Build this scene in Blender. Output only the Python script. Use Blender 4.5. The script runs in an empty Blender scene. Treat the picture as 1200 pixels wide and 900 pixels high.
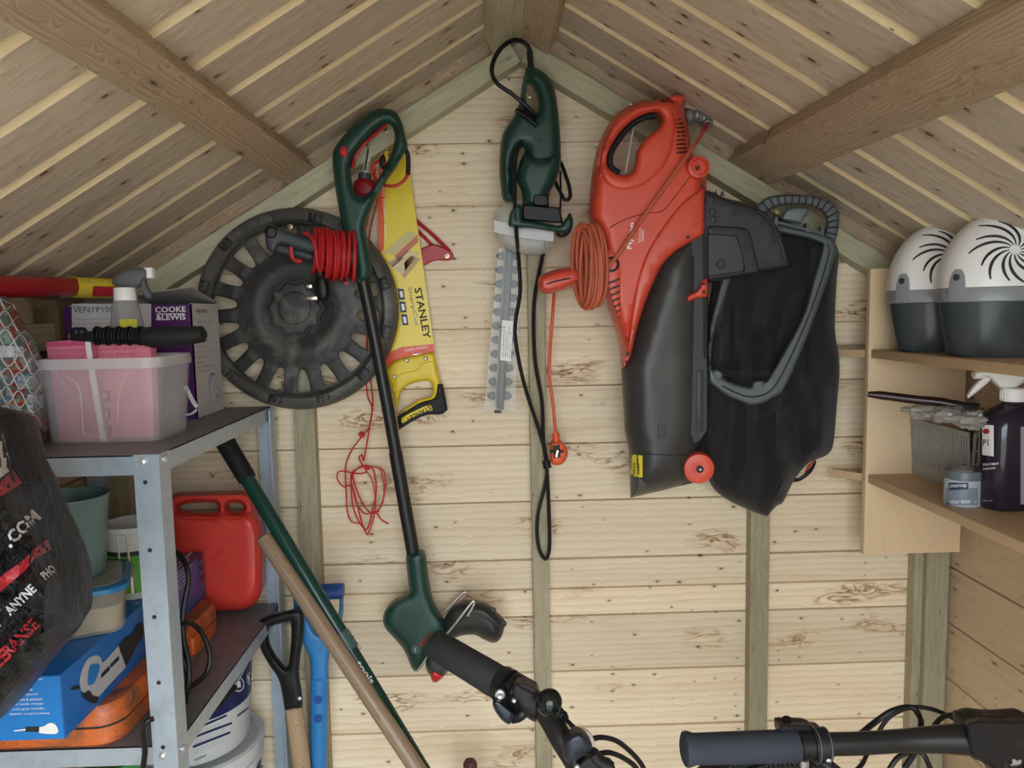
import bpy, bmesh, math, random
import numpy as np
from math import sin, cos, pi, radians, sqrt, atan2, hypot
from mathutils import Vector, Matrix, noise as mnoise
from mathutils.geometry import delaunay_2d_cdt
from mathutils.bvhtree import BVHTree

random.seed(7)
SC = bpy.context.scene
COL = SC.collection

# ------------------------------------------------------------ camera
FPX = 900.0
CAM_POS = Vector((0.0, -1.53, 1.5))
CAM_ROT = (Matrix.Rotation(radians(-1.2), 3, 'Z') @ Matrix.Rotation(radians(90 - 5.5), 3, 'X')
           @ Matrix.Rotation(radians(-1.15), 3, 'Z'))
cam_data = bpy.data.cameras.new('camera')
cam_data.sensor_width = 36.0
cam_data.lens = 36.0 * FPX / 1200.0
cam_data.clip_start = 0.02
cam = bpy.data.objects.new('camera', cam_data)
cam.matrix_world = Matrix.Translation(CAM_POS) @ CAM_ROT.to_4x4()
COL.objects.link(cam)
SC.camera = cam

# ------------------------------------------------------------ sky, light, exposure
SC.view_settings.view_transform = 'Standard'
SC.view_settings.look = 'None'
SC.view_settings.gamma = 1.0
SC.view_settings.exposure = 1.62
SC.view_settings.use_curve_mapping = False
world = bpy.data.worlds.new('overcast_sky')
SC.world = world
world.use_nodes = True
wn = world.node_tree
wn.nodes.clear()
w_out = wn.nodes.new('ShaderNodeOutputWorld')
w_bg = wn.nodes.new('ShaderNodeBackground')
w_bg.inputs['Color'].default_value = (0.87, 0.94, 1.0, 1)      # even white overcast
w_bg.inputs['Strength'].default_value = 2.2
wn.links.new(w_bg.outputs[0], w_out.inputs[0])
# the open door lets the daylight in: a light portal in the doorway helps the sampler
pl = bpy.data.lights.new('doorway_portal', 'AREA')
pl.shape = 'RECTANGLE'
pl.size, pl.size_y = 1.1, 1.75
pl.cycles.is_portal = True
po = bpy.data.objects.new('doorway_portal', pl)
po.location = (0.02, -1.80, 0.9)
po.rotation_euler = (radians(90), 0, 0)
COL.objects.link(po)
SC.cycles.max_bounces = 8
SC.cycles.diffuse_bounces = 5
SC.cycles.transparent_max_bounces = 12
SC.cycles.use_denoising = True
SC.cycles.sample_clamp_indirect = 6.0

# ------------------------------------------------------------ placing: pixel of the photo -> point of the shed
def ray(px, py):
    return CAM_ROT @ Vector((px - 600.0, 450.0 - py, -FPX))
def PY(px, py, y):
    d = ray(px, py)
    return CAM_POS + d * ((y - CAM_POS.y) / d.y)
def PZ(px, py, z):
    d = ray(px, py)
    return CAM_POS + d * ((z - CAM_POS.z) / d.z)
def PX(px, py, x):
    d = ray(px, py)
    return CAM_POS + d * ((x - CAM_POS.x) / d.x)
def MPP(y):
    return (y - CAM_POS.y) / FPX

# ------------------------------------------------------------ materials
def new_mat(name):
    m = bpy.data.materials.new(name)
    m.use_nodes = True
    nt = m.node_tree
    b = nt.nodes['Principled BSDF']
    return m, nt, b
def nd(nt, typ, **kw):
    n = nt.nodes.new(typ)
    for k, v in kw.items():
        if k in n.inputs.keys() if isinstance(k, str) else False:
            n.inputs[k].default_value = v
        else:
            setattr(n, k, v)
    return n
def mathn(nt, op, a, b=None, c=None, clamp=False):
    n = nt.nodes.new('ShaderNodeMath')
    n.operation = op
    n.use_clamp = clamp
    for i, v in enumerate((a, b, c)):
        if v is None:
            continue
        if isinstance(v, (int, float)):
            n.inputs[i].default_value = v
        else:
            nt.links.new(v, n.inputs[i])
    return n.outputs[0]
def mixc(nt, fac, a, b):
    n = nt.nodes.new('ShaderNodeMix')
    n.data_type = 'RGBA'
    for sock, v in ((n.inputs[0], fac), (n.inputs[6], a), (n.inputs[7], b)):
        if isinstance(v, (int, float)):
            sock.default_value = v
        elif isinstance(v, tuple):
            sock.default_value = (*v[:3], 1)
        else:
            nt.links.new(v, sock)
    return n.outputs[2]
def noise_tex(nt, vec, scale, detail=3, rough=0.55, dist=0.0):
    n = nt.nodes.new('ShaderNodeTexNoise')
    n.inputs['Scale'].default_value = scale
    n.inputs['Detail'].default_value = detail
    n.inputs['Roughness'].default_value = rough
    n.inputs['Distortion'].default_value = dist
    if vec is not None:
        nt.links.new(vec, n.inputs['Vector'])
    return n.outputs['Fac']
def ramp(nt, fac, lo, hi):
    n = nt.nodes.new('ShaderNodeMapRange')
    n.inputs['From Min'].default_value = lo
    n.inputs['From Max'].default_value = hi
    nt.links.new(fac, n.inputs['Value'])
    return n.outputs[0]

def plastic(name, col, rough=0.45, bump=0.0, bscale=300, dirt=0.0, dirtcol=(0.3, 0.27, 0.22), metal=0.0,
            alpha=1.0, trans=0.0, var=0.06, dscale=14, spec=0.5, sheen=0.0, ior=1.45):
    m, nt, b = new_mat(name)
    tc = nd(nt, 'ShaderNodeTexCoord')
    o = tc.outputs['Object']
    n1 = noise_tex(nt, o, 25, 4)
    c = mixc(nt, ramp(nt, n1, 0.3, 0.7), tuple(x * (1 - var) for x in col), tuple(min(1, x * (1 + var)) for x in col))
    if dirt > 0:
        n2 = noise_tex(nt, o, dscale, 6, 0.65, 0.6)
        c = mixc(nt, mathn(nt, 'MULTIPLY', ramp(nt, n2, 0.48, 0.72), dirt, clamp=True), c, dirtcol)
    nt.links.new(c, b.inputs['Base Color'])
    b.inputs['Roughness'].default_value = rough
    b.inputs['Metallic'].default_value = metal
    b.inputs['Specular IOR Level'].default_value = spec
    b.inputs['IOR'].default_value = ior
    if sheen:
        b.inputs['Sheen Weight'].default_value = sheen
    if alpha < 1:
        b.inputs['Alpha'].default_value = alpha
    if trans:
        b.inputs['Transmission Weight'].default_value = trans
    if bump > 0:
        bn = nt.nodes.new('ShaderNodeBump')
        bn.inputs['Strength'].default_value = bump
        bn.inputs['Distance'].default_value = 0.002
        nt.links.new(noise_tex(nt, o, bscale, 3), bn.inputs['Height'])
        nt.links.new(bn.outputs[0], b.inputs['Normal'])
    return m

def wood(name, light, dark, grain='x', across='z', rings=55.0, contrast=0.5, knots=1.0, knotcol=(0.16, 0.075, 0.03),
         rough=0.62, stain=0.0, staincol=(0.25, 0.2, 0.14), roughsawn=0.3, tonevar=0.12, kscale=(2.2, 9.0), freq=1.0, marks=0.0, warpamt=9.0, kbamt=7.0):
    """Softwood: growth rings running along the board, bent round knots; each board takes its own offset."""
    m, nt, b = new_mat(name)
    L = nt.links
    tc = nd(nt, 'ShaderNodeTexCoord')
    oi = nd(nt, 'ShaderNodeObjectInfo')
    sx = nd(nt, 'ShaderNodeSeparateXYZ')
    L.new(tc.outputs['Object'], sx.inputs[0])
    ax = {'x': 0, 'y': 1, 'z': 2}
    third = ({'x', 'y', 'z'} - {grain, across}).pop()
    g, a, t = (sx.outputs[ax[k]] for k in (grain, across, third))
    r = oi.outputs['Random']
    g = mathn(nt, 'ADD', g, mathn(nt, 'MULTIPLY', r, 37.0))
    a2 = mathn(nt, 'ADD', a, mathn(nt, 'MULTIPLY', r, 91.0))
    def comb(x, y, z):
        n = nd(nt, 'ShaderNodeCombineXYZ')
        for i, v in enumerate((x, y, z)):
            if isinstance(v, (int, float)):
                n.inputs[i].default_value = v
            else:
                L.new(v, n.inputs[i])
        return n.outputs[0]
    # knots
    kv = comb(mathn(nt, 'MULTIPLY', g, kscale[0]), mathn(nt, 'MULTIPLY', a2, kscale[1]), 0.0)
    vo = nd(nt, 'ShaderNodeTexVoronoi', voronoi_dimensions='2D')
    vo.inputs['Randomness'].default_value = 0.95
    L.new(kv, vo.inputs['Vector'])
    dk = vo.outputs['Distance']
    sc = nd(nt, 'ShaderNodeSeparateColor')
    L.new(vo.outputs['Color'], sc.inputs[0])
    # rings
    warp = noise_tex(nt, comb(mathn(nt, 'MULTIPLY', g, 1.1), mathn(nt, 'MULTIPLY', a2, 7.0), mathn(nt, 'MULTIPLY', t, 7.0)), 1.0, 3, 0.5)
    kb = mathn(nt, 'POWER', mathn(nt, 'SUBTRACT', 1.0, mathn(nt, 'MULTIPLY', dk, 1.6), clamp=True), 3.0)
    u = mathn(nt, 'ADD', mathn(nt, 'ADD', mathn(nt, 'MULTIPLY', a2, rings * freq), mathn(nt, 'MULTIPLY', warp, warpamt)), mathn(nt, 'MULTIPLY', kb, kbamt))
    u = mathn(nt, 'ADD', u, mathn(nt, 'MULTIPLY', t, rings * 0.8))
    saw = mathn(nt, 'FRACT', u)
    ringl = mathn(nt, 'POWER', saw, 2.2)
    fib = noise_tex(nt, comb(mathn(nt, 'MULTIPLY', g, 8.0), mathn(nt, 'MULTIPLY', a2, 260.0), mathn(nt, 'MULTIPLY', t, 260.0)), 1.0, 4, 0.7)
    broad = noise_tex(nt, comb(mathn(nt, 'MULTIPLY', g, 1.1), mathn(nt, 'MULTIPLY', a2, 12.0), 0.0), 1.0, 2)
    f = mathn(nt, 'MULTIPLY', ringl, contrast)
    f = mathn(nt, 'ADD', f, mathn(nt, 'MULTIPLY', mathn(nt, 'SUBTRACT', fib, 0.5), 0.45))
    f = mathn(nt, 'ADD', f, mathn(nt, 'MULTIPLY', mathn(nt, 'SUBTRACT', broad, 0.45), 0.9), clamp=True)
    c = mixc(nt, f, light, dark)
    # board to board tone
    tone = mathn(nt, 'ADD', mathn(nt, 'MULTIPLY', mathn(nt, 'FRACT', mathn(nt, 'MULTIPLY', r, 17.3)), tonevar * 2), 1 - tonevar)
    tn = nd(nt, 'ShaderNodeVectorMath', operation='SCALE')
    L.new(c, tn.inputs[0]); L.new(tone, tn.inputs['Scale'])
    c = tn.outputs[0]
    if stain > 0:
        sn = noise_tex(nt, comb(mathn(nt, 'MULTIPLY', g, 3.0), mathn(nt, 'MULTIPLY', a2, 18.0), t), 1.0, 5, 0.65, 0.8)
        c = mixc(nt, mathn(nt, 'MULTIPLY', ramp(nt, sn, 0.55, 0.72), stain, clamp=True), c, staincol)
    if marks > 0:   # resin marks and little dark tears
        mn = noise_tex(nt, comb(mathn(nt, 'MULTIPLY', g, 12.0), mathn(nt, 'MULTIPLY', a2, 46.0), t), 1.0, 3, 0.5, 1.4)
        gate = ramp(nt, noise_tex(nt, comb(mathn(nt, 'MULTIPLY', g, 4.1), mathn(nt, 'MULTIPLY', a2, 11.0), 3.0), 1.0, 1), 0.60, 0.70)
        line = mathn(nt, 'SUBTRACT', 1.0, mathn(nt, 'MULTIPLY', mathn(nt, 'ABSOLUTE', mathn(nt, 'SUBTRACT', mn, 0.5)), 20.0), clamp=True)
        soft = mathn(nt, 'SUBTRACT', 1.0, mathn(nt, 'MULTIPLY', mathn(nt, 'ABSOLUTE', mathn(nt, 'SUBTRACT', mn, 0.5)), 7.0), clamp=True)
        c = mixc(nt, mathn(nt, 'MULTIPLY', mathn(nt, 'MULTIPLY', soft, gate), 0.55 * marks, clamp=True), c, (0.50, 0.27, 0.10))
        c = mixc(nt, mathn(nt, 'MULTIPLY', mathn(nt, 'MULTIPLY', line, gate), 0.85 * marks, clamp=True), c, (0.13, 0.05, 0.018))
    if knots > 0:
        rad = mathn(nt, 'MULTIPLY', mathn(nt, 'SUBTRACT', sc.outputs[0], 0.72, clamp=True), 0.62 * knots)
        rad = mathn(nt, 'ADD', rad, mathn(nt, 'MULTIPLY', mathn(nt, 'SUBTRACT', fib, 0.5), 0.03))
        kk = mathn(nt, 'MULTIPLY', mathn(nt, 'SUBTRACT', rad, dk), 45.0, clamp=True)
        halo = mathn(nt, 'MULTIPLY', mathn(nt, 'SUBTRACT', mathn(nt, 'MULTIPLY', rad, 3.0), dk), 6.0, clamp=True)
        c = mixc(nt, mathn(nt, 'MULTIPLY', halo, 0.35), c, tuple(0.55 * x for x in dark))
        c = mixc(nt, kk, c, knotcol)
    L.new(c, b.inputs['Base Color'])
    b.inputs['Roughness'].default_value = rough
    b.inputs['Specular IOR Level'].default_value = 0.35
    bn = nt.nodes.new('ShaderNodeBump')
    bn.inputs['Strength'].default_value = roughsawn
    bn.inputs['Distance'].default_value = 0.0015
    L.new(mathn(nt, 'ADD', fib, mathn(nt, 'MULTIPLY', ringl, 0.5)), bn.inputs['Height'])
    L.new(bn.outputs[0], b.inputs['Normal'])
    return m

# ------------------------------------------------------------ mesh builder
class MB:
    def __init__(s):
        s.v = []; s.f = []
    def add(s, vs, fs):
        o = len(s.v)
        s.v.extend(Vector(p) for p in vs)
        s.f.extend(tuple(o + i for i in f) for f in fs)
        return s
    def box(s, c, size, rot=None, bevel=0.0):
        hx, hy, hz = size[0] / 2, size[1] / 2, size[2] / 2
        c = Vector(c)
        R = rot if rot is not None else Matrix.Identity(3)
        if bevel <= 0:
            vs = [c + R @ Vector((x * hx, y * hy, z * hz)) for x in (-1, 1) for y in (-1, 1) for z in (-1, 1)]
            return s.add(vs, [(0, 1, 3, 2), (4, 6, 7, 5), (0, 4, 5, 1), (2, 3, 7, 6), (0, 2, 6, 4), (1, 5, 7, 3)])
        b = min(bevel, hx * .95, hy * .95, hz * .95)
        bm = bmesh.new()
        bmesh.ops.create_cube(bm, size=1)
        for v in bm.verts:
            v.co = Vector((v.co.x * 2 * hx, v.co.y * 2 * hy, v.co.z * 2 * hz))
        bmesh.ops.bevel(bm, geom=list(bm.edges), offset=b, segments=2, affect='EDGES', profile=0.5)
        bm.verts.index_update()
        vs = [c + R @ v.co for v in bm.verts]
        fs = [tuple(v.index for v in f.verts) for f in bm.faces]
        bm.free()
        return s.add(vs, fs)
    def rings(s, rings, cap=True, closed=False):
        n = len(rings[0])
        vs = [p for r in rings for p in r]
        fs = []
        m = len(rings)
        for i in range(m if closed else m - 1):
            for j in range(n):
                a, b = i * n + j, i * n + (j + 1) % n
                c, d = ((i + 1) % m) * n + (j + 1) % n, ((i + 1) % m) * n + j
                fs.append((a, b, c, d))
        if cap and not closed:
            fs.append(tuple(range(n - 1, -1, -1)))
            fs.append(tuple((m - 1) * n + j for j in range(n)))
        return s.add(vs, fs)
    def tube(s, pts, r, seg=8, closed=False, cap=True, flat=1.0, up=None):
        pts = [Vector(p) for p in pts]
        n = len(pts)
        rs = r if isinstance(r, (list, tuple)) else [r] * n
        rr = []
        T0 = None
        for i in range(n):
            a = pts[(i - 1) % n] if (closed or i > 0) else pts[i]
            b = pts[(i + 1) % n] if (closed or i < n - 1) else pts[i]
            t = (b - a)
            t = t.normalized() if t.length > 1e-9 else (T0 or Vector((0, 0, 1)))
            if i == 0:
                ref = Vector(up) if up else (Vector((0, 1, 0)) if abs(t.y) < 0.9 else Vector((1, 0, 0)))
                u = (ref - t * ref.dot(t)).normalized()
            else:
                u = (u - t * u.dot(t))
                u = u.normalized() if u.length > 1e-6 else t.orthogonal().normalized()
            w = t.cross(u)
            T0 = t
            rr.append([pts[i] + (u * cos(2 * pi * k / seg) * flat + w * sin(2 * pi * k / seg)) * rs[i] for k in range(seg)])
        return s.rings(rr, cap=cap, closed=closed)
    def lathe(s, prof, c, axis=(0, 0, 1), seg=32, up=None, squash=1.0):
        """prof: (radius, height) pairs along axis from c."""
        ax = Vector(axis).normalized()
        ref = Vector(up) if up else (Vector((1, 0, 0)) if abs(ax.x) < 0.9 else Vector((0, 1, 0)))
        u = (ref - ax * ref.dot(ax)).normalized()
        w = ax.cross(u)
        c = Vector(c)
        rr = [[c + ax * h + (u * cos(2 * pi * k / seg) + w * squash * sin(2 * pi * k / seg)) * max(r, 1e-5) for k in range(seg)] for r, h in prof]
        return s.rings(rr, cap=True)
    def ball(s, c, r, seg=14, sq=(1, 1, 1)):
        c = Vector(c)
        rr = []
        for i in range(1, 8):
            a = pi * i / 8
            rr.append([c + Vector((r * sin(a) * cos(2 * pi * k / seg) * sq[0], r * sin(a) * sin(2 * pi * k / seg) * sq[1], r * cos(a) * sq[2])) for k in range(seg)])
        return s.rings(rr)
    def quad(s, a, b, c, d):
        return s.add([a, b, c, d], [(0, 1, 2, 3)])

def seg_dist(P, A, B):
    AB = B - A
    L2 = (AB ** 2).sum(1)
    L2[L2 == 0] = 1e-9
    t = ((P[:, None, :] - A[None]) * AB[None]).sum(2) / L2[None]
    t = np.clip(t, 0, 1)
    D = P[:, None, :] - (A[None] + t[..., None] * AB[None])
    return np.sqrt((D ** 2).sum(2)).min(1)
def inside(P, loops):
    r = np.zeros(len(P), bool)
    for l in loops:
        x, y = P[:, 0], P[:, 1]
        a = l
        b = np.roll(l, -1, axis=0)
        for (x0, y0), (x1, y1) in zip(a, b):
            if y0 == y1:
                continue
            c = ((y0 > y) != (y1 > y)) & (x < (x1 - x0) * (y - y0) / (y1 - y0) + x0)
            r ^= c
    return r
def smooth(pts, n=4, closed=True):
    """Catmull-Rom through the points; a point given as (x, y, 1) stays a corner."""
    P = [tuple(p) for p in pts]
    m = len(P)
    out = []
    rng = range(m) if closed else range(m - 1)
    dim = 2
    for i in rng:
        p1, p2 = P[i], P[(i + 1) % m]
        c1, c2 = len(p1) > 2, len(p2) > 2
        p0 = P[(i - 1) % m] if (closed or i > 0) else p1
        p3 = P[(i + 2) % m] if (closed or i < m - 2) else p2
        if c1: p0 = p1
        if c2: p3 = p2
        if c1 and c2:
            out.append(p1[:2]); continue
        for k in range(n):
            t = k / n
            q = []
            for d in range(dim):
                a, b, c, e = p0[d], p1[d], p2[d], p3[d]
                q.append(0.5 * (2 * b + (c - a) * t + (2 * a - 5 * b + 4 * c - e) * t * t + (3 * b - a - 3 * c + e) * t ** 3))
            out.append(tuple(q))
    if not closed:
        out.append(P[-1][:2])
    return out
def smooth3(pts, n=5, closed=False):
    P = [Vector(p) for p in pts]
    m = len(P)
    out = []
    for i in (range(m) if closed else range(m - 1)):
        p1, p2 = P[i], P[(i + 1) % m]
        p0 = P[(i - 1) % m] if (closed or i > 0) else p1 * 2 - p2
        p3 = P[(i + 2) % m] if (closed or i < m - 2) else p2 * 2 - p1
        for k in range(n):
            t = k / n
            out.append(0.5 * (2 * p1 + (p2 - p0) * t + (2 * p0 - 5 * p1 + 4 * p2 - p3) * t * t + (3 * p1 - p0 - 3 * p2 + p3) * t ** 3))
    if not closed:
        out.append(P[-1])
    return out
def px_path(pts, n=5, closed=False):
    """list of (px, py, y) -> smooth world path"""
    return smooth3([PY(*p) for p in pts], n, closed)

def inflate(outl, y, T, R, holes=(), step=4.0, front=0.5, disp=None, mb=None, prof=None, tf=None):
    """Solid body whose outline is seen from the door: rounded over a rim R (px), thickness T (m), FRONT share of it
    towards the door; y the depth of the outline."""
    def dens(l):
        o = []
        for i in range(len(l)):
            a, b = l[i], l[(i + 1) % len(l)]
            d = hypot(b[0] - a[0], b[1] - a[1])
            if d < 1e-6: continue
            k = max(1, int(round(d / step)))
            for j in range(k):
                o.append((a[0] + (b[0] - a[0]) * j / k, a[1] + (b[1] - a[1]) * j / k))
        return np.array(o, float)
    loops = [dens([q[:2] for q in outl])] + [dens([q[:2] for q in h]) for h in holes]
    A = np.concatenate(loops)
    B = np.concatenate([np.roll(l, -1, axis=0) for l in loops])
    cand = []
    for l in loops:
        t = np.roll(l, -1, axis=0) - np.roll(l, 1, axis=0)
        nrm = np.stack([-t[:, 1], t[:, 0]], 1)
        nrm /= np.maximum(np.linalg.norm(nrm, axis=1), 1e-9)[:, None]
        for k in ((.08, .3, .65, 1.0) if R > 2.5 else (.25, 1.0)):
            for sgn in (1, -1):
                q = l + nrm * R * k * sgn
                d = seg_dist(q, A, B)
                ok = inside(q, loops) & (np.abs(d - R * k) < 0.06 * R * k + 0.02)
                cand.append(q[ok])
    mn, mx = A.min(0), A.max(0)
    gs = step * (1.25 if (disp or R > 8) else 2.5)
    gx, gy = np.meshgrid(np.arange(mn[0], mx[0], gs), np.arange(mn[1], mx[1], gs))
    G = np.stack([gx.ravel(), gy.ravel()], 1)
    if len(G):
        G = G[inside(G, loops)]
        dG = seg_dist(G, A, B)
        G = G[dG > (R * 0.5 if R > 8 else R * 1.05)]
        cand.append(G)
    I = np.concatenate(cand) if cand else np.zeros((0, 2))
    keep, cell = [], {}
    md = min(step * 0.45, max(R * 0.2, 0.3))
    for p in I:
        k = (int(p[0] // md), int(p[1] // md))
        if any((k[0] + i, k[1] + j) in cell and hypot(*(p - cell[(k[0] + i, k[1] + j)])) < md for i in (-1, 0, 1) for j in (-1, 0, 1)):
            continue
        cell[k] = p
        keep.append(p)
    V2 = [Vector(p) for p in A] + [Vector(p) for p in keep]
    edges, o = [], 0
    for l in loops:
        n = len(l)
        edges += [(o + i, o + (i + 1) % n) for i in range(n)]
        o += n
    vv, _, ff, *_r = delaunay_2d_cdt(V2, edges, [], 0, 1e-5, False)
    W = np.array([tuple(p) for p in vv])
    F = np.array([f for f in ff if len(f) == 3])
    cen = W[F].mean(1)
    F = F[inside(cen, loops)]
    d = seg_dist(W, A, B)
    u = np.clip(d / max(R, 1e-6), 0, 1)
    h = np.sqrt(np.clip(1 - (1 - u) ** 2, 0, 1)) if prof is None else prof(u)
    onb = d < 1e-3
    h[onb] = 0
    nV = len(W)
    mb = mb or MB()
    fr, bk, bidx = [], [], []
    used = sorted(set(F.ravel().tolist()))
    mp = {}
    verts, faces = [], []
    for i in used:
        dd = disp(W[i][0], W[i][1], float(h[i])) if disp else 0.0
        q = PY(W[i][0], W[i][1], y - (T * front * h[i] + dd))
        p = PY(W[i][0], W[i][1], y)
        mp[(i, 0)] = len(verts); verts.append(tf(q, 0) if tf else q)
        if onb[i]:
            mp[(i, 1)] = mp[(i, 0)]
        else:
            q = Vector((p.x, y + T * (1 - front) * h[i], p.z))
            mp[(i, 1)] = len(verts); verts.append(tf(q, 1) if tf else q)
    for a, b, c in F.tolist():
        faces.append((mp[(a, 0)], mp[(b, 0)], mp[(c, 0)]))
        if not (onb[a] and onb[b] and onb[c]):
            faces.append((mp[(c, 1)], mp[(b, 1)], mp[(a, 1)]))
    return mb.add(verts, faces)

def plate(outl, y0, y1, holes=(), bev=1.0, step=5.0):
    """Flat piece between depths y0 (front) and y1 (back), outline given at the front, edges eased by bev px."""
    T = y1 - y0
    mb = MB()
    # outline wall: build as loops front/back with cdt caps
    loops = [[q[:2] for q in outl]] + [[q[:2] for q in h] for h in holes]
    V2, edges = [], []
    for l in loops:
        o = len(V2); n = len(l)
        V2 += [Vector(p) for p in l]
        edges += [(o + i, o + (i + 1) % n) for i in range(n)]
    vv, _, ff, *_r = delaunay_2d_cdt(V2, edges, [], 0, 1e-5, False)
    W = np.array([tuple(p) for p in vv])
    F = np.array([f for f in ff if len(f) == 3])
    F = F[inside(W[F].mean(1), [np.array(l, float) for l in loops])]
    n = len(W)
    fv = [PY(p[0], p[1], y0) for p in W]
    bv = [Vector((p.x, y1, p.z)) for p in fv]
    fs = []
    cnt = {}
    for f in F.tolist():
        fs.append(tuple(f)); fs.append(tuple(n + i for i in reversed(f)))
        for i in range(3):
            a, b = f[i], f[(i + 1) % 3]
            cnt[(a, b)] = cnt.get((a, b), 0) + 1
    for (a, b) in list(cnt):
        if (b, a) not in cnt:
            fs.append((a, n + a, n + b, b))
    return mb.add(fv + bv, fs)

def wloc(o):
    l = Vector((0, 0, 0))
    while o is not None:
        l = l + Vector(o.location)
        o = o.parent
    return l

def mk(name, mb, mat, parent=None, label=None, sharp=38, kind=None, flat=False):
    """link a mesh built in shed coordinates as ONE object"""
    if parent is not None:
        off = wloc(parent)
    else:
        xs = [v.x for v in mb.v]; ys = [v.y for v in mb.v]; zs = [v.z for v in mb.v]
        off = Vector(((min(xs) + max(xs)) / 2, (min(ys) + max(ys)) / 2, min(zs)))
    me = bpy.data.meshes.new(name)
    me.from_pydata([v - off for v in mb.v], [], mb.f)
    bm = bmesh.new(); bm.from_mesh(me)
    bmesh.ops.recalc_face_normals(bm, faces=bm.faces)
    bm.to_mesh(me); bm.free()
    if not flat:
        me.polygons.foreach_set('use_smooth', [True] * len(me.polygons))
        me.set_sharp_from_angle(angle=radians(sharp))
    me.materials.append(mat)
    o = bpy.data.objects.new(name, me)
    COL.objects.link(o)
    if parent is not None:
        o.parent = parent
    else:
        o.location = off
    if label: o['label'] = label
    if kind: o['kind'] = kind
    return o

def thing(name, label, cat, loc, group=None, kind=None):
    o = bpy.data.objects.new(name, None)
    o.empty_display_size = 0.05
    COL.objects.link(o)
    o.location = Vector(loc)
    if label: o['label'] = label
    if cat: o['category'] = cat
    if group: o['group'] = group
    if kind: o['kind'] = kind
    return o
def tag(o, label, cat, group=None):
    o['label'] = label; o['category'] = cat
    if group: o['group'] = group
    return o

def bvh_of(objs):
    vs, fs = [], []
    for o in objs:
        off = wloc(o); k = len(vs)
        vs += [v.co + off for v in o.data.vertices]
        fs += [tuple(k + i for i in p.vertices) for p in o.data.polygons]
    return BVHTree.FromPolygons(vs, fs)

def text_mesh(txt, bold=0.0, spacing=1.0):
    cu = bpy.data.curves.new('t', 'FONT')
    cu.body = txt
    cu.size = 1.0
    cu.offset = bold
    cu.space_character = spacing
    cu.resolution_u = 2
    ob = bpy.data.objects.new('t', cu)
    me = bpy.data.meshes.new_from_object(ob)
    vs = [v.co.copy() for v in me.vertices]
    fs = [tuple(p.vertices) for p in me.polygons]
    bpy.data.meshes.remove(me); bpy.data.objects.remove(ob); bpy.data.curves.remove(cu)
    return vs, fs
def text_on(name, txt, o, u, v, w, h, mat, parent, bold=0.0, spacing=1.0, onto=None, raydir=(0, 1, 0), lift=0.0006):
    """Lettering fitted to width w, height h (metres) from corner o, along unit u, up unit v."""
    vs, fs = text_mesh(txt, bold, spacing)
    if not vs: return None
    x0 = min(p.x for p in vs); x1 = max(p.x for p in vs); y0 = min(p.y for p in vs); y1 = max(p.y for p in vs)
    o, u, v = Vector(o), Vector(u).normalized(), Vector(v).normalized()
    sx = w / (x1 - x0); sy = h / (y1 - y0) if h else sx
    pts = [o + u * ((p.x - x0) * sx) + v * ((p.y - y0) * sy) for p in vs]
    return decal(name, pts, fs, mat, parent, onto, raydir, lift)
def seat(bvh, p, lift=0.0006):
    """the spot on a surface that lies behind or in front of p as seen from the door"""
    rd = (p - CAM_POS).normalized()
    hit = bvh.ray_cast(CAM_POS + rd * 0.05, rd)
    return hit[0] - rd * lift if hit[0] is not None else None
def decal(name, pts, fs, mat, parent, onto=None, raydir=(0, 1, 0), lift=0.0006):
    if onto is not None:
        pts = [seat(onto, p, lift) or p for p in pts]
    mb = MB().add(pts, fs)
    return mk(name, mb, mat, parent, flat=True)
def text_px(name, txt, px, py, ang, wpx, hpx, y, mat, parent, bold=0.0, onto=None, spacing=1.0, lift=0.0006):
    """Lettering starting at a spot seen at (px, py); ang in degrees counter-clockwise; on the plane at depth y or laid onto a surface"""
    s = MPP(y)
    a = radians(ang)
    u = Vector((cos(a), 0, sin(a))); v = Vector((-sin(a), 0, cos(a)))
    return text_on(name, txt, PY(px, py, y), u, v, wpx * s, hpx * s if hpx else 0, mat, parent, bold, spacing, onto, (0, 1, 0), lift)
def patch_px(name, outl, y, mat, parent, onto=None, step=6, lift=0.0005):
    """thin printed patch lying on a surface"""
    L = [np.array(outl, float)[:, :2]]
    P = []
    l = L[0]
    for i in range(len(l)):
        a, b = l[i], l[(i + 1) % len(l)]
        k = max(1, int(np.linalg.norm(b - a) / step))
        for j in range(k): P.append(a + (b - a) * j / k)
    n = len(P)
    mn, mx = l.min(0), l.max(0)
    gx, gy = np.meshgrid(np.arange(mn[0] + step / 2, mx[0], step), np.arange(mn[1] + step / 2, mx[1], step))
    G = np.stack([gx.ravel(), gy.ravel()], 1)
    arr = np.array(P)
    if len(G):
        G = G[inside(G, [arr])]
        if len(G): G = G[seg_dist(G, arr, np.roll(arr, -1, axis=0)) > step * .3]
    V2 = [Vector(p) for p in P] + [Vector(p) for p in G]
    vv, _, ff, *_r = delaunay_2d_cdt(V2, [(i, (i + 1) % n) for i in range(n)], [], 0, 1e-5, False)
    W = np.array([tuple(p) for p in vv])
    F = [f for f in ff if len(f) == 3 and inside(np.array([W[list(f)].mean(0)]), [arr])[0]]
    return decal(name, [PY(p[0], p[1], y) for p in W], F, mat, parent, onto, (0, 1, 0), lift)
def ell(cx, cy, rx, ry=None, n=24, a0=0):
    ry = ry or rx
    return [(cx + rx * cos(2 * pi * i / n + a0), cy + ry * sin(2 * pi * i / n + a0)) for i in range(n)]
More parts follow.
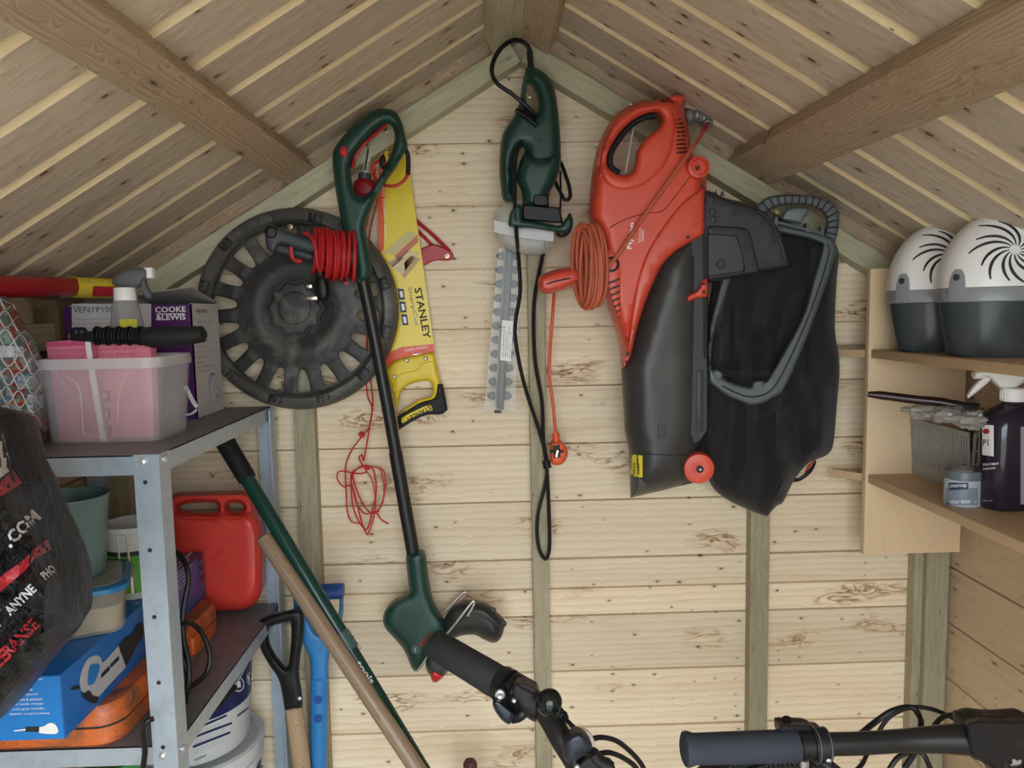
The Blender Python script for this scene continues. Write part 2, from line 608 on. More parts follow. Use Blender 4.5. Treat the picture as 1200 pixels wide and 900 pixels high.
def rrect(w, d, r, n=5):
    """rounded rectangle in the ground plane, counter-clockwise, centred"""
    o = []
    for cx, cy, a in ((w / 2 - r, d / 2 - r, 0), (-w / 2 + r, d / 2 - r, 90), (-w / 2 + r, -d / 2 + r, 180), (w / 2 - r, -d / 2 + r, 270)):
        for k in range(n + 1):
            t = radians(a + 90 * k / n)
            o.append((cx + r * cos(t), cy + r * sin(t)))
    return o
def loft(secs, mb=None, rot=0.0, c=(0, 0, 0)):
    """secs: (z, w, d, r) rounded-rectangle sections stacked upward"""
    mb = mb or MB()
    R = Matrix.Rotation(rot, 2)
    rr = []
    for z, w, d, r, *off in secs:
        ox, oy = off if off else (0, 0)
        ring_ = []
        for x, y in rrect(w, d, min(r, w / 2 - 1e-4, d / 2 - 1e-4)):
            q = R @ Vector((x + ox, y + oy))
            ring_.append(Vector((c[0] + q.x, c[1] + q.y, c[2] + z)))
        rr.append(ring_)
    return mb.rings(rr)

# ------------------------------------------------------------ shared materials
M = {}
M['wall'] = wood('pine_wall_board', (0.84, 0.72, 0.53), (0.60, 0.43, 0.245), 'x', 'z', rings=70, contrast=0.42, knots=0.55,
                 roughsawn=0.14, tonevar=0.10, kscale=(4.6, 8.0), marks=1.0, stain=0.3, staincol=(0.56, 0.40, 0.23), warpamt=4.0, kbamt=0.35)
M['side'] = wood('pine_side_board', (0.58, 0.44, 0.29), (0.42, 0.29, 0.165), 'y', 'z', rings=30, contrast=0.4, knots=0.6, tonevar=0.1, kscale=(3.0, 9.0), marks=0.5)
M['roof'] = wood('pine_roof_board', (0.64, 0.545, 0.42), (0.46, 0.355, 0.25), 'x', 'y', rings=30, contrast=0.38, knots=0.9,
                 tonevar=0.12, kscale=(4.2, 8.0), stain=0.3, staincol=(0.40, 0.33, 0.25), marks=0.3)
M['rooflip_lit'] = wood('pine_roof_bevel_lit', (0.84, 0.68, 0.42), (0.70, 0.52, 0.28), 'x', 'y', rings=20, contrast=0.3, knots=0.3, tonevar=0.08)  # same pine as the roof boards, door light on the bevel painted in
M['stud'] = wood('treated_stud', (0.40, 0.36, 0.24), (0.24, 0.21, 0.13), 'x', 'y', rings=60, contrast=0.5, knots=0.4,
                 stain=0.45, staincol=(0.17, 0.11, 0.08), roughsawn=0.6, kscale=(2.5, 12))
M['rafter'] = wood('treated_rafter', (0.54, 0.52, 0.35), (0.36, 0.33, 0.19), 'x', 'y', rings=70, contrast=0.4, knots=0.4,
                   stain=0.35, staincol=(0.24, 0.18, 0.12), roughsawn=0.6, kscale=(2.5, 12))
M['purlin'] = wood('brown_purlin', (0.50, 0.38, 0.26), (0.29, 0.195, 0.12), 'x', 'y', rings=140, contrast=0.75, knots=0.7,
                   roughsawn=0.5, kscale=(2.4, 9), marks=0.3, freq=1.0)
M['ply'] = wood('beech_effect_board', (0.70, 0.54, 0.35), (0.58, 0.42, 0.25), 'z', 'x', rings=30, contrast=0.25, knots=0.0, roughsawn=0.06, tonevar=0.04, rough=0.5)
M['plyshelf'] = wood('beech_effect_shelf', (0.58, 0.41, 0.25), (0.48, 0.32, 0.18), 'y', 'x', rings=25, contrast=0.25, knots=0.0, roughsawn=0.05, tonevar=0.04, rough=0.45)
M['ground'] = plastic('paving', (0.36, 0.36, 0.34), 0.9, 0.4, 40, 0.4)
M['floor'] = wood('floor_board', (0.30, 0.23, 0.15), (0.2, 0.14, 0.08), 'y', 'x', rings=40, stain=0.4)
M['screw'] = plastic('yellow_zinc', (0.75, 0.62, 0.32), 0.3, metal=0.9)
M['steel'] = plastic('bright_steel', (0.80, 0.81, 0.82), 0.28, metal=0.75)
M['black'] = plastic('black_plastic', (0.011, 0.011, 0.012), 0.42, 0.1, spec=0.35)
M['rubber'] = plastic('black_rubber', (0.013, 0.013, 0.014), 0.6, 0.2, spec=0.35)
M['cable'] = plastic('black_cable', (0.009, 0.009, 0.010), 0.4, spec=0.35)
M['white'] = plastic('white_plastic', (0.80, 0.80, 0.78), 0.4)
M['ink'] = plastic('black_ink', (0.02, 0.02, 0.02), 0.6)
M['whiteink'] = plastic('white_ink', (0.85, 0.85, 0.83), 0.5)
M['greyink'] = plastic('grey_ink', (0.25, 0.25, 0.26), 0.6)

def screw(parent, px, py, y, r=0.004, label=None):
    """a pozidriv screw head facing the door, standing out of the wall"""
    c = PY(px, py, y)
    h = MB().lathe([(r * .35, 0.004), (r, 0.0012), (r * 1.0, 0.0), (r * .85, -0.0009), (r * .3, -0.0012)], c, (0, 1, 0), 14)
    a = mk('screw_head', h, M['screw'], parent)
    k = MB()
    for s_ in (45, 135):
        k.box(c + Vector((0, -0.0013, 0)), (r * 1.3, 0.0006, r * 0.28), Matrix.Rotation(radians(s_), 3, 'Y'))
    mk('recess', k, M['ink'], a)
    return a
# ============================================================ the shed
def board_wall(name, zs, x0, x1, mat, thick=0.014):
    pass
wall_back = thing('wall_back', 'back wall of pale knotty pine boards', None, (0, 0, 0), kind='structure')
XR, ZR, TS = 0.06, 2.045, 0.6          # ridge line, slope of the roof
XL_W, XR_W = -0.79, 0.912              # side walls
centre_rows = [90 - 75, 90, 167, 240, 313, 383, 452, 520, 587, 655, 690, 722, 787, 853, 920]
zrow = [PY(620, p, 0).z for p in centre_rows]
while zrow[-1] > 0.02:
    zrow.append(max(0.0, zrow[-1] - 0.118))
zrow.sort()
def shiplap(p, q, g0=0.0008, lip=0.0026):
    """section of a wall board between heights p and q: (z, depth) with its shadow gap"""
    return [(p + g0, 0.0), (q - g0 - lip, 0.0), (q - g0 - lip * .3, 0.0085), (q + 0.004, 0.0085), (q + 0.004, 0.014), (p + g0, 0.014)]
for i in range(len(zrow) - 1):
    a, b = zrow[i], zrow[i + 1]
    top = ZR - TS * 0 - 0.02
    if a > top: continue
    # the width the gable leaves at this height
    def half(z): return max(0.0, (ZR - z) / TS)
    xa0, xa1 = max(XL_W - 0.01, XR - half(a) ), min(XR_W + 0.01, XR + half(a))
    bb = min(b, ZR - 0.005)
    xb0, xb1 = max(XL_W - 0.01, XR - half(bb)), min(XR_W + 0.01, XR + half(bb))
    sec = shiplap(a, bb)
    z0, z1 = a, bb
    rings = []
    for t in (0, 1):
        rg = []
        for z, d in sec:
            k = min(1, max(0, (z - z0) / (z1 - z0)))
            x = (xa0 + (xb0 - xa0) * k) if t == 0 else (xa1 + (xb1 - xa1) * k)
            rg.append(Vector((x, d, z)))
        rings.append(rg)
    o = mk('board', MB().rings(rings), M['wall'], wall_back, flat=True)
# backing felt so that no light comes through the gaps
mk('backing', MB().box((0.06, 0.02, 1.05), (1.8, 0.008, 2.1)), plastic('breather_membrane', (0.12, 0.09, 0.06), 0.9), wall_back)

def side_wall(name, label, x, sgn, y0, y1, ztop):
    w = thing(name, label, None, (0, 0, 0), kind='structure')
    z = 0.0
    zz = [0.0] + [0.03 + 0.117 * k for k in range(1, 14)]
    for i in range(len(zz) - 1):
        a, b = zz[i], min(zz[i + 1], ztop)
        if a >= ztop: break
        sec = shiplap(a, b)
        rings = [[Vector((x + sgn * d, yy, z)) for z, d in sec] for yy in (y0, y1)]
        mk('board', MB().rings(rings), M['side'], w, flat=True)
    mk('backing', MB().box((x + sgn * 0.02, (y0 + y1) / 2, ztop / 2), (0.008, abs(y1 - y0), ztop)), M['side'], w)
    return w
YF = -1.85
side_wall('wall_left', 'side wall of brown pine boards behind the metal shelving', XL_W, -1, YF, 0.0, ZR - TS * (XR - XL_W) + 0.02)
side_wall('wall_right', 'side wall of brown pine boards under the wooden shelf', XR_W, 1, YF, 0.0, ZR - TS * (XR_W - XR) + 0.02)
# front wall with its doorway, behind the viewpoint
wall_front = thing('wall_front', 'front wall of pine boards with the open doorway', None, (0, 0, 0), kind='structure')
for x0, x1, z0, z1 in ((XL_W, -0.53, 0, 1.56), (0.57, XR_W, 0, 1.56), (-0.53, 0.57, 1.78, 1.86)):
    z = z0
    while z < z1 - 0.01:
        q = min(z + 0.118, z1)
        sec = shiplap(z, q)
        mk('board', MB().rings([[Vector((x, YF - d, zz)) for zz, d in sec] for x in (x0, x1)]), M['wall'], wall_front, flat=True)
        z = q

# floor and the ground outside
fl = thing('floor', 'timber floor of the shed', None, (0, 0, 0), kind='structure')
x = XL_W
while x < XR_W:
    mk('board', MB().box((x + 0.058, YF / 2, -0.009), (0.113, -YF, 0.018)), M['floor'], fl, flat=True)
    x += 0.115
o = mk('ground', MB().box((0, -8, -0.16), (30, 30, 0.04)), M['ground'], kind='structure')
o['label'] = 'paving outside the shed door'

# ---- roof: boards run up the slope, each with a bevelled edge coloured paler as if lit from the door
roof_ang = math.atan(TS)
ceil_ = thing('ceiling', 'pitched roof lined with pine boards running up the slope', None, (0, 0, 0), kind='structure')
PITCH = 0.1065
def roof_meshes(sg, PITCH):
    """one board face and its bevelled edge; sg: which way local y points in the shed"""
    L = 1.12
    out = []
    for nm, prof, mt in (('roof_board', [(0.0, 0.0), (PITCH - 0.0195, 0.0), (PITCH - 0.0195, 0.014), (0.0, 0.014)], M['roof']),
                         ('board_bevel', [(PITCH - 0.0195, 0.0), (PITCH - 0.0035, 0.0095), (PITCH - 0.0035, 0.014), (PITCH - 0.0195, 0.014)], M['rooflip_lit'])):
        me = bpy.data.meshes.new(nm)
        mb = MB().rings([[Vector((xx, -sg * yy, zz)) for yy, zz in prof] for xx in (0, L)])
        me.from_pydata(mb.v, [], mb.f)
        bm = bmesh.new(); bm.from_mesh(me); bmesh.ops.recalc_face_normals(bm, faces=bm.faces); bm.to_mesh(me); bm.free()
        me.materials.append(mt)
        out.append(me)
    return out
for side in (-1, 1):
    PITCH = 0.115 if side == -1 else 0.110
    rb, rl = roof_meshes(side, PITCH)
    for k in range(0, 18):
        o = bpy.data.objects.new('board', rb)
        q = bpy.data.objects.new('board_bevel', rl)
        xd = Vector((side * cos(roof_ang), 0, -sin(roof_ang)))
        zd = Vector((side * sin(roof_ang), 0, cos(roof_ang)))
        yd = zd.cross(xd)
        COL.objects.link(o); COL.objects.link(q)
        o.parent = ceil_; q.parent = o
        o.matrix_local = Matrix.Translation(Vector((XR, (-0.002 if side == -1 else 0.007) - PITCH * k, ZR))) @ Matrix((xd, yd, zd)).transposed().to_4x4()
    xd = Vector((side * cos(roof_ang), 0, -sin(roof_ang)))
    zd = Vector((side * sin(roof_ang), 0, cos(roof_ang)))
    R = Matrix((xd, Vector((0, 1, 0)), zd)).transposed()
    c = Vector((XR, -0.94, ZR)) + xd * 0.55 + zd * 0.022
    mk('backing', MB().box(c, (1.16, 1.95, 0.010), R), M['floor'], ceil_)

def timber(name, p0, p1, w, t, wdir, mat, label, kind='structure', parent=None, ch=0.0015):
    """sawn timber from p0 to p1 (centre line of its outer face), w wide along wdir, t thick; local x is the grain"""
    p0, p1 = Vector(p0), Vector(p1)
    xd = (p1 - p0).normalized()
    wd = Vector(wdir); wd = (wd - xd * wd.dot(xd)).normalized()
    td = xd.cross(wd)
    L = (p1 - p0).length
    mb = MB().box((L / 2, 0, 0), (L, w, t), bevel=ch)
    me = bpy.data.meshes.new(name)
    me.from_pydata(mb.v, [], mb.f)
    me.materials.append(mat)
    o = bpy.data.objects.new(name, me)
    COL.objects.link(o)
    if parent: o.parent = parent
    R = Matrix((xd, wd, td)).transposed()
    o.matrix_local = Matrix.Translation(p0) @ R.to_4x4()
    o['kind'] = kind
    if label: o['label'] = label
    return o

def stud(name, pxs0, pys0, pxs1, pys1, ztop, zbot, label, ydep=0.045, w=None):
    a = PY(*pxs0, -ydep); b = PY(*pxs1, -ydep)   # edges at the foot end of what is seen
    xm = (a.x + b.x) / 2
    ww = w or abs(b.x - a.x)
    return timber(name, (xm, -ydep / 2, zbot), (xm, -ydep / 2, ztop), ww, ydep - 0.001, (1, 0, 0), M['stud'], label)
def ztopat(x): return ZR - TS * abs(x - XR) - 0.085
def vstud(name, pxl, pxr, py, label, ydep=0.045, ztop=None, w=None):
    a = PY(pxl, py, -ydep); b = PY(pxr, py, -ydep)
    xm = (a.x + b.x) / 2
    return timber(name, (xm, -ydep / 2, 0.0), (xm, -ydep / 2, ztop or ztopat(xm)), w or abs(b.x - a.x), ydep - 0.001, (1, 0, 0), M['stud'], label)
vstud('trim_1', 625, 644, 700, 'middle upright stud of the back wall, behind the black cable loop', 0.03)
vstud('trim_2', 347, 371, 560, 'upright stud of the back wall, behind the wheel cover', 0.03)
vstud('trim_3', 879, 901, 720, 'upright stud of the back wall, below the black collection bag', 0.03)
vstud('trim_4', 1084, 1110, 750, 'corner post of the back wall beside the brown side wall', 0.045, 1.5)
vstud('trim_5', 1070, 1084, 750, 'narrow batten against the corner post under the wooden shelf', 0.03, 1.5)
vstud('trim_6', 128, 155, 600, 'corner post of the back wall behind the metal shelving', 0.045, 1.5)

# gable rafters
def rake(side, name, label):
    d = 0.042; t = 0.040
    xd = Vector((side * cos(roof_ang), 0, -sin(roof_ang)))
    nd_ = Vector((side * sin(roof_ang), 0, cos(roof_ang)))
    off = 0.030 + t / 2
    c0 = Vector((XR, -d / 2, ZR)) - nd_ * off
    # the two rafters meet on the ridge line
    c0 = c0 + xd * (0.5 * off * TS * 0 + 0.0)
    back = off * math.tan(roof_ang)
    p0 = c0 - xd * (0.0) + xd * 0.0
    # start where the centre line crosses the ridge plane
    k = (XR - c0.x) / xd.x
    p0 = c0 + xd * (k + 0.012)
    return timber(name, p0, p0 + xd * 1.0, t, d, nd_, M['rafter'], label)
rake(-1, 'trim_7', 'sloping gable rafter above the wheel cover')
rake(1, 'trim_8', 'sloping gable rafter above the red blower')
for nm, sx in (('trim_9', -1), ('trim_10', 1)):
    xx = XL_W if sx < 0 else XR_W
    timber(nm, (xx - sx * 0.02, 0, ztopat(xx) + .02), (xx - sx * 0.02, YF, ztopat(xx) + .02), 0.04, 0.045, (1, 0, 0), M['stud'],
           'eaves rail along the top of the %s side wall' % ('metal shelving' if sx < 0 else 'wooden shelf'))
# horizontal rail glimpsed behind the wooden shelf unit
a = PY(975, 410, -0.03)
timber('trim_11', (0.60, -0.015, a.z), (0.88, -0.015, a.z), 0.016, 0.028, (0, 0, 1), M['stud'], 'horizontal rail on the back wall behind the wooden shelf unit')

for side, nm, lab in ((-1, 'trim_16', 'thin brown strip between the gable rafter and the roof above the wheel cover'), (1, 'trim_17', 'thin brown strip between the gable rafter and the roof above the red blower')):
    xd = Vector((side * cos(roof_ang), 0, -sin(roof_ang))); nn = Vector((side * sin(roof_ang), 0, cos(roof_ang)))
    p0 = Vector((XR, -0.013, ZR)) - nn * 0.014
    timber(nm, p0 - xd * 0.008, p0 + xd * 1.0, 0.030, 0.022, nn, M['purlin'], lab)
# purlins on the rafters, under the roof boards
def purlin(side, name, lo_far, hi_far, lo_near, hi_near, label, mat):
    """corners on the photo of the purlin's underside: near the gable and near the frame's edge"""
    def rp(p):
        d = ray(*p); zr = ZR - 0.031 / cos(roof_ang)
        k = (zr - TS * side * (CAM_POS.x - XR) - CAM_POS.z) / (d.z + TS * side * d.x)
        return CAM_POS + d * k
    A, B, C_, D = rp(lo_far), rp(hi_far), rp(lo_near), rp(hi_near)
    f, n = (A + B) / 2, (C_ + D) / 2
    w = ((A - B).length + 0) ; xd = (n - f).normalized()
    w = abs((A - B).dot(Vector((side * cos(roof_ang), 0, -sin(roof_ang)))))
    nrm = Vector((side * sin(roof_ang), 0, cos(roof_ang)))
    f = f - xd * ((f.y + 0.04) / xd.y + 0.0) if f.y < -0.04 else f
    e = f + xd * ((YF - f.y) / xd.y)
    off = nrm * 0.0155
    return timber(name, f + off, e + off, w, 0.029, Vector((side * cos(roof_ang), 0, -sin(roof_ang))), mat, label)
purlin(-1, 'trim_12', (330, 212), (358, 190), (0, 28), (105, 0), 'roof purlin with swirling grain above the metal shelving', M['purlin'])
purlin(1, 'trim_13', (930, 205), (872, 180), (1200, 95), (1200, 8), 'roof purlin above the wooden shelf unit', M['purlin'])
# the two ridge timbers
nL = Vector((-sin(roof_ang), 0, cos(roof_ang))); nR = Vector((sin(roof_ang), 0, cos(roof_ang)))
for side, nm, mt, nn, lab in ((-1, 'trim_14', M['rafter'], nL, 'greenish ridge timber above the black cable loop'), (1, 'trim_15', M['purlin'], nR, 'brown ridge timber at the apex of the roof')):
    xd = Vector((side * cos(roof_ang), 0, -sin(roof_ang)))
    c = Vector((XR, 0, ZR)) + xd * (0.043) - nn * 0.019
    timber(nm, c + Vector((0, -0.05, 0)), c + Vector((0, YF, 0)), 0.074, 0.036, xd, mt, lab)
# ============================================================ things hung on the back wall
red_cord = plastic('red_cord', (0.50, 0.018, 0.022), 0.42)
green = plastic('dark_green_plastic', (0.011, 0.050, 0.038), 0.40, 0.12, 700, 0.12, (0.05, 0.09, 0.07))
red = plastic('bright_red_plastic', (0.55, 0.02, 0.03), 0.4)

# ---------------------------------------------------------------- wheel cover
wc = thing('wheel_cover', 'large dusty black plastic wheel cover hung behind the green grass trimmer', 'wheel cover', PY(348, 363, -0.045))
wmat = plastic('dusty_black_plastic', (0.028, 0.028, 0.027), 0.5, 0.15, 400, 0.85, (0.17, 0.16, 0.14), dscale=12)
wmat2 = plastic('dusty_rim_plastic', (0.075, 0.072, 0.066), 0.45, 0.15, 400, 0.7, (0.22, 0.21, 0.19), dscale=16)
CX, CY = 348.0, 363.0
YW = -0.050
holes = []
for k in range(18):
    a = radians(5 + 20 * k)
    r0, r1 = 74.0, 97.0
    w0, w1 = 4.2, 8.2
    ax_, ay_ = cos(a), sin(a)
    P4 = [(r0, -w0), (r1 - 3, -w1), (r1, -w1 + 3), (r1, w1 - 3), (r1 - 3, w1), (r0, w0), (r0 - 3.5, 0)]
    holes.append(smooth([(CX + ax_ * r - ay_ * w, CY + ay_ * r + ax_ * w) for r, w in P4], 3))
def dish(px, py, h):
    r = hypot(px - CX, py - CY)
    return 0.010 * math.exp(-((r - 60) / 30.0) ** 2) + 0.0035 * sin(r * 0.16) * (r < 75)
mk('disc', inflate(ell(CX, CY, 100, 100, 90), YW, 0.006, 2.5, holes, step=4.0, disp=dish, front=0.6), wmat, wc, 'dusty black plate with a ring of slots')
cW = PY(CX, CY, YW)
s = MPP(YW)
rim = MB().lathe([(98 * s, 0.004), (99 * s, -0.006), (103 * s, -0.014), (109 * s, -0.012), (114 * s, -0.006), (117 * s, 0.006), (116.5 * s, 0.018), (112 * s, 0.024),
                  (110 * s, 0.020), (109 * s, 0.002), (103 * s, 0.0), (98.2 * s, 0.008)], cW, (0, 1, 0), 96)
# an open ring: remove the caps
rim.f = [f for f in rim.f if len(f) == 4]
n_ = 96
m_ = len(rim.v) // n_
rim.f += [((m_ - 1) * n_ + j, (m_ - 1) * n_ + (j + 1) % n_, (j + 1) % n_, j) for j in range(n_)]
mk('rim', rim, wmat2, wc, 'paler scuffed outer rim')
# scalloped centre cap
def cap_r(a, r, d): return r + d * cos(10 * a)
scal = [(CX - 3 + cap_r(a, 33.5, 2.0) * cos(a), CY - 2 + cap_r(a, 33.5, 2.0) * sin(a)) for a in [2 * pi * i / 100 for i in range(100)]]
mk('cap_groove', plate(scal, YW - 0.0135, YW), M['ink'], wc)
scal2 = [(CX - 3 + cap_r(a, 31.5, 2.0) * cos(a), CY - 2 + cap_r(a, 31.5, 2.0) * sin(a)) for a in [2 * pi * i / 100 for i in range(100)]]
mk('centre_cap', inflate(scal2, YW - 0.008, 0.014, 5, step=4, front=0.6), wmat, wc)
mk('hub_disc', inflate(ell(CX - 3, CY - 2, 20, 20, 40), YW - 0.014, 0.008, 3, step=4, front=0.6), wmat, wc)
for a in (0, 90, 180, 270):
    lug = MB().box(PY(CX - 3 + 15 * cos(radians(a)), CY - 2 + 15 * sin(radians(a)), YW - 0.019), (0.006 if a % 180 else 0.002, 0.002, 0.002 if a % 180 else 0.006))
    mk('cap_mark', lug, M['ink'], wc)
# spring clips all round the rim
for k in range(12):
    a = radians(15 + 30 * k)
    ux, uz = cos(a), -sin(a)
    c = cW + Vector((ux, 0, uz)) * (106 * s) + Vector((0, -0.0145, 0))
    Rm = Matrix.Rotation(a, 3, 'Y')
    cl = mk('clip', MB().box(c, (0.015, 0.007, 0.024), Rm, 0.0015), M['black'] if k % 2 else wmat, wc)
    ln = MB()
    for j in range(4):
        ln.box(c + Rm @ Vector((0.004, -0.003, (j - 1.5) * 0.010)), (0.008, 0.003, 0.0018), Rm)
    mk('clip_rib', ln, wmat2, cl)
screw(wc, 340, 265.5, YW - 0.020, 0.0052)

# ---------------------------------------------------------------- saw in its sleeve
saw = thing('hand_saw', 'yellow hand saw in a printed yellow card sleeve, hanging handle down', 'saw', PY(490, 480, -0.055))
yel = plastic('yellow_card', (0.80, 0.62, 0.03), 0.28, var=0.03)
yelp = plastic('yellow_plastic', (0.78, 0.58, 0.03), 0.38, 0.1)
orng = plastic('orange_print', (0.75, 0.09, 0.03), 0.35)
YS = -0.017
sleeve = [(444, 150), (452, 145), (462, 158), (479, 195), (495, 305), (509.5, 412), (486, 414), (464, 423), (451, 436), (446, 410), (443, 292)]
mk('sleeve', plate(sleeve, YS - 0.002, YS + 0.002), yel, saw, 'yellow printed card sleeve')
y1_ = YS - 0.0026
mk('stripe', plate([(444, 151), (449.5, 148), (451, 220), (449.8, 292), (443.2, 300)], y1_, y1_ + 0.0004), orng, saw)
mk('stripe', plate([(451.5, 437), (445.5, 428), (450, 419), (460, 411), (470, 407), (508, 403), (509.5, 413), (486, 415), (464, 424)], y1_, y1_ + 0.0004), orng, saw)
tk = lambda n, t, x, y, a, w, h, m, b=0.0, sp=1.0, yy=y1_ - 0.0002, p=saw: text_px(n, t, x, y, a, w, h, yy, m, p, b, spacing=sp)
tk('lettering', 'STANLEY', 485.2, 338, -81, 60, 8.6, M['ink'], 0.02)
tk('lettering', 'SharpCut', 476.5, 337, -81, 46, 6.0, M['greyink'])
tk('lettering', '550', 452.2, 165.5, -84, 19, 7.5, M['ink'], 0.015)
tk('lettering', 'DURABLE HARD POINT SAW', 444.8, 165, -89, 112, 2.4, M['whiteink'])
tk('lettering', 'GENERAL PURPOSE', 474, 412.5, 8, 28, 3.2, M['whiteink'])
blk_print = plastic('navy_print', (0.03, 0.05, 0.10), 0.5)
for (px_, py_) in ((466, 338), (468, 353), (470, 368)):
    q = mk('print_block', plate([(px_, py_), (px_ + 7, py_ + .6), (px_ + 8.6, py_ + 13), (px_ + 1.6, py_ + 13.4)], y1_, y1_ + 0.0004), blk_print, saw)
    mk('print_letter', plate([(px_ + 2.2, py_ + 3), (px_ + 5.5, py_ + 3.3), (px_ + 6.6, py_ + 10.4), (px_ + 3.2, py_ + 10.6)], y1_ - 0.0003, y1_), M['whiteink'], q)
# printed timber picture on the sleeve
for col, outl in (((0.62, 0.52, 0.22), [(449, 296), (478, 271), (489, 274), (462, 299)]), ((0.55, 0.16, 0.10), [(462, 300), (489, 275), (490, 283), (467, 306)]),
                  ((0.70, 0.55, 0.30), [(458, 313), (477, 293), (492, 296), (471, 322)]), ((0.52, 0.34, 0.16), [(466, 316), (481, 300), (493, 303), (474, 326)]),
                  ((0.40, 0.28, 0.16), [(455, 308), (468, 300), (473, 303), (460, 313)])):
    mk('printed_timber', plate(outl, y1_ - 0.0002, y1_ + 0.0003), plastic('timber_print', col, 0.4), saw)
# handle
ho = smooth([(452, 436), (458, 426), (466, 421), (480, 417), (509, 412, 1), (513, 433), (520, 462), (524.6, 480, 1), (517, 484), (500, 485), (484, 492), (467, 502.5, 1), (464.5, 482), (461, 466), (456, 448)], 4)
hh = smooth([(466.5, 486), (466.5, 478), (470, 460), (480, 450.5), (500, 446), (506, 452), (505.5, 464), (492, 467.5), (476, 478)], 4)
sh = mk('handle', inflate(ho, YS - 0.002, 0.024, 4.5, [hh], step=3), yelp, saw, 'yellow moulded handle')
hb = smooth([(511, 448, 1), (519, 450, 1), (524.8, 480, 1), (517, 485.5), (500, 486.5), (484, 493.5), (467.5, 504, 1), (465, 487.5, 1), (475, 481), (492, 470.5), (507, 466), (510.5, 458)], 4)
mk('grip', inflate(hb, YS - 0.002, 0.029, 3.0, step=3), M['rubber'], sh, 'black rubber grip')
mk('grip_label', inflate([(470, 490, 1), (480, 484), (497, 476), (505, 474, 1), (507.5, 481, 1), (498, 483), (482, 490), (471, 497, 1)], YS - 0.0155, 0.006, 1, step=3), yelp, sh)
text_px('lettering', 'STANLEY', 503.5, 474.8, 207, 33, 6.0, YS - 0.0192, M['ink'], sh, 0.02)
ridge_ = smooth([(461, 458), (464, 446), (471, 438), (489, 434), (493, 428), (507, 424), (511, 440)], 4, False)
mk('handle_rib', MB().tube([PY(a, b, YS - 0.0135) for a, b in ridge_], 0.0016, 6), yelp, sh)
for (a, b) in ((477, 422.5), (499, 420.5), (462.5, 441)):
    mk('rivet', MB().lathe([(0.0001, 0.004), (0.0045, 0.003), (0.0045, 0.0), (0.003, -0.0016), (0.0012, -0.0006)], PY(a, b, YS - 0.0145), (0, 1, 0), 16), M['steel'], sh)
mk('blade', plate([(446, 160), (450, 160), (500, 425), (470, 440), (455, 440)], YS, YS + 0.001), M['steel'], saw)

# ---------------------------------------------------------------- red lever bracket behind the saw
lv = thing('folding_bracket', 'dark red metal lever arm poking out from behind the yellow saw', 'bracket', PY(520, 305, -0.02))
rmet = plastic('red_painted_metal', (0.42, 0.015, 0.03), 0.35)
mk('plate', inflate(smooth([(478, 290, 1), (494, 291, 1), (508, 286), (522, 291), (530, 296), (531, 302), (526, 305.5), (509, 305.5), (497, 311.5, 1), (478, 314, 1)], 3), -0.0085, 0.010, 1.5, step=3), rmet, lv)
mk('arm', MB().tube(px_path([(470, 236, -0.0085), (486, 256.5, -0.0085), (508, 276, -0.0085), (527, 294.5, -0.0085)], 4), 0.0036, 8), rmet, lv)
mk('arm', MB().tube(px_path([(470, 252, -0.0075), (487, 268, -0.0075), (502, 283, -0.0075), (508, 289, -0.0075)], 4), 0.0032, 8), rmet, lv)
screw(lv, 523.8, 300, -0.0155, 0.0048)

# ---------------------------------------------------------------- small clamp behind the trimmer handle
tl = thing('hand_clamp', 'small red and chrome tool hung inside the green trimmer handle loop', 'clamp', PY(425, 228, -0.03))
mk('shank', MB().tube([PY(435, 163, -0.032), PY(432, 180, -0.034), PY(428, 206, -0.036)], [0.0075, 0.0072, 0.0078], 12), M['steel'], tl, 'chrome shank')
mk('shank_groove', MB().tube([PY(432.5, 168, -0.0405), PY(428, 200, -0.043)], 0.0018, 6), M['ink'], tl)
mk('collar', MB().tube([PY(427.5, 203, -0.036), PY(427, 210, -0.036)], 0.0115, 14), plastic('grey_collar', (0.07, 0.07, 0.08), 0.4), tl)
mk('body', inflate(smooth([(417, 211), (427, 207), (436, 211), (441, 218), (438, 229), (425, 233), (415, 228), (414, 218)], 4), -0.034, 0.034, 7, step=3), plastic('dull_red_body', (0.33, 0.012, 0.02), 0.4), tl, 'dark red body')
screw(tl, 430.5, 170.3, -0.044, 0.0048)

# ---------------------------------------------------------------- red string hank
st = thing('string_hank', 'loose tangled hank of thin red string hanging below the wheel cover', 'string', PY(430, 628, -0.02))
RS = 0.00165
yy = -0.022
def spath(pts, n=5, yo=0.0):
    return smooth3([PY(a, b, yy + yo + (0.0025 * sin(i * 1.7))) for i, (a, b) in enumerate(pts)], n)
mk('strand', MB().tube(spath([(440, 196), (436, 230), (430, 262), (424, 290), (428, 350), (430, 400), (429, 440), (431, 465), (436, 478), (433, 500), (427, 508), (412, 528), (405, 548), (406, 580), (407, 598), (412, 611), (425, 614)]), RS, 6), red_cord, st)
mk('strand', MB().tube(spath([(447, 205), (441, 240), (433, 275), (430, 330), (434, 400), (434, 440), (437, 470), (434, 495), (429, 525), (426, 540), (424, 533), (421, 537), (426, 547), (437, 565), (440, 590), (438, 605), (433, 622), (430, 626), (424, 612), (416, 580), (411, 560), (417, 550), (432, 547), (448, 550), (452, 565), (449, 585), (443, 600)], 5, -0.003), RS, 6), red_cord, st)
mk('strand', MB().tube(spath([(430, 553), (420, 555), (399, 552), (395, 560), (402, 570), (412, 570), (418, 590), (428, 602), (440, 600), (446, 608), (455, 614)], 5, -0.006), RS, 6), red_cord, st)
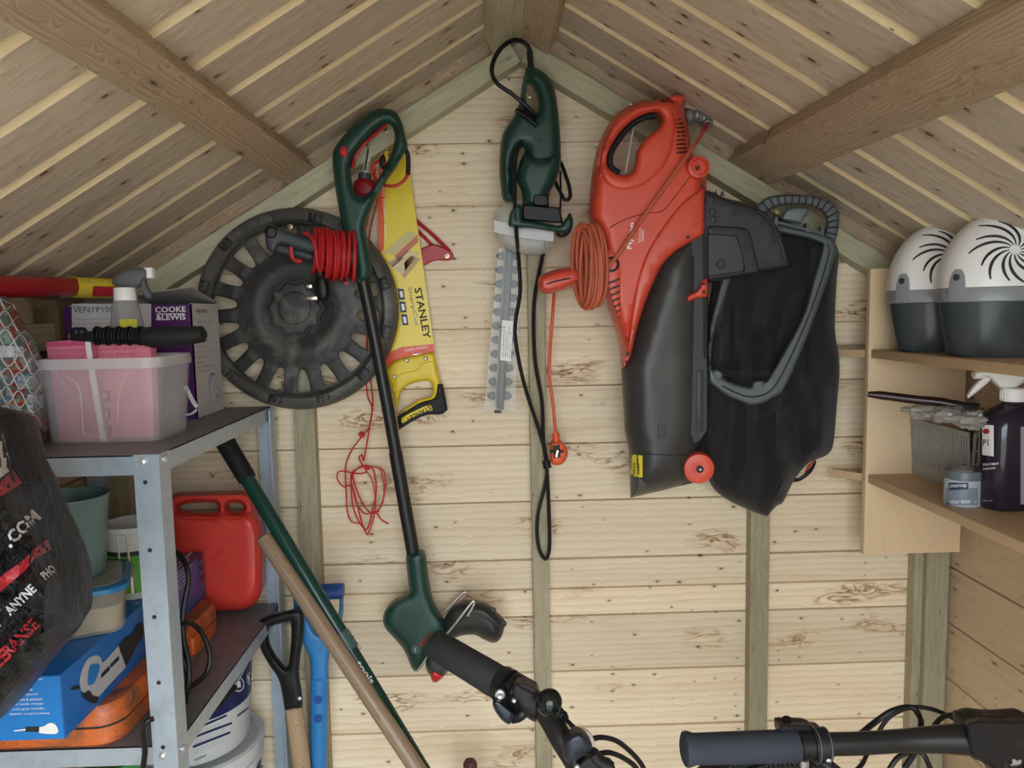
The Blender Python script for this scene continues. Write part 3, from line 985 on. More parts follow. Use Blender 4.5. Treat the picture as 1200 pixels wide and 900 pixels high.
mk('strand', MB().tube(spath([(430, 545), (420, 548), (412, 560), (413, 590), (420, 610), (430, 620), (436, 600), (441, 575), (438, 552), (430, 546), (415, 552), (415, 565), (425, 590), (437, 602), (448, 590), (450, 570), (445, 550), (432, 546)], 5, -0.004), RS, 6), red_cord, st)
mk('knot', MB().ball(PY(423.5, 509.5, yy), 0.0052, 10).tube(spath([(420, 509), (424, 506), (427, 511), (422, 513)]), RS, 6), red_cord, st)
mk('knot', MB().ball(PY(431, 548, yy - 0.004), 0.005, 10), red_cord, st)

# ---------------------------------------------------------------- grass trimmer
tr = thing('grass_trimmer', 'dark green electric grass trimmer hung by its loop handle in front of the wheel cover', 'grass trimmer', PY(490, 790, -0.08))
YT = -0.098
lo = smooth([(389.6, 184), (393, 172), (406.7, 154), (423, 139), (439, 129), (452, 127), (464, 131.5), (471, 143), (475.5, 160), (478, 171.5), (473.5, 180), (463.6, 197), (451, 215), (440.5, 234), (432.5, 251), (428.5, 266), (430.7, 282), (434.5, 306), (435.3, 322), (424, 332), (418, 331), (412.5, 308), (405.5, 285), (398.5, 252), (392.5, 218)], 4)
li = smooth([(411, 195), (415.5, 181), (428, 165), (442, 151), (452.5, 145), (460, 150), (462.7, 163), (458, 179), (451, 195), (442, 212), (433.3, 225), (424.4, 230), (416.4, 225), (412.2, 212)], 4)
hd = mk('handle', inflate(lo, YT, 0.046, 9.0, [li], step=3.5), green, tr, 'dark green loop handle')
mk('trigger', inflate(smooth([(411.5, 193), (416, 181), (428, 165.5), (441, 152.5), (452.5, 144.5), (453, 147.5), (441, 159), (428, 170), (418, 184), (415.5, 196), (412.5, 197.5)], 4), YT, 0.018, 1.8, step=3), red, hd, 'red trigger bar')
mk('lock_button', MB().lathe([(0.0001, 0.004), (0.007, 0.004), (0.007, -0.002), (0.0045, -0.005), (0.0001, -0.0055)], PY(403, 178, YT - 0.0215), (0, 1, 0), 16, squash=1.35), red, hd)
mk('cord_grip', MB().tube(px_path([(473, 172, YT), (477.5, 180, YT), (478.5, 192, YT), (478, 205, YT)], 4), [0.0042] * 13, 10), M['black'], hd)
mk('mains_lead', MB().tube(px_path([(478, 203, YT), (474, 211, YT), (465, 217, YT), (455, 218, YT), (446, 215, YT + .01), (438, 206, YT + .02), (436, 197, YT + .02), (441, 190, YT + .02), (449, 189, YT + .01), (455, 196, YT)], 5), 0.0030, 8), red_cord, hd, 'red mains lead')
mk('cord_cleat', inflate(smooth([(444, 188), (449, 180), (452, 186), (452, 196), (447, 198)], 3), YT + 0.01, 0.012, 2, step=3), M['black'], hd)
screw(hd, 452.5, 152.5, -0.066, 0.0052)
tt = [PY(425, 326, YT), PY(440, 400, -0.094), PY(462, 520, -0.088), PY(484.5, 652, -0.08)]
mk('shaft', MB().tube(smooth3(tt, 4), 0.0118, 16), plastic('black_tube', (0.014, 0.014, 0.015), 0.35), tr, 'black shaft')
mk('shaft_sleeve', MB().tube([PY(463.5, 530, -0.0875), PY(484.5, 650, -0.08)], 0.0130, 16), plastic('black_tube_outer', (0.014, 0.014, 0.015), 0.38), tr)
mk('shaft_button', MB().ball(PY(479, 592, -0.078), 0.004), M['black'], tr)
YM = -0.075
mo = smooth([(475.6, 655), (478, 650), (486, 646), (495, 646), (499.5, 652), (502, 675), (507, 702), (514, 718), (521, 729), (521.5, 742), (506, 752), (502, 762), (499.5, 772), (492, 785), (487, 787), (482, 782), (474, 763), (462, 748), (452, 737), (448.6, 727), (451, 716), (459, 706), (471, 699), (479, 693), (478, 680)], 4)
mh = mk('motor_housing', inflate(mo, YM, 0.070, 10, step=4), green, tr, 'green motor housing')
gb = bvh_of([mh])
gr = MB()
for i in range(9):
    for j in range(12):
        a, b = 463.5 + i * 3.0 - j * 0.9 + 8, 712 + j * 3.0 + i * 1.25
        if seg_dist(np.array([[a, b]]), np.array([[0., 0.]]), np.array([[0., 1.]]))[0] < 0: continue
        pts = [PY(a + 0.95 * cos(t), b + 0.95 * sin(t), YM) for t in (0, 1.05, 2.1, 3.14, 4.2, 5.2)]
        q = []
        for p in pts:
            h = seat(gb, p, 0.0006)
            if h is not None: q.append(h)
        if len(q) == 6:
            gr.add(q, [(0, 1, 2, 3, 4, 5)])
mk('vent_grille', gr, M['ink'], mh, kind='stuff')
text_px('lettering', 'BOSCH', 494.5, 758.5, 47, 20, 6, YM, plastic('dark_red_ink', (0.30, 0.01, 0.02), 0.5), mh, 0.02, gb)
ring_l = MB()
cc = (486.5, 761.5)
for r0, r1 in ((3.6, 4.2),):
    vs, fs = [], []
    for k in range(20):
        a = 2 * pi * k / 20
        vs += [PY(cc[0] + r0 * cos(a), cc[1] + r0 * sin(a), YM), PY(cc[0] + r1 * cos(a), cc[1] + r1 * sin(a), YM)]
        fs.append((2 * k, 2 * k + 1, (2 * k + 3) % 40, (2 * k + 2) % 40))
decal('emblem', vs, fs, M['greyink'], mh, gb, lift=0.0008)
patch_px('emblem_bar', [(485.3, 759), (487.7, 759), (487.7, 764), (485.3, 764)], YM, M['greyink'], mh, gb, 3, 0.0008)
for t in ((-4, 0), (4, 0)): pass
ch_ = plastic('charcoal_head', (0.05, 0.055, 0.055), 0.42, 0.1)
mk('cutting_head', inflate(smooth([(500, 770), (506, 758), (520, 752), (531, 762), (532, 774), (524, 788), (514, 797), (505, 793), (499, 783)], 4), YM + 0.004, 0.055, 9, step=4), ch_, tr, 'charcoal cutting head')
mk('red_cap', inflate(smooth([(503, 789, 1), (509, 785), (518, 790), (519.5, 793), (513, 799), (507, 799)], 3), YM - 0.006, 0.042, 4, step=3), red, tr, 'red end cap')
gd = smooth([(519, 728, 1), (528, 713), (540, 706), (554, 704.5), (570, 708), (580, 716), (589, 724, 1), (592.6, 730, 1), (590.5, 738), (587, 748), (579, 753.5), (567, 749.6), (556, 744), (540, 745), (528, 750), (521, 752, 1)], 4)
gmat = plastic('black_guard', (0.022, 0.024, 0.024), 0.42, 0.25, 260, 0.35, (0.10, 0.10, 0.07), dscale=30)
gg = mk('debris_guard', inflate(gd, YM - 0.01, 0.055, 14, step=4, disp=lambda a, b, h: 0.02 * h * max(0, (a - 540) / 50) * 0.6), gmat, tr, 'black fan-shaped debris guard')
mk('guard_rib', MB().tube(px_path([(530, 735, -0.125), (552, 722, -0.130), (575, 728, -0.128), (585, 745, -0.115)], 4), 0.0015, 6), gmat, gg)
mk('guard_tab', MB().box(PY(578, 714.5, -0.10), (0.010, 0.010, 0.007), Matrix.Rotation(radians(25), 3, 'Y'), 0.001), gmat, gg)
mk('guard_tab', MB().box(PY(590, 730, -0.10), (0.011, 0.014, 0.008), Matrix.Rotation(radians(55), 3, 'Y'), 0.001), gmat, gg)
mk('wire_guard', MB().tube(px_path([(514, 724, -0.05), (530, 708, -0.045), (543, 695, -0.04), (545.5, 697, -0.04), (532, 711, -0.04)], 3), 0.0020, 8), M['steel'], tr, 'bright wire guard')
mk('wire_guard', MB().tube(px_path([(520, 747, -0.115), (535, 729, -0.135), (553, 706, -0.13), (555.5, 708, -0.13), (548, 722, -0.13)], 3), 0.0020, 8), M['steel'], tr, 'bright wire guard')
mk('wire_guard', MB().tube(px_path([(505, 762, -0.118), (497, 775, -0.12), (489, 786, -0.115)], 3), 0.0013, 8), M['steel'], tr, 'bright wire guard')
# grey second handle
YA = -0.115
grey = plastic('grey_plastic', (0.062, 0.070, 0.078), 0.42, 0.1)
ah = mk('second_handle', inflate(smooth([(310.5, 270), (314, 265), (321, 264), (330, 268.5), (366, 281), (400, 291), (402, 303), (368, 297), (348, 292), (328, 286), (322, 296), (314, 293), (311, 282)], 4), YA, 0.030, 5, step=3.5), grey, tr, 'grey second handle')
mk('handle_hole', MB().lathe([(6.8 * MPP(YA), 0.010), (6.8 * MPP(YA), -0.017), (5.6 * MPP(YA), -0.019), (5.2 * MPP(YA), -0.006), (0.0001, -0.006)], PY(320.5, 273, YA), (0, 1, 0), 24), M['black'], ah)
mk('handle_back', inflate(smooth([(312, 280), (330, 286), (365, 296), (368, 306), (345, 301), (322, 295), (314, 290)], 3), YA + 0.014, 0.02, 4, step=3.5), grey, ah)
mk('latch', MB().tube(px_path([(341, 289, YA - .008), (341.5, 299, YA - .008), (346, 305, YA - .008), (354, 306, YA - .008)], 4), 0.0042, 8, flat=0.7), plastic('red_latch', (0.40, 0.015, 0.02), 0.4), ah, 'red latch')
mk('clamp_knob', MB().lathe([(0.0001, 0.006), (0.011, 0.006), (0.011, -0.004), (0.008, -0.007), (0.0001, -0.008)], PY(404.5, 301.5, YA - 0.018), (0, 1, 0), 20), red, ah, 'red clamp knob')
mk('clamp', MB().lathe([(0.016, 0.008), (0.020, 0.0), (0.018, -0.014), (0.0001, -0.014)], PY(404, 302, YA), (0, 1, 0), 20), grey, ah)

# ---------------------------------------------------------------- coiled red lead with its plug
cr = tr
def coil(x0, x1, cy, ry, yc, rd, turns, r, seed, tilt=0.0, lean=0.0, bow=0.0):
    rnd = random.Random(seed)
    pts = []
    N = 18
    ph = [rnd.uniform(-1, 1) for _ in range(turns + 2)]
    for i in range(turns * N + 1):
        t = i / N
        k = int(t); fr = t - k
        a = 2 * pi * fr
        j = ph[k] + (ph[k + 1] - ph[k]) * fr
        # every turn wanders over the width of the bundle
        u = (t / turns)
        xx = x0 + (x1 - x0) * (u + 0.06 * j) + bow * cos(a) * 0.0 + lean * sin(a)
        zz = cy + ry * (1 + 0.10 * j) * cos(a) + tilt * (u - 0.5)
        dd = yc - rd * (1 + 0.15 * j) * sin(a)
        pts.append(PY(xx, zz, dd))
    return MB().tube(smooth3(pts, 2), r, 7)
mk('lead_coil', coil(368, 415, 297, 27, YA, 0.030, 11, 0.0034, 3, 6, 2.0), red_cord, cr)
mk('lead_coil', coil(374, 404, 299, 28, YA, 0.036, 6, 0.0034, 8, 4, 3.5), red_cord, cr)
mk('lead_coil', MB().tube(px_path([(356, 273, YA - .02), (364, 277, YA - .032), (370, 290, YA - .037), (372, 310, YA - .036), (375, 318, YA - .028)], 5), 0.0034, 8), red_cord, cr)
pg = mk('plug', inflate(smooth([(370, 327), (372, 323), (380, 322), (384, 330), (386, 345), (383, 352), (376, 353.5), (371, 351), (369, 338)], 4), YA - 0.012, 0.036, 6, step=3), M['black'], cr, 'black three-pin plug')
mk('cord_guard', MB().tube([PY(373.5, 313, YA - .02), PY(374.5, 318, YA - .02), PY(376, 324, YA - .016)], [0.0055, 0.0075, 0.0085], 12), M['black'], pg)
brass = plastic('nickel_pin', (0.75, 0.72, 0.62), 0.25, metal=1.0)
for a, b, w in ((362.5, 335.5, 0.010), (366, 349.5, 0.022)):
    mk('pin', MB().box(PY(a, b, YA - 0.018), (w, 0.005, 0.0062), Matrix.Rotation(radians(-4), 3, 'Y'), 0.0006), brass, pg, 'shiny metal pin')

# ---------------------------------------------------------------- hedge trimmer
ht = thing('hedge_trimmer', 'dark green electric hedge trimmer hung blade down under the roof apex', 'hedge trimmer', PY(605, 484, -0.07))
YH = -0.085
hm = plastic('green_hedge_trimmer', (0.012, 0.048, 0.039), 0.36, 0.12, 700)
ho = smooth([(616.5, 79, 1), (628, 79, 1), (635, 83), (642, 89), (649, 101), (653, 121), (656, 149), (657.3, 176), (657, 193), (650.5, 214), (644, 226), (643, 246, 1), (613, 246, 1), (611, 226), (604, 209), (602.7, 236, 1), (596, 237.5), (589, 233.5), (586.5, 218), (585, 195), (587, 165), (592, 151), (601, 138), (605, 129), (609, 118), (612, 98)], 4)
h1 = smooth([(618.5, 97), (626, 104), (630, 116), (630, 130), (626, 133), (618, 124), (616.5, 110)], 4)
h2 = smooth([(613, 172), (614.5, 180), (608.5, 198), (603.8, 207), (603, 196), (606, 182)], 4)
hb_ = mk('body', inflate(ho, YH, 0.062, 12, [h1, h2], step=3.5), hm, ht, 'dark green moulded body')
mk('gear_case', inflate(smooth([(615, 178), (634, 183), (655, 178), (656, 196), (649, 216), (643, 228), (643, 244, 1), (613, 244, 1), (611, 224), (605, 208)], 4), YH - 0.014, 0.055, 12, step=4), hm, ht)
mk('motor_ring', MB().tube(px_path([(616, 184, YH - .033), (626, 188, YH - .042), (640, 188, YH - .042), (654, 184, YH - .030)], 4), 0.0012, 6), M['black'], ht)
bb_ = bvh_of([hb_] + [c for c in ht.children if c.name.startswith('gear')])
for x0, y0 in ((600, 174), (598.7, 180), (597, 186), (595.5, 192), (594.2, 198)):
    patch_px('vent_slot', [(x0, y0), (x0 + 1.8, y0 - 3), (x0 + 2.2, y0 + 1.5), (x0 + 0.2, y0 + 5)], YH, M['ink'], hb_, bb_, 2, 0.0008)
for x0, y0 in ((617, 181), (616.2, 186.5), (615.2, 192), (614.5, 197.5)):
    patch_px('vent_slot', [(x0, y0), (x0 + 9, y0 - 9), (x0 + 9.5, y0 - 7), (x0 + 1, y0 + 2.2)], YH, M['ink'], hb_, bb_, 2, 0.0008)
mk('switch', inflate(smooth([(606, 128), (610, 127), (630, 140), (630, 147), (622, 146), (606, 133)], 3), YH - 0.008, 0.055, 3, step=3), M['black'], ht)
mk('screw_dot', MB().lathe([(0.0035, 0.004), (0.0035, -0.002), (0.0001, -0.002)], PY(632, 164.5, YH - 0.031), (0, 1, 0), 12), M['ink'], ht)
mk('black_plate', inflate([(612, 239), (656, 243), (660, 262), (612, 258)], YH - 0.034, 0.03, 2, step=4), M['black'], ht)
mk('black_plate', inflate([(624.5, 227), (642.7, 229), (643, 242), (624.5, 241)], YH - 0.036, 0.018, 1.5, step=4), M['black'], ht)
mk('front_handle', inflate(smooth([(596, 256), (598, 248), (603, 241), (611, 241), (612, 257, 1), (640, 262), (656, 264), (663, 256), (670, 253), (671.5, 263), (666, 272), (656, 272.5), (625, 268), (599, 266), (595.5, 262)], 3), YH - 0.045, 0.030, 4, step=3), hm, ht, 'green front handle bar')
mk('handle_tip', inflate(smooth([(651, 273), (661, 262), (667, 249.5), (671, 256), (670.5, 268), (665, 276), (657, 279)], 3), YH - 0.025, 0.034, 4, step=3), M['black'], ht)
mk('strap', MB().tube(px_path([(656.5, 200, YH + .02), (657, 225, YH + .01), (656.5, 250, YH - .01)], 3), 0.0022, 6), M['black'], ht)
screw(ht, 620.8, 112.5, YH + 0.012, 0.0044)
clear = plastic('clear_plastic', (0.62, 0.63, 0.60), 0.12, alpha=0.38, spec=0.6)
hazy = plastic('hazy_plastic', (0.68, 0.71, 0.70), 0.3, alpha=0.75)
gd_ = smooth([(592, 238), (602, 236), (630, 240), (646, 248), (650, 268), (649, 285), (640, 297), (618, 299), (594, 293), (582, 281), (577.5, 262), (582, 246)], 4)
gs = mk('hand_shield', inflate(gd_, YH + 0.004, 0.03, 12, step=4, front=0.8), clear, ht, 'clear plastic hand shield')
mk('shield_band', plate([(579, 258), (612, 265), (649, 270), (648.5, 283), (612, 279), (579, 272)], YH - 0.0265, YH - 0.0255), hazy, gs)
mk('cable_stub', MB().tube(px_path([(620.5, 60, YH), (621.5, 70, YH), (622.5, 82, YH)], 3), 0.0058, 10), M['rubber'], ht)
# blade in its clear scabbard
YB = -0.055
sc_ = [(584.3, 290), (611.7, 292.7), (603.5, 482.5), (567.4, 480.4)]
sbd = mk('scabbard', plate(sc_, YB - 0.012, YB + 0.008), plastic('clear_scabbard', (0.70, 0.73, 0.72), 0.1, alpha=0.22, spec=0.7), ht, 'clear plastic blade scabbard')
dark_st = plastic('dark_blade_steel', (0.045, 0.048, 0.052), 0.4, metal=0.1)
mk('blade_bar', inflate([(592.5, 288), (602, 289), (590.5, 480), (581.5, 479)], YB, 0.008, 2, step=6), dark_st, ht, 'dark steel blade bar')
mk('blade_edge', inflate([(591, 292), (593, 292), (582.2, 476), (580.2, 476)], YB - 0.003, 0.003, 1, step=6), plastic('worn_edge', (0.22, 0.23, 0.24), 0.4), ht)
mk('blade_tip', MB().box(PY(583.5, 482, YB), (0.014, 0.006, 0.006)), M['black'], ht)
tealg = plastic('tooth_steel', (0.045, 0.07, 0.08), 0.35, metal=0.1)
for k in range(11):
    u = k / 10.5
    lx = 590.0 - 11.0 * u; rx = 601.8 - 11.0 * u; py_ = 300 + 172 * u
    for sx, x_ in ((-1, lx), (1, rx)):
        mk('tooth', inflate(smooth([(x_, py_ - 4.5), (x_ + sx * 6, py_ - 3.6), (x_ + sx * 8.5, py_), (x_ + sx * 6, py_ + 3.6), (x_, py_ + 4.5)], 3), YB, 0.004, 1.2, step=3), tealg, ht)
lb = [(588.5, 375), (601.5, 376.5), (598.5, 423.5), (586, 422)]
lbo = mk('sticker', plate(lb, YB - 0.0135, YB - 0.0128), M['white'], ht, 'white warning sticker')
for k in range(4):
    text_px('lettering', ('WARNING', 'Attention', 'Achtung', 'Keep off')[k], 590 + 2.7 * k, 419, 86, 36 - 5 * (k % 2), 1.7, YB - 0.0140, M['ink'], lbo)
text_px('lettering', '!', 590.0, 384, 86, 1.4, 6, YB - 0.0140, M['ink'], lbo)

# hedge trimmer's cable: over the top, then hanging in a long loop
cb = ht
mk('cable_loop', MB().tube(px_path([(621.5, 68, YH), (620, 57, YH), (612, 49, -0.09), (602, 47, -0.10), (589.5, 54, -0.11), (579, 69.6, -0.115), (576.5, 85, -0.12), (583, 98, -0.125), (600, 110, -0.125), (614, 122, -0.122), (629, 136, -0.11), (634, 141, -0.09)], 5), 0.0040, 8), M['cable'], cb)
mk('cable_loop', MB().tube(px_path([(604, 129, -0.12), (612, 134, -0.12), (622, 141, -0.122), (630, 148, -0.118)], 5), 0.0040, 8), M['cable'], cb)
mk('cable_drop', MB().tube(px_path([(612, 166, -0.118), (605.5, 178, -0.122), (603.3, 200, -0.126), (603.5, 239, -0.14), (605, 271, -0.135), (608, 305, -0.075), (609.5, 343, -0.070), (603.5, 390, -0.070), (614, 449, -0.060), (632.8, 508, -0.048), (641, 541, -0.044), (639, 567, -0.044), (630, 605, -0.044), (630.5, 638, -0.044), (638.5, 655, -0.044), (643.8, 643, -0.044), (643.4, 600, -0.044), (641, 553, -0.052), (637, 516, -0.052), (635, 470, -0.052), (626.8, 419, -0.046), (626, 356, -0.046), (634.5, 306, -0.05), (637, 296, -0.05), (640, 270, -0.05)], 5), 0.0038, 8), M['cable'], cb)
mk('cable_loop', MB().tube(px_path([(650, 180, -0.05), (657.8, 192, -0.06), (663, 206, -0.07), (667, 219, -0.075), (668, 231, -0.075), (662, 234, -0.075), (655, 222, -0.07), (650, 212, -0.06)], 5), 0.0036, 8), M['cable'], cb)
mk('cable_tie', MB().tube([PY(640, 540, -0.048), PY(641.5, 548, -0.048)], 0.0085, 10), M['black'], cb)
# ---------------------------------------------------------------- red garden blower vacuum
bl = thing('garden_blower', 'large orange-red electric garden blower with a dark tube, hung nose down', 'garden blower', PY(770, 583, -0.10))
rd = plastic('orange_red_plastic', (0.66, 0.075, 0.038), 0.36, 0.08, 600, 0.12, (0.35, 0.05, 0.03))
rd2 = plastic('orange_red_panel', (0.64, 0.075, 0.040), 0.30, 0.05, 600, 0.1, (0.40, 0.08, 0.05))
tubem = plastic('dusty_grey_tube', (0.040, 0.040, 0.039), 0.38, 0.12, 400, 0.45, (0.10, 0.095, 0.082), dscale=9)
dk = plastic('dark_grey_plastic', (0.034, 0.036, 0.040), 0.45, 0.15, 500, 0.25, (0.09, 0.09, 0.085))
YBL = -0.100
tb = smooth([(768, 300, 1), (829, 232, 1), (830, 330), (830, 423), (830.5, 504, 1), (824, 518), (814, 545, 1), (812, 566, 1), (738.7, 583.6, 1), (737, 529, 1), (732, 505, 1), (728, 432, 1), (740, 390)], 4)
tbo = mk('blower_tube', inflate(tb, YBL, 0.130, 34, step=6, front=0.55), tubem, bl, 'dusty dark grey blower tube')
tbv = bvh_of([tbo])
def on_tube(pts, lift=0.001):
    out = []
    for a, b in pts:
        p = PY(a, b, YBL)
        out.append(seat(tbv, p, lift) or p)
    return out
mk('tube_seam', MB().tube(smooth3(on_tube([(738, 530), (755, 531.5), (775, 533), (796, 534), (806, 532), (814, 524), (822, 515)]), 3), 0.0009, 6), M['ink'], tbo)
mk('tube_mark', MB().tube(on_tube([(771, 499), (779, 499), (780, 512), (772, 512)]), 0.0007, 5, closed=True), M['ink'], tbo)
mk('nozzle_line', MB().tube(on_tube([(799, 536), (796, 552), (794, 569)]), 0.0009, 6), M['ink'], tbo)
# flat rail along the tube
mk('rail', inflate(smooth([(808, 262, 1), (829.5, 226, 1), (830.8, 504, 1), (822, 517), (812, 523, 1), (806, 506, 1), (808, 400)], 3), YBL - 0.018, 0.052, 2.5, step=6, front=0.9), dk, bl, 'flat dark rail')
mk('rail_groove', MB().tube([PY(812, 300, YBL - .065), PY(811.5, 380, YBL - .065), PY(808.5, 505, YBL - .065)], 0.0022, 6), M['ink'], bl)
mk('rail_edge', MB().tube([PY(824.5, 232, YBL - .066), PY(825.5, 360, YBL - .066), PY(826, 420, YBL - .066)], 0.0022, 6), M['ink'], bl)
mk('rail_lip', MB().box(PY(820, 470, YBL - 0.066), (0.012, 0.004, 0.11), bevel=0.0015), dk, bl)
bo = smooth([(803, 116), (797, 113), (787, 114.5), (776, 116), (761, 117), (746, 120), (734.5, 125.5), (722, 134), (713, 146), (705, 160), (699, 176), (694.5, 200), (691.5, 230), (690.5, 254), (699.6, 272), (706, 300), (709, 335), (715, 365), (727, 402), (728.5, 433, 1), (735, 428), (740, 419), (746.5, 392), (753, 368), (762, 343.6), (775.4, 314.5), (788, 299), (802, 289), (828, 275, 1), (828, 206, 1), (820, 196), (812, 180), (808, 157), (804, 140), (802, 128)], 4)
bh = smooth([(770, 132), (757, 134), (746, 139), (735, 147), (725, 158), (716, 173), (712, 185), (713.5, 195), (723, 203), (734, 204.5), (742, 199), (745.5, 189), (747.5, 175), (757, 162), (772, 150), (776, 140)], 4)
bdy = mk('body', inflate(bo, YBL - 0.01, 0.130, 15, [bh], step=4), rd, bl, 'orange-red moulded body with loop handle')
bv = bvh_of([bdy])
def on_b(pts, lift=0.0008, vv=None):
    out = []
    for a, b in pts:
        p = PY(a, b, YBL - 0.02)
        out.append(seat(vv or bv, p, lift) or p)
    return out
# raised handle shell and lower sweep
hs = smooth([(788, 121), (776, 119.5), (761, 121), (746, 124), (736, 129), (724, 138), (714, 152), (706, 172), (703, 195), (707, 214), (722, 224), (742, 224), (762, 215), (778, 200), (788, 182), (793, 160), (793, 140)], 4)
shl = mk('handle_shell', inflate(hs, YBL - 0.062, 0.024, 7, [[(a + (744 - a) * -0.02, b + (168 - b) * -0.02) for a, b in bh]], step=4, front=0.7), rd, bdy)
sw = smooth([(826, 218, 1), (826, 275, 1), (802, 288), (788, 298), (775, 313), (761, 343), (752, 368), (745, 392), (739, 418), (729.5, 431, 1), (735, 402), (739, 366), (745, 330), (755, 300), (768, 276), (785, 252), (803, 232)], 4)
swp = mk('side_panel', inflate(sw, YBL - 0.060, 0.034, 5, step=4, front=0.6), rd2, bdy, 'glossier red sweep panel')
bv2 = bvh_of([bdy, shl, swp])
mk('seam', MB().tube(smooth3(on_b([(704, 277), (715, 267), (730, 258.5), (745, 253), (760, 249.5), (776, 247.5), (790, 232), (803, 215), (810, 205)], 0.0002, bv2), 3), 0.0008, 5), plastic('seam_red', (0.12, 0.01, 0.006), 0.6), bdy)
mk('rubber_grip', MB().tube(px_path([(768, 135.5, YBL - 0.05), (757, 137, YBL - 0.05), (746, 142, YBL - .05), (736, 150, YBL - .05), (727, 161, YBL - .05), (718, 175, YBL - .05), (714.5, 187, YBL - .05), (717, 197, YBL - .05), (726, 203.5, YBL - .05)], 4), 0.0055, 10), M['rubber'], bdy, 'black rubber inside the handle')
mk('trigger', inflate(smooth([(784, 113), (790, 111), (801, 111.5), (803, 116), (799, 120), (790, 121), (784, 117)], 3), YBL - 0.03, 0.05, 3, step=3), rd, bdy)
mk('trigger_gap', inflate(smooth([(774, 117), (786, 119), (796, 122), (794, 125), (783, 123)], 3), YBL - 0.058, 0.012, 1.5, step=3), M['ink'], bdy)
for k in range(9):
    a0 = 791.5 - 0.25 * k * (1 if k > 4 else 0); b0 = 139 + 4.8 * k
    w_ = 8 + k * 0.9
    patch_px('vent_slot', [(a0 + .4 * k, b0 + 0.5), (a0 + w_, b0 - 0.6), (a0 + w_ + .5, b0 + 1.7), (a0 + .4 * k, b0 + 2.6)], YBL, M['ink'], bdy, bv2, 3, 0.0008)
for (a, b) in ((821.5, 218), (806, 278), (735.8, 414.5)):
    c = on_b([(a, b)], 0.0, bv2)[0]
    mk('screw_hole', MB().lathe([(0.0034, 0.003), (0.0034, -0.0006), (0.0001, -0.0006)], c, (0, 1, 0), 14), M['ink'], bdy)
kn = mk('wheel_knob', MB().lathe([(0.0001, 0.05), (0.0175, 0.05), (0.0195, 0.0), (0.0185, -0.007), (0.014, -0.0085), (0.0125, -0.004), (0.007, -0.004), (0.006, -0.009), (0.0001, -0.009)], PY(818, 196.5, YBL - 0.078), (0, 1, 0), 36), rd, bl, 'red round knob')
mk('knob_hole', MB().lathe([(0.0036, 0.002), (0.0036, -0.001), (0.0001, -0.001)], PY(818, 196.5, YBL - 0.087), (0, 1, 0), 14), M['ink'], kn)
text_px('lettering', 'Flymo', 741.8, 292.3, 84, 31, 7.4, YBL, M['whiteink'], bdy, 0.03, bv2)
text_px('lettering', 'Scirocco', 750.2, 285, 86, 17.5, 3.0, YBL, M['whiteink'], bdy, 0.0, bv2)
text_px('lettering', '3000W', 754.3, 283, 86, 13.5, 3.0, YBL, M['whiteink'], bdy, 0.0, bv2)
patch_px('logo_line', [(744, 289), (745, 289), (744.8, 272), (743.8, 272)], YBL, plastic('gold_ink', (0.45, 0.30, 0.06), 0.5), bdy, bv2, 3, 0.0007)
# lower cheek with air slots and its round cable outlet
ck = smooth([(703, 296), (710, 291), (720, 293), (727, 300), (730, 312), (730, 340), (730, 372), (727, 378), (718, 362), (711, 340), (706, 320)], 4)
cko = mk('air_intake', inflate(ck, YBL - 0.055, 0.030, 4, step=3.5, front=0.7), rd, bdy)
ckb = bvh_of([cko])
for k in range(7):
    a0, b0 = 712.5 + 1.6 * k, 327 + 7.0 * k
    e = min(729, a0 + 14)
    patch_px('air_slot', [(a0, b0 + 4), (e, b0 - 1.5), (e, b0 + 1), (a0 + .6, b0 + 6.3)], YBL, M['ink'], cko, ckb, 2.5, 0.0008)
co = on_b([(716, 310)], 0, bv2)[0]
mk('cable_outlet', MB().lathe([(0.0135, 0.004), (0.0135, -0.002), (0.0095, -0.003), (0.009, 0.0), (0.0001, 0.0)], co + Vector((0, -0.006, 0)), (0, 1, 0), 24), M['black'], bdy)
# yellow sticker, latch, bottom wheel
stk = patch_px('sticker', [(738.5, 532), (753, 534), (753, 559.6), (738.8, 558)], YBL, plastic('yellow_sticker', (0.80, 0.68, 0.05), 0.4), bl, tbv, 4, 0.0007)
for k, t in enumerate(('NEVER', 'KEEP')):
    text_px('lettering', t, 744.5 + 5 * k, 556, 90, 15, 2.6, YBL, M['ink'], stk, 0.02, tbv, lift=0.0012)
mk('latch', inflate(smooth([(804.5, 352), (806, 346), (814, 342), (820, 336), (822, 329), (829, 327), (829.5, 346), (824, 349), (816, 350), (808, 353.5)], 3), YBL - 0.066, 0.018, 3, step=3, front=0.8), rd, bl, 'red latch')
for q in ((824.8, 332.5), (824.8, 342.5)):
    mk('latch_hole', MB().lathe([(0.0028, 0.002), (0.0028, -0.001), (0.0001, -0.001)], PY(q[0], q[1], YBL - 0.0815), (0, 1, 0), 12), M['ink'], bl)
whc = PY(819, 549, YBL - 0.055)
wh = mk('wheel', MB().lathe([(0.0001, 0.03), (0.0255, 0.03), (0.0290, 0.024), (0.0290, 0.004), (0.0265, -0.004), (0.017, -0.0065), (0.010, -0.0055), (0.0001, -0.0055)], whc, (0.10, 1, 0), 40), rd, bl, 'small red wheel')
mk('hub', MB().lathe([(0.0065, 0.001), (0.0065, -0.003), (0.004, -0.0045), (0.0001, -0.0045)], whc + Vector((0, -0.0055, 0)), (0, 1, 0), 18), M['ink'], wh)
mk('axle_cap', MB().ball(whc + Vector((0, -0.010, 0)), 0.0028, 10), M['steel'], wh)
screw(bl, 770.5, 136.5, YBL + 0.03, 0.0048)
screw(bl, 800, 122.0, -0.05, 0.003)
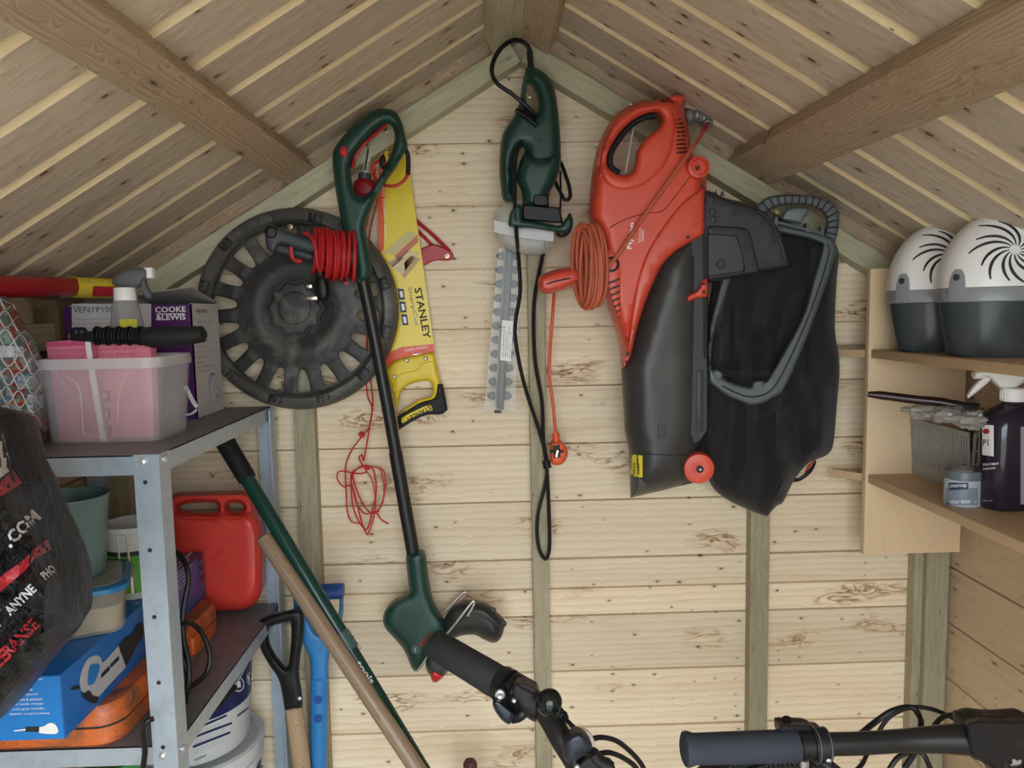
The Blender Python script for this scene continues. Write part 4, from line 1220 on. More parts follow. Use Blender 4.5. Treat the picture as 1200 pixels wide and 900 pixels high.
mk('cable_tie', MB().tube(px_path([(739, 122, YBL - .075), (738, 118, YBL - .03), (734, 124, YBL + .0), (736, 130, YBL - .04), (742, 142, YBL - .03), (742.5, 150, YBL - .02), (738, 172, YBL - .03), (735, 192, YBL - .04), (733, 203, YBL - .05)], 5), 0.0016, 6),
   plastic('clear_tie', (0.75, 0.68, 0.62), 0.3, alpha=0.8), bl, 'whitish cable tie')
# duct tape lump and its cord up to the roof
tape = MB()
rnd = random.Random(5)
pts = [PY(a, b, -0.085) for a, b in ((803, 138), (811, 135), (820, 136), (828, 140), (829, 148))]
sp = smooth3(pts, 5)
tape.tube(sp, [0.0105 + 0.0018 * sin(i * 1.9) + rnd.uniform(-.001, .001) for i in range(len(sp))], 12)
mk('duct_tape', tape, plastic('silver_tape', (0.30, 0.31, 0.30), 0.33, 0.8, 120, metal=0.35), bl, 'crumpled silver tape')

# blower lead: coil, flat-cheek ring, cord to the roof, hanging plug
olead = plastic('faded_orange_cable', (0.48, 0.105, 0.050), 0.5, 0.15, 300, 0.3, (0.30, 0.12, 0.07))
ol = bl
def hank(seed, n, cx, cy, rx, ry, yc, r):
    rnd = random.Random(seed)
    pts = []
    N = 14
    prev = None
    for t in range(n):
        ox = rnd.uniform(-1, 1) * 9; w = rx * rnd.uniform(.45, 1.0); hgt = ry * rnd.uniform(.86, 1.02); sl = rnd.uniform(-2, 5)
        dy = rnd.uniform(-1, 1) * 0.010
        for k in range(N):
            a = 2 * pi * k / N
            pts.append(PY(cx + ox + w * sin(a) * 0.8 + sl * cos(a) * -1.0, cy - hgt * cos(a), yc + dy - 0.018 * sin(a) * (1 if w > 0 else -1)))
    return MB().tube(smooth3(pts, 2), r, 7)
mk('lead_coil', hank(2, 9, 690, 311, 16, 50, -0.165, 0.0036), olead, ol)
mk('lead_coil', hank(11, 7, 693, 312, 18, 49, -0.180, 0.0036), olead, ol)
mk('lead_tail', MB().tube(px_path([(829, 147, -0.098), (820, 161, -0.15), (806, 181, -0.185), (780, 218, -0.19), (752, 257, -0.19), (731, 289, -0.19), (716, 309, -0.186), (708, 318, -0.18)], 5), 0.0036, 8), olead, ol)
mk('cord_tip', MB().tube([PY(829.5, 145, -0.095), PY(823, 156, -0.14)], 0.0042, 8), plastic('red_tip', (0.42, 0.03, 0.04), 0.45), ol)
mk('plug_lead', MB().tube(px_path([(668, 330, -0.145), (655, 334, -0.12), (649.7, 343, -0.085), (648, 365, -0.065), (645.8, 390, -0.06), (644, 420, -0.055), (643.8, 442, -0.055), (647.6, 470, -0.055), (650, 495, -0.055), (651.5, 512, -0.05)], 5), 0.0034, 8), plastic('orange_cable', (0.62, 0.085, 0.03), 0.4), ol)
pm = plastic('orange_plug', (0.75, 0.10, 0.03), 0.35)
mk('cord_guard', MB().tube([PY(651, 506, -0.052), PY(651.5, 512, -0.052), PY(652, 519, -0.052)], [0.0048, 0.0062, 0.0072], 12), pm, ol)
for k in range(3):
    mk('guard_ring', MB().tube([PY(651.3 + .2 * k, 508.5 + 3.4 * k, -0.052), PY(651.4 + .2 * k, 510 + 3.4 * k, -0.052)], 0.0076, 12), pm, ol)
plg = mk('plug', inflate(smooth([(645.5, 517, 1), (659, 517, 1), (664, 524), (665.5, 533), (661, 542), (653, 545.5), (646, 542), (644.5, 530)], 4), -0.050, 0.030, 4, step=3), pm, ol, 'round orange three-pin plug')
mk('plug_face', plate([(648, 522), (656, 521), (657, 536), (649, 537)], -0.0665, -0.064), M['ink'], plg)
mk('pin', MB().box(PY(652.5, 531, -0.072), (0.0045, 0.016, 0.014), Matrix.Rotation(radians(14), 3, 'Y'), 0.0005), brass, plg, 'metal pin')
mk('pin', MB().box(PY(647.5, 529, -0.070), (0.009, 0.014, 0.004), bevel=0.0005), M['ink'], plg)
mk('pin', MB().box(PY(657.5, 529, -0.070), (0.009, 0.014, 0.004), bevel=0.0005), M['ink'], plg)
cheek = inflate(smooth([(630, 331), (632, 324), (640, 319.5), (656, 314.5), (676, 313), (682, 322), (679, 332), (657, 341), (640, 344.5), (631, 339)], 4), -0.125, 0.090, 7, step=3.5)
rg = mk('cheek_ring', cheek, rd, bl, 'red cable hook seen edge on')
mk('cheek_groove', MB().tube(px_path([(634, 335, -0.166), (650, 330, -0.172), (668, 326, -0.172)], 4), 0.0014, 6), M['ink'], rg)

# ---------------------------------------------------------------- dark nozzle cover hanging behind the blower
nz = thing('blower_nozzle', 'dark grey moulded plastic chute clipped behind the blower tube', 'blower attachment', PY(870, 330, -0.09))
YN = -0.128
no = smooth([(822, 221, 1), (838, 226), (847, 231), (866, 236), (887.6, 243, 1), (899.8, 251.5, 1), (914.5, 272), (922, 291), (928, 311, 1), (924, 314.5, 1), (895, 319), (861, 325), (838, 331), (822, 332, 1)], 4)
nzo = mk('shell', inflate(no, YN, 0.070, 6, step=4.5), dk, nz)
mk('recess_rim', inflate(smooth([(829, 264, 1), (850, 265), (872, 267), (880, 275), (886, 300), (891, 319, 1), (829, 329, 1)], 3), YN - 0.032, 0.016, 3, step=4), dk, nz)
mk('recess_panel', inflate(smooth([(829, 273, 1), (852, 275), (864, 276, 1), (870, 296), (874, 318, 1), (829, 325, 1)], 3), YN - 0.038, 0.014, 1.5, step=4), plastic('slate_panel', (0.045, 0.050, 0.058), 0.4, 0.1), nz)
mk('panel_hole', MB().lathe([(0.0085, 0.004), (0.0085, -0.0022), (0.006, -0.0022), (0.006, 0.001), (0.0001, 0.001)], PY(845, 309.5, YN - 0.0455), (0, 1, 0), 16), M['ink'], nz)
mk('moulded_edge', MB().tube(px_path([(888, 247, YN - .034), (902, 258, YN - .034), (914, 281, YN - .034), (921, 304, YN - .034)], 4), 0.0016, 6), dk, nz)
for q in ((846, 226), (838, 226)):
    mk('clip_tooth', MB().add([PY(q[0] - 3, q[1] + 4, YN - .01), PY(q[0] + 3, q[1] + 4, YN - .01), PY(q[0] + 1, q[1] - 4, YN - .01), PY(q[0] - 3, q[1] + 4, YN + .01), PY(q[0] + 3, q[1] + 4, YN + .01), PY(q[0] + 1, q[1] - 4, YN + .01)],
       [(0, 1, 2), (3, 5, 4), (0, 3, 4, 1), (1, 4, 5, 2), (2, 5, 3, 0)]), dk, nz)
for q in ((835, 248), (836, 257)):
    mk('clip_block', MB().box(PY(q[0], q[1], YN - 0.036), (0.010, 0.006, 0.010), bevel=0.001), dk, nz)

# ---------------------------------------------------------------- collection bag with its grey frame
bg = thing('collection_bag', 'black cloth debris bag on a grey plastic frame with a ribbed arch handle', 'debris bag', PY(900, 605, -0.06))
cloth = plastic('black_bag_cloth', (0.0085, 0.0085, 0.009), 0.75, 0.4, 900, 0.0, sheen=0.12)
YG = -0.050
bago = smooth([(842, 300, 1), (858, 262), (900, 256), (963, 276), (978, 285), (983, 298), (980.5, 330), (978.5, 385), (984, 427), (981, 470), (977, 517), (970.5, 532), (955, 539), (945, 545), (931, 562), (918, 588), (910, 593), (899, 605.3, 1), (884, 600), (867, 593), (850, 584), (836.7, 572.7), (828, 556), (820, 523), (822, 470), (826, 420), (832, 360)], 4)
def folds(px, py, h):
    q = Vector((px * 0.012, py * 0.006, 0.3))
    f = 0.016 * sin((px - 905) * 0.16 + 5.0 * mnoise.noise(q) + (py - 400) * 0.012) * min(1, max(0, (py - 300) / 150))
    g = 0.010 * mnoise.noise(Vector((px * 0.03, py * 0.012, 1.7)))
    e = 0.005 * mnoise.noise(Vector((px * 0.07, py * 0.05, 4.0)))
    inner = 1.0 if py < 450 and px < 960 else 1.0
    return (f + g + e) * min(1, h * 1.2) * inner - (0.018 if (py < 440 and 845 < px < 950) else 0)
mk('cloth_bag', inflate(bago, YG, 0.085, 16, step=5.5, disp=folds, front=0.6), cloth, bg, 'black cloth bag')
frm = plastic('slate_grey_frame', (0.115, 0.135, 0.145), 0.42, 0.1, 500, 0.25, (0.19, 0.20, 0.20))
YF_ = -0.105
fo = smooth([(845, 327, 1), (836, 362), (831, 385), (829.5, 430), (830, 448, 1), (850, 463), (866, 470), (880, 474.8), (896, 472), (906, 466), (921, 453), (949, 388), (969, 331), (979.5, 295), (979, 284), (972, 277), (950, 271), (913, 263), (892, 259, 1), (880, 262), (862, 290)], 4)
fi = smooth([(862, 316), (849, 352), (838, 386), (834, 410), (833.5, 431, 1), (849, 444), (868, 451), (880, 453), (896, 447), (903, 438), (924, 402), (942, 366), (952, 330), (963, 292), (960, 284.5), (940, 278), (913, 273), (896, 271), (884, 277)], 4)
fr = mk('frame', inflate(fo, YF_, 0.028, 4, [fi], step=4, front=0.8), frm, bg, 'grey plastic frame')
mk('frame_groove', MB().tube(px_path([(846, 452, YF_ - .022), (864, 461, YF_ - .022), (880, 465, YF_ - .022), (898, 461, YF_ - .022), (912, 446, YF_ - .022), (934, 402, YF_ - .022), (957, 345, YF_ - .022), (971, 298, YF_ - .022), (969, 286, YF_ - .022)], 4), 0.0016, 6), M['ink'], fr)
mk('frame_tab', inflate([(881, 452), (884, 446), (896, 446), (893, 458), (883, 459)], YF_ - 0.015, 0.016, 1.5, step=3), frm, fr)
mk('frame_tab', inflate([(836, 433), (840, 432), (848, 438), (845, 446), (836, 441)], YF_ - 0.015, 0.016, 1.5, step=3), frm, fr)
screw(fr, 879, 471.5, YF_ - 0.016, 0.003)
ao = smooth([(884, 246, 1), (889, 239), (897, 232), (908, 229), (920, 227.5), (936, 227.8), (951, 229), (964, 232), (973, 236.5), (980, 243), (983.5, 252), (983, 266), (979, 284, 1), (965, 276, 1), (968, 264), (967.5, 255), (962, 247.5), (950, 242), (936, 240), (920, 240), (908, 243), (900, 248), (896, 251, 1)], 4)
ar = mk('arch_handle', inflate(ao, YF_, 0.034, 3, step=3.5, front=0.8), frm, bg, 'ribbed grey arch handle')
arib = [((893, 236), (901, 247)), ((901, 231), (907, 243)), ((910, 229), (914, 241)), ((919, 228), (921, 240)), ((928, 227.7), (928.5, 239.7)), ((937, 228), (936, 240)), ((945.5, 228.6), (943.5, 240.7)), ((954, 230), (950.5, 242.5)), ((962, 231.8), (956.5, 244.5)), ((970, 235.5), (961.5, 247.5)), ((977, 241), (965, 251.5)), ((982, 248), (967.5, 256)), ((983.3, 257), (968.2, 261.5)), ((982.5, 266), (967.5, 267)), ((980.5, 275), (966, 272))]
for k, (a, b) in enumerate(arib):
    mk('handle_rib', MB().tube([PY(a[0], a[1], YF_ - 0.0275), PY(b[0], b[1], YF_ - 0.0275)], 0.0014, 6), M['ink'], ar)
mk('catch', inflate(smooth([(916, 257), (918, 250), (924, 243.5), (936, 242), (948, 244), (946, 251), (941, 258), (940, 262), (928, 260)], 4), YF_ - 0.006, 0.034, 4, step=3), plastic('blue_grey_catch', (0.17, 0.20, 0.21), 0.38, 0.1), bg, 'blue-grey catch')
for bx in ((908, 261), (945, 268), (962, 272)):
    mk('bridge', MB().box(PY(bx[0], bx[1], YF_ - 0.008), (0.006, 0.018, 0.020), bevel=0.001), frm, bg)
mk('cross_bar', MB().tube([PY(905, 259, YF_ - .012), PY(966, 274, YF_ - .012)], 0.003, 8), frm, bg)
screw(bg, 911, 247.6, YF_ - 0.02, 0.0046)
mk('strap_loop', MB().tube(px_path([(955, 540, YG), (950, 551, YG - .01), (938, 561, YG - .01), (928, 563, YG)], 4), 0.004, 8, flat=0.4), M['black'], bg)
mk('strap', inflate([(947, 545), (956, 538.5), (950, 548), (942, 556)], YG - 0.008, 0.008, 1, step=3), plastic('orange_strap', (0.50, 0.08, 0.04), 0.5), bg, 'orange strap end')
# ============================================================ wooden shelf unit with its things (along the right wall)
YP = -0.100
pf = PY(1017, 556, YP)                # where the lower shelf meets the panel
ZLs = pf.z
ZUs = PY(1020.5, 409.5, YP).z
XS = pf.x                             # inner edge of the shelves
XWI = XR_W - 0.002
unit = thing('wall_shelf_unit', 'open shelf unit of pale wood board along the brown side wall', 'shelf unit', (XS + 0.08, YP, PY(1013, 650, YP).z))
pz0, pz1 = PY(1013, 650, YP).z, PY(1017, 315, YP).z
pxl, pxr = PY(1013.5, 600, YP).x, PY(1125, 640, YP).x
mk('side_panel', MB().box(((pxl + pxr) / 2, YP + 0.0075, (pz0 + pz1) / 2), (pxr - pxl, 0.015, pz1 - pz0), bevel=0.0008), M['ply'], unit)
T_ = 0.016
Y1 = -1.25
def shelf(z, nm='shelf'):
    o = MB()
    o.box(((XS + XWI) / 2, (YP + Y1) / 2, z - T_ / 2), (XWI - XS, YP - Y1 - 0.001, T_), bevel=0.0008)
    return mk(nm, o, M['plyshelf'], unit)
shelf(ZLs); shelf(ZUs)
# shelf ends running on behind the panel to the back wall
for z, q in ((ZLs, 973), (ZUs, 980)):
    xb = PY(q, 530 if z == ZLs else 404, -0.035).x
    x0 = pxl + 0.001
    s0 = [Vector((x0, YP + 0.0155, z - T_)), Vector((XWI, YP + 0.0155, z - T_)), Vector((XWI, -0.046, z - T_)), Vector((xb, -0.034, z - T_))]
    s1 = [v + Vector((0, 0, T_ * .9)) for v in s0]
    mk('shelf_end', MB().rings([s0, s1]), M['plyshelf'], unit)
mk('back_board', MB().box((XWI - 0.003, (YP + Y1) / 2, (ZUs + ZLs) / 2), (0.005, YP - Y1 - 0.01, ZUs - ZLs - 0.02)), M['side'], unit)

# ---- dehumidifiers
whp = plastic('glossy_white_plastic', (0.90, 0.90, 0.88), 0.30, var=0.02)
tank = plastic('smoked_tank_plastic', (0.060, 0.072, 0.080), 0.22, alpha=0.93, dirt=0.3, dirtcol=(0.2, 0.22, 0.22), dscale=5)
band = plastic('grey_band_plastic', (0.30, 0.32, 0.34), 0.28, alpha=0.93)
def dehumidifier(label, c, rot, s=1.0, seed=1):
    c = Vector(c)
    t = thing('dehumidifier', label, 'dehumidifier', c, 'white domed dehumidifiers on the top shelf')
    def sup(z, hw, hd, n=40, e=2.35):
        out = []
        for k in range(n):
            a = 2 * pi * k / n
            x = abs(cos(a)) ** (2 / e) * hw * (1 if cos(a) >= 0 else -1)
            y = abs(sin(a)) ** (2 / e) * hd * (1 if sin(a) >= 0 else -1)
            out.append(c + Vector((x * cos(rot) - y * sin(rot), x * sin(rot) + y * cos(rot), z)))
        return out
    W, D, H = 0.100 * s, 0.072 * s, 0.227 * s
    mk('water_tank', MB().rings([sup(z * s, W * k, D * k) for z, k in ((0.0, .76), (.003, .80), (.02, .84), (.05, .90), (.085, .955))]), tank, t, 'smoked grey water tank')
    mk('band', MB().rings([sup(z * s, W * k, D * k) for z, k in ((.0855, .965), (.087, .985), (.106, .985), (.1075, .975))]), band, t, 'translucent grey band')
    secs = []
    for k in range(15):
        a = (pi / 2) * k / 14
        z = 0.108 + 0.119 * sin(a)
        kk = max(0.0005, cos(a)) ** 0.88
        secs.append(sup(z * s, W * .985 * kk, D * .985 * kk))
    dome = mk('dome', MB().rings(secs), whp, t, 'white domed lid', sharp=60)
    bv = bvh_of([dome])
    # swirl of curved air slots on the face
    fd = Vector((sin(rot), -cos(rot), 0))      # outward facing direction
    ux = Vector((cos(rot), sin(rot), 0))
    o = c + Vector((0, 0, 0.162 * s)) - ux * 0.017 * s
    for k in range(14):
        a0 = 2 * pi * k / 14
        pts = []
        for j in range(9):
            r = (0.007 + 0.046 * j / 8 * (1.0 if k % 2 else 0.86)) * s
            a = a0 + 0.95 * (j / 8)
            p = o + ux * (r * cos(a)) * 1.06 + Vector((0, 0, r * sin(a)))
            h = bv.ray_cast(p + fd * 0.2, -fd)
            if h[0] is not None and h[1].dot(fd) > 0.12:
                pts.append(h[0])
        if len(pts) > 3:
            mb = MB().tube(smooth3(pts, 2), [0.0006 + 0.0017 * sin(pi * min(1, i / (2 * len(pts)))) for i in range(2 * (len(pts) - 1) + 1)], 6)
            mk('air_slot', mb, M['ink'], dome)
    # catch at the side
    side = c - ux * (W * .93) + fd * (0.006)
    th = 0.52
    base = c + Vector((0, 0, 0.108 * s))
    dirv = (-ux * cos(th) + fd * sin(th) * 0.8).normalized()
    tn = dirv.cross(Vector((0, 0, 1)))
    def surf(z, off):
        p = c + Vector((0, 0, z)) + tn * off
        best = None
        for m_ in (bv, bvt):
            h = m_.ray_cast(p + dirv * 0.3, -dirv)
            if h[0] is not None and (best is None or (h[0] - p).dot(dirv) > (best - p).dot(dirv)): best = h[0]
        return (best or p)
    bvt = bvh_of([x_ for x_ in t.children if x_.name.startswith(('band', 'water'))])
    rows = []
    for z, w in ((0.088, .0115), (.10, .0115), (.115, .0112), (.125, .0098), (.132, .0070), (.136, .0030)):
        rows.append([surf(z * s, o_ * w * s) + dirv * 0.003 for o_ in (-1, -.5, 0, .5, 1)])
    vs, fs = [], []
    for r_ in rows: vs += r_
    n5 = 5
    for i in range(len(rows) - 1):
        for j in range(4): fs.append((i * n5 + j, i * n5 + j + 1, (i + 1) * n5 + j + 1, (i + 1) * n5 + j))
    k0 = len(vs)
    vs2 = [v - dirv * 0.006 for v in vs]
    fs2 = [tuple(k0 + i for i in reversed(f)) for f in fs]
    edge = [0, 1, 2, 3, 4] + [n5 * i + 4 for i in range(1, len(rows))] + [n5 * (len(rows) - 1) + j for j in (3, 2, 1, 0)] + [n5 * i for i in range(len(rows) - 2, 0, -1)]
    fe = [(edge[i], edge[(i + 1) % len(edge)], k0 + edge[(i + 1) % len(edge)], k0 + edge[i]) for i in range(len(edge))]
    catch = mk('catch', MB().add(vs + vs2, fs + fs2 + fe), band, t, 'grey arched catch')
    mk('catch_button', MB().lathe([(0.0052 * s, 0.003), (0.0052 * s, -0.0015), (0.004 * s, -0.002), (0.0001, -0.001)], surf(0.1235 * s, 0) + dirv * 0.003, -dirv, 18), tank, catch)
    return t
pb = PZ(1103, 416, ZUs)
pa = PZ(1166, 424, ZUs)
dA = Vector((PY(1176, 400, -0.330).x, -0.330, ZUs)); dB = Vector((PY(1108, 400, -0.185).x, -0.185, ZUs))
dehumidifier('nearer white domed dehumidifier with smoked tank, overlapping its twin on the top shelf', dA, radians(-10), 1.0)
dehumidifier('further white domed dehumidifier with smoked tank, partly hidden, next to the shelf end panel', dB, radians(-10), 1.0)

# ---- basket, brush, plastic bag
gm = plastic('taupe_basket_plastic', (0.36, 0.35, 0.32), 0.5)
bk = thing('basket', 'grey slotted plastic basket on the lower wooden shelf', 'basket', (0.78, -0.27, ZLs))
b0, b1 = PZ(1064, 553, ZLs), PZ(1110, 570, ZLs)
# side wall of the basket runs towards the door
A = Vector((b0.x + 0.002, b0.y, ZLs + 0.001)); Bq = PZ(1137, 580, ZLs); B = Vector((Bq.x + 0.0, Bq.y, ZLs + 0.001))
Hb = PY(1062.5, 490.7, A.y).z - ZLs
ud = (B - A); ud.z = 0; Lb = ud.length; ud.normalize()
nx = Vector((-ud.y, ud.x, 0)); nx = nx if nx.x > 0 else -nx
Wb = 0.13
fl_ = 0.008
def bpt(u, v, w):   # along, inward, up
    return A + ud * u + nx * v + Vector((0, 0, w))
def bar(a, b, r): return MB().tube([a, b], r, 6)
mk('base', MB().box(A + ud * Lb / 2 + nx * Wb / 2 + Vector((0, 0, 0.003)), (Wb, Lb, 0.004), Matrix((nx, ud, Vector((0, 0, 1)))).transposed()), gm, bk)
for (o1, o2, nm) in (((0, 0), (Lb, 0), 'slotted_side'), ((Lb, 0), (Lb, Wb), 'slotted_end'), ((0, Wb), (Lb, Wb), 'slotted_side'), ((0, 0), (0, Wb), 'slotted_end')):
    p0 = bpt(o1[0], o1[1], 0); p1 = bpt(o2[0], o2[1], 0)
    q = MB()
    out = nx * (-1 if o1[1] == 0 and o2[1] == 0 else (1 if o1[1] == Wb and o2[1] == Wb else 0)) + ud * (1 if o1[0] == Lb and o2[0] == Lb else (-1 if o1[0] == 0 and o2[0] == 0 else 0))
    dirw = (p1 - p0).normalized(); ln = (p1 - p0).length
    n_s = int(ln / 0.0075)
    Rm = Matrix((dirw, out.normalized(), Vector((0, 0, 1)))).transposed()
    for k in range(n_s + 1):
        c0 = p0 + dirw * ln * k / n_s
        q.add([], [])
        tt_ = Vector((0, 0, Hb)) + out * fl_
        m_ = c0 + tt_ / 2
        zd = tt_.normalized(); yd = zd.cross(dirw).normalized()
        q.box(m_, (0.0030 if k % 4 else 0.0045, 0.0022, tt_.length), Matrix((dirw, yd, zd)).transposed())
    slats = mk(nm, q, gm, bk, kind='stuff')
    for zf, th in ((0.03, 0.012), (0.50, 0.003), (0.72, 0.003), (0.985, 0.008)):
        mk('rail', MB().box(p0 + dirw * ln / 2 + Vector((0, 0, Hb * zf)) + out * fl_ * zf, (ln + 0.004, 0.0032, th), Rm), gm, slats)
    mk('solid_lower', MB().box(p0 + dirw * ln / 2 + Vector((0, 0, Hb * 0.12)) + out * 0.001, (ln, 0.0024, Hb * .2), Rm), gm, slats)
fill = thing('clear_bag', 'crumpled clear plastic bag lying on the grey basket', 'plastic bag', (0.78, -0.27, ZLs + Hb))
def crumple(c, rx, ry, rz, seed, amp=0.25, n=22, m=14, fr=2.2):
    mb = MB(); rr = []
    for i in range(1, m):
        a = pi * i / m
        ring_ = []
        for k in range(n):
            b = 2 * pi * k / n
            d = Vector((sin(a) * cos(b), sin(a) * sin(b), cos(a)))
            f = 1 + amp * (mnoise.noise(d * fr + Vector((seed, 0, 0))) * 1.3 + 0.6 * mnoise.noise(d * fr * 2.7 + Vector((0, seed, 0))))
            ring_.append(Vector(c) + Vector((d.x * rx * f, d.y * ry * f, d.z * rz * f)))
        rr.append(ring_)
    return mb.rings(rr)
cl = plastic('clear_film', (0.52, 0.51, 0.48), 0.15, 0.6, 60, alpha=0.55, spec=0.8)
for (a, b, y_, rx, ry, rz, sd) in ((1080, 482, -0.25, .035, .035, .014, 1.3), (1105, 486, -0.29, .030, .035, .014, 4.1), (1130, 492, -0.33, .030, .03, .014, 7.7)):
    p = PY(a, b, y_)
    mk('film', crumple((p.x + .012, p.y, max(p.z, ZLs + Hb + .004)), rx, ry, rz, sd, .35), cl, fill)
mk('filling', crumple(bpt(Lb * .5, Wb * .5, Hb * .48), Wb * .36, Lb * .36, Hb * .36, 9.3, .06), plastic('mixed_oddments', (0.03, 0.032, 0.04), 0.5, 0.4, 40, 0.8, (0.30, 0.30, 0.29), dscale=30), bk)
br = thing('paint_brush', 'dark red-brown handled brush lying across the grey basket', 'brush', PY(1060, 470, -0.25))
bm_ = plastic('oxblood_lacquer', (0.022, 0.006, 0.008), 0.2)
sp = px_path([(1017.5, 462, -0.235), (1030, 463, -0.24), (1050, 465.5, -0.25), (1075, 468.5, -0.262), (1100, 471, -0.275), (1118, 474.5, -0.285)], 4)
mk('handle', MB().tube(sp, [min(0.0075, 0.0048 + 0.0006 * i) if i < 16 else 0.0078 for i in range(len(sp))], 12), bm_, br)
mk('ferrule', MB().tube([PY(1117, 474, -0.284), PY(1128, 477, -0.290)], 0.0085, 12, flat=0.6), M['black'], br)
mk('bristle_head', MB().tube([PY(1128, 477, -0.290), PY(1146, 481, -0.30)], [0.0085, 0.012], 12, flat=0.5), M['rubber'], br)

# ---- paint tester pot
yp_ = -0.405
pc = PZ(1127.5, 588, ZLs)
pc = PZ(1127.5, 590.5, ZLs); YPT = pc.y
pot = thing('paint_tester_pot', 'small pale grey paint tester pot with grey lid on the lower shelf', 'paint pot', pc)
ppl = plastic('pale_blue_grey_label', (0.42, 0.47, 0.52), 0.35)
pr = 20.4 * MPP(YPT)
hp = 45.5 * MPP(YPT)
body = mk('pot', MB().lathe([(pr * .94, 0.0), (pr, 0.0015), (pr, hp * .60), (pr * .985, hp * .70)], pc, (0, 0, 1), 36), ppl, pot)
mk('lid', MB().lathe([(pr * 0.99, hp * .70), (pr * 1.02, hp * .715), (pr * 1.02, hp * .90), (pr * .98, hp * .94), (pr * .90, hp * .94), (pr * .88, hp * .91), (0.0001, hp * .91)], pc, (0, 0, 1), 36), plastic('grey_lid', (0.13, 0.16, 0.18), 0.35), pot, 'grey screw lid')
mk('lid_label', MB().lathe([(pr * .55, hp * .91), (pr * .55, hp * .925), (0.0001, hp * .925)], pc, (0, 0, 1), 24), plastic('pinkish_label', (0.55, 0.47, 0.45), 0.5), pot)
bvp = bvh_of([body])
def wrap_text(nm, t, px_, py_, w, h, mat, par, bv_, y_, bold=0.0, ang=0):
    return text_px(nm, t, px_, py_, ang, w, h, y_, mat, par, bold, bv_)
patch_px('band_label', [(1109, 572), (1146, 572), (1146, 592), (1109, 592)], YPT - 0.02, plastic('blue_grey_band', (0.20, 0.25, 0.31), 0.35), body, bvp, 3, 0.0003)
patch_px('brand_block', [(1111.5, 565.5), (1135, 565.5), (1135, 573.5), (1111.5, 574.5)], YPT - 0.02, plastic('navy_block', (0.02, 0.04, 0.10), 0.4), body, bvp, 3, 0.0006)
wrap_text('lettering', 'JOHNSTONES', 1113, 572.3, 20.5, 4.6, M['whiteink'], body, bvp, YPT - 0.02, 0.015)
wrap_text('lettering', 'colour tester', 1111.5, 590.3, 27.5, 5.2, M['whiteink'], body, bvp, YPT - 0.02, 0.01)
wrap_text('lettering', '75ml', 1141, 589.5, 4, 2.5, M['whiteink'], body, bvp, YPT - 0.02)

# ---- purple spray bottle
yb = PZ(1183, 594, ZLs).y
xc = PY(1183, 560, yb).x
bc = Vector((xc, yb, ZLs))
bt = thing('spray_bottle', 'large dark purple spray bottle with white trigger head on the lower shelf', 'spray bottle', bc)
pur = plastic('purple_liquid_bottle', (0.020, 0.015, 0.030), 0.12, var=0.1, spec=0.6)
hw = 33.5 * MPP(yb)
zb = lambda py_: PY(1183, py_, yb).z - ZLs
secs = [(0.001, 2 * hw * .94, .058, .022), (0.006, 2 * hw, .062, .024), (zb(500), 2 * hw, .062, .024), (zb(486), 2 * hw * .94, .060, .026), (zb(479), 2 * hw * .72, .05, .024), (zb(474), 2 * hw * .40, .028, .0139), (zb(467), .0270, .0270, .0134)]
bb = mk('bottle', loft(secs, c=bc, rot=radians(3)), pur, bt, 'dark purple bottle')
mk('neck_cap', MB().lathe([(0.0165, zb(470)), (0.0172, zb(469)), (0.0172, zb(456)), (0.0155, zb(454.5))], bc, (0, 0, 1), 28), whp, bt, 'white ribbed cap')
for k in range(20):
    a = 2 * pi * k / 20
    mk('cap_rib', MB().box(bc + Vector((cos(a) * .0173, sin(a) * .0173, (zb(469) + zb(456)) / 2)), (0.0012, 0.0012, 0.015), Matrix.Rotation(a, 3, 'Z')), whp, bt)
mk('trigger_head', inflate(smooth([(1141, 435, 1), (1141, 444, 1), (1153, 444), (1158, 441), (1165, 448), (1171, 455, 1), (1190, 455, 1), (1200, 448), (1207, 440), (1200, 432), (1180, 428), (1160, 431)], 3), yb, 0.026, 5, step=3), whp, bt, 'white trigger head')
mk('trigger', inflate(smooth([(1157, 441), (1161, 445), (1148, 457), (1136, 466), (1133.8, 465), (1139, 455), (1148, 446)], 3), yb, 0.014, 2, step=3), whp, bt)
bvb = bvh_of([bb])
patch_px('label', [(1151, 497.5), (1164.5, 498.5), (1164.5, 535), (1151, 533)], yb - .04, M['whiteink'], bb, bvb, 3, 0.0005)
patch_px('logo', ell(1155.5, 505.5, 4.2, 3.2, 16), yb - .04, plastic('logo_red', (0.45, 0.03, 0.03), 0.5), bb, bvb, 2, 0.0009)
wrap_text('lettering', 'P1', 1151.5, 522.5, 7, 8, M['ink'], bb, bvb, yb - .04, 0.02)
wrap_text('lettering', 'TREATMENT', 1151.5, 546, 20, 2.8, M['whiteink'], bb, bvb, yb - .04, 0.01, 3)
wrap_text('lettering', '12 MONTHS', 1152, 551, 15, 2.8, M['whiteink'], bb, bvb, yb - .04, 0.01, 3)
wrap_text('lettering', '1 litre spray', 1151.5, 588, 12, 2.0, M['whiteink'], bb, bvb, yb - .04)
patch_px('label', [(1196, 500), (1209, 500), (1209, 592), (1196, 591)], yb - .04, plastic('grey_back_label', (0.30, 0.29, 0.31), 0.5), bb, bvb, 3, 0.0005)
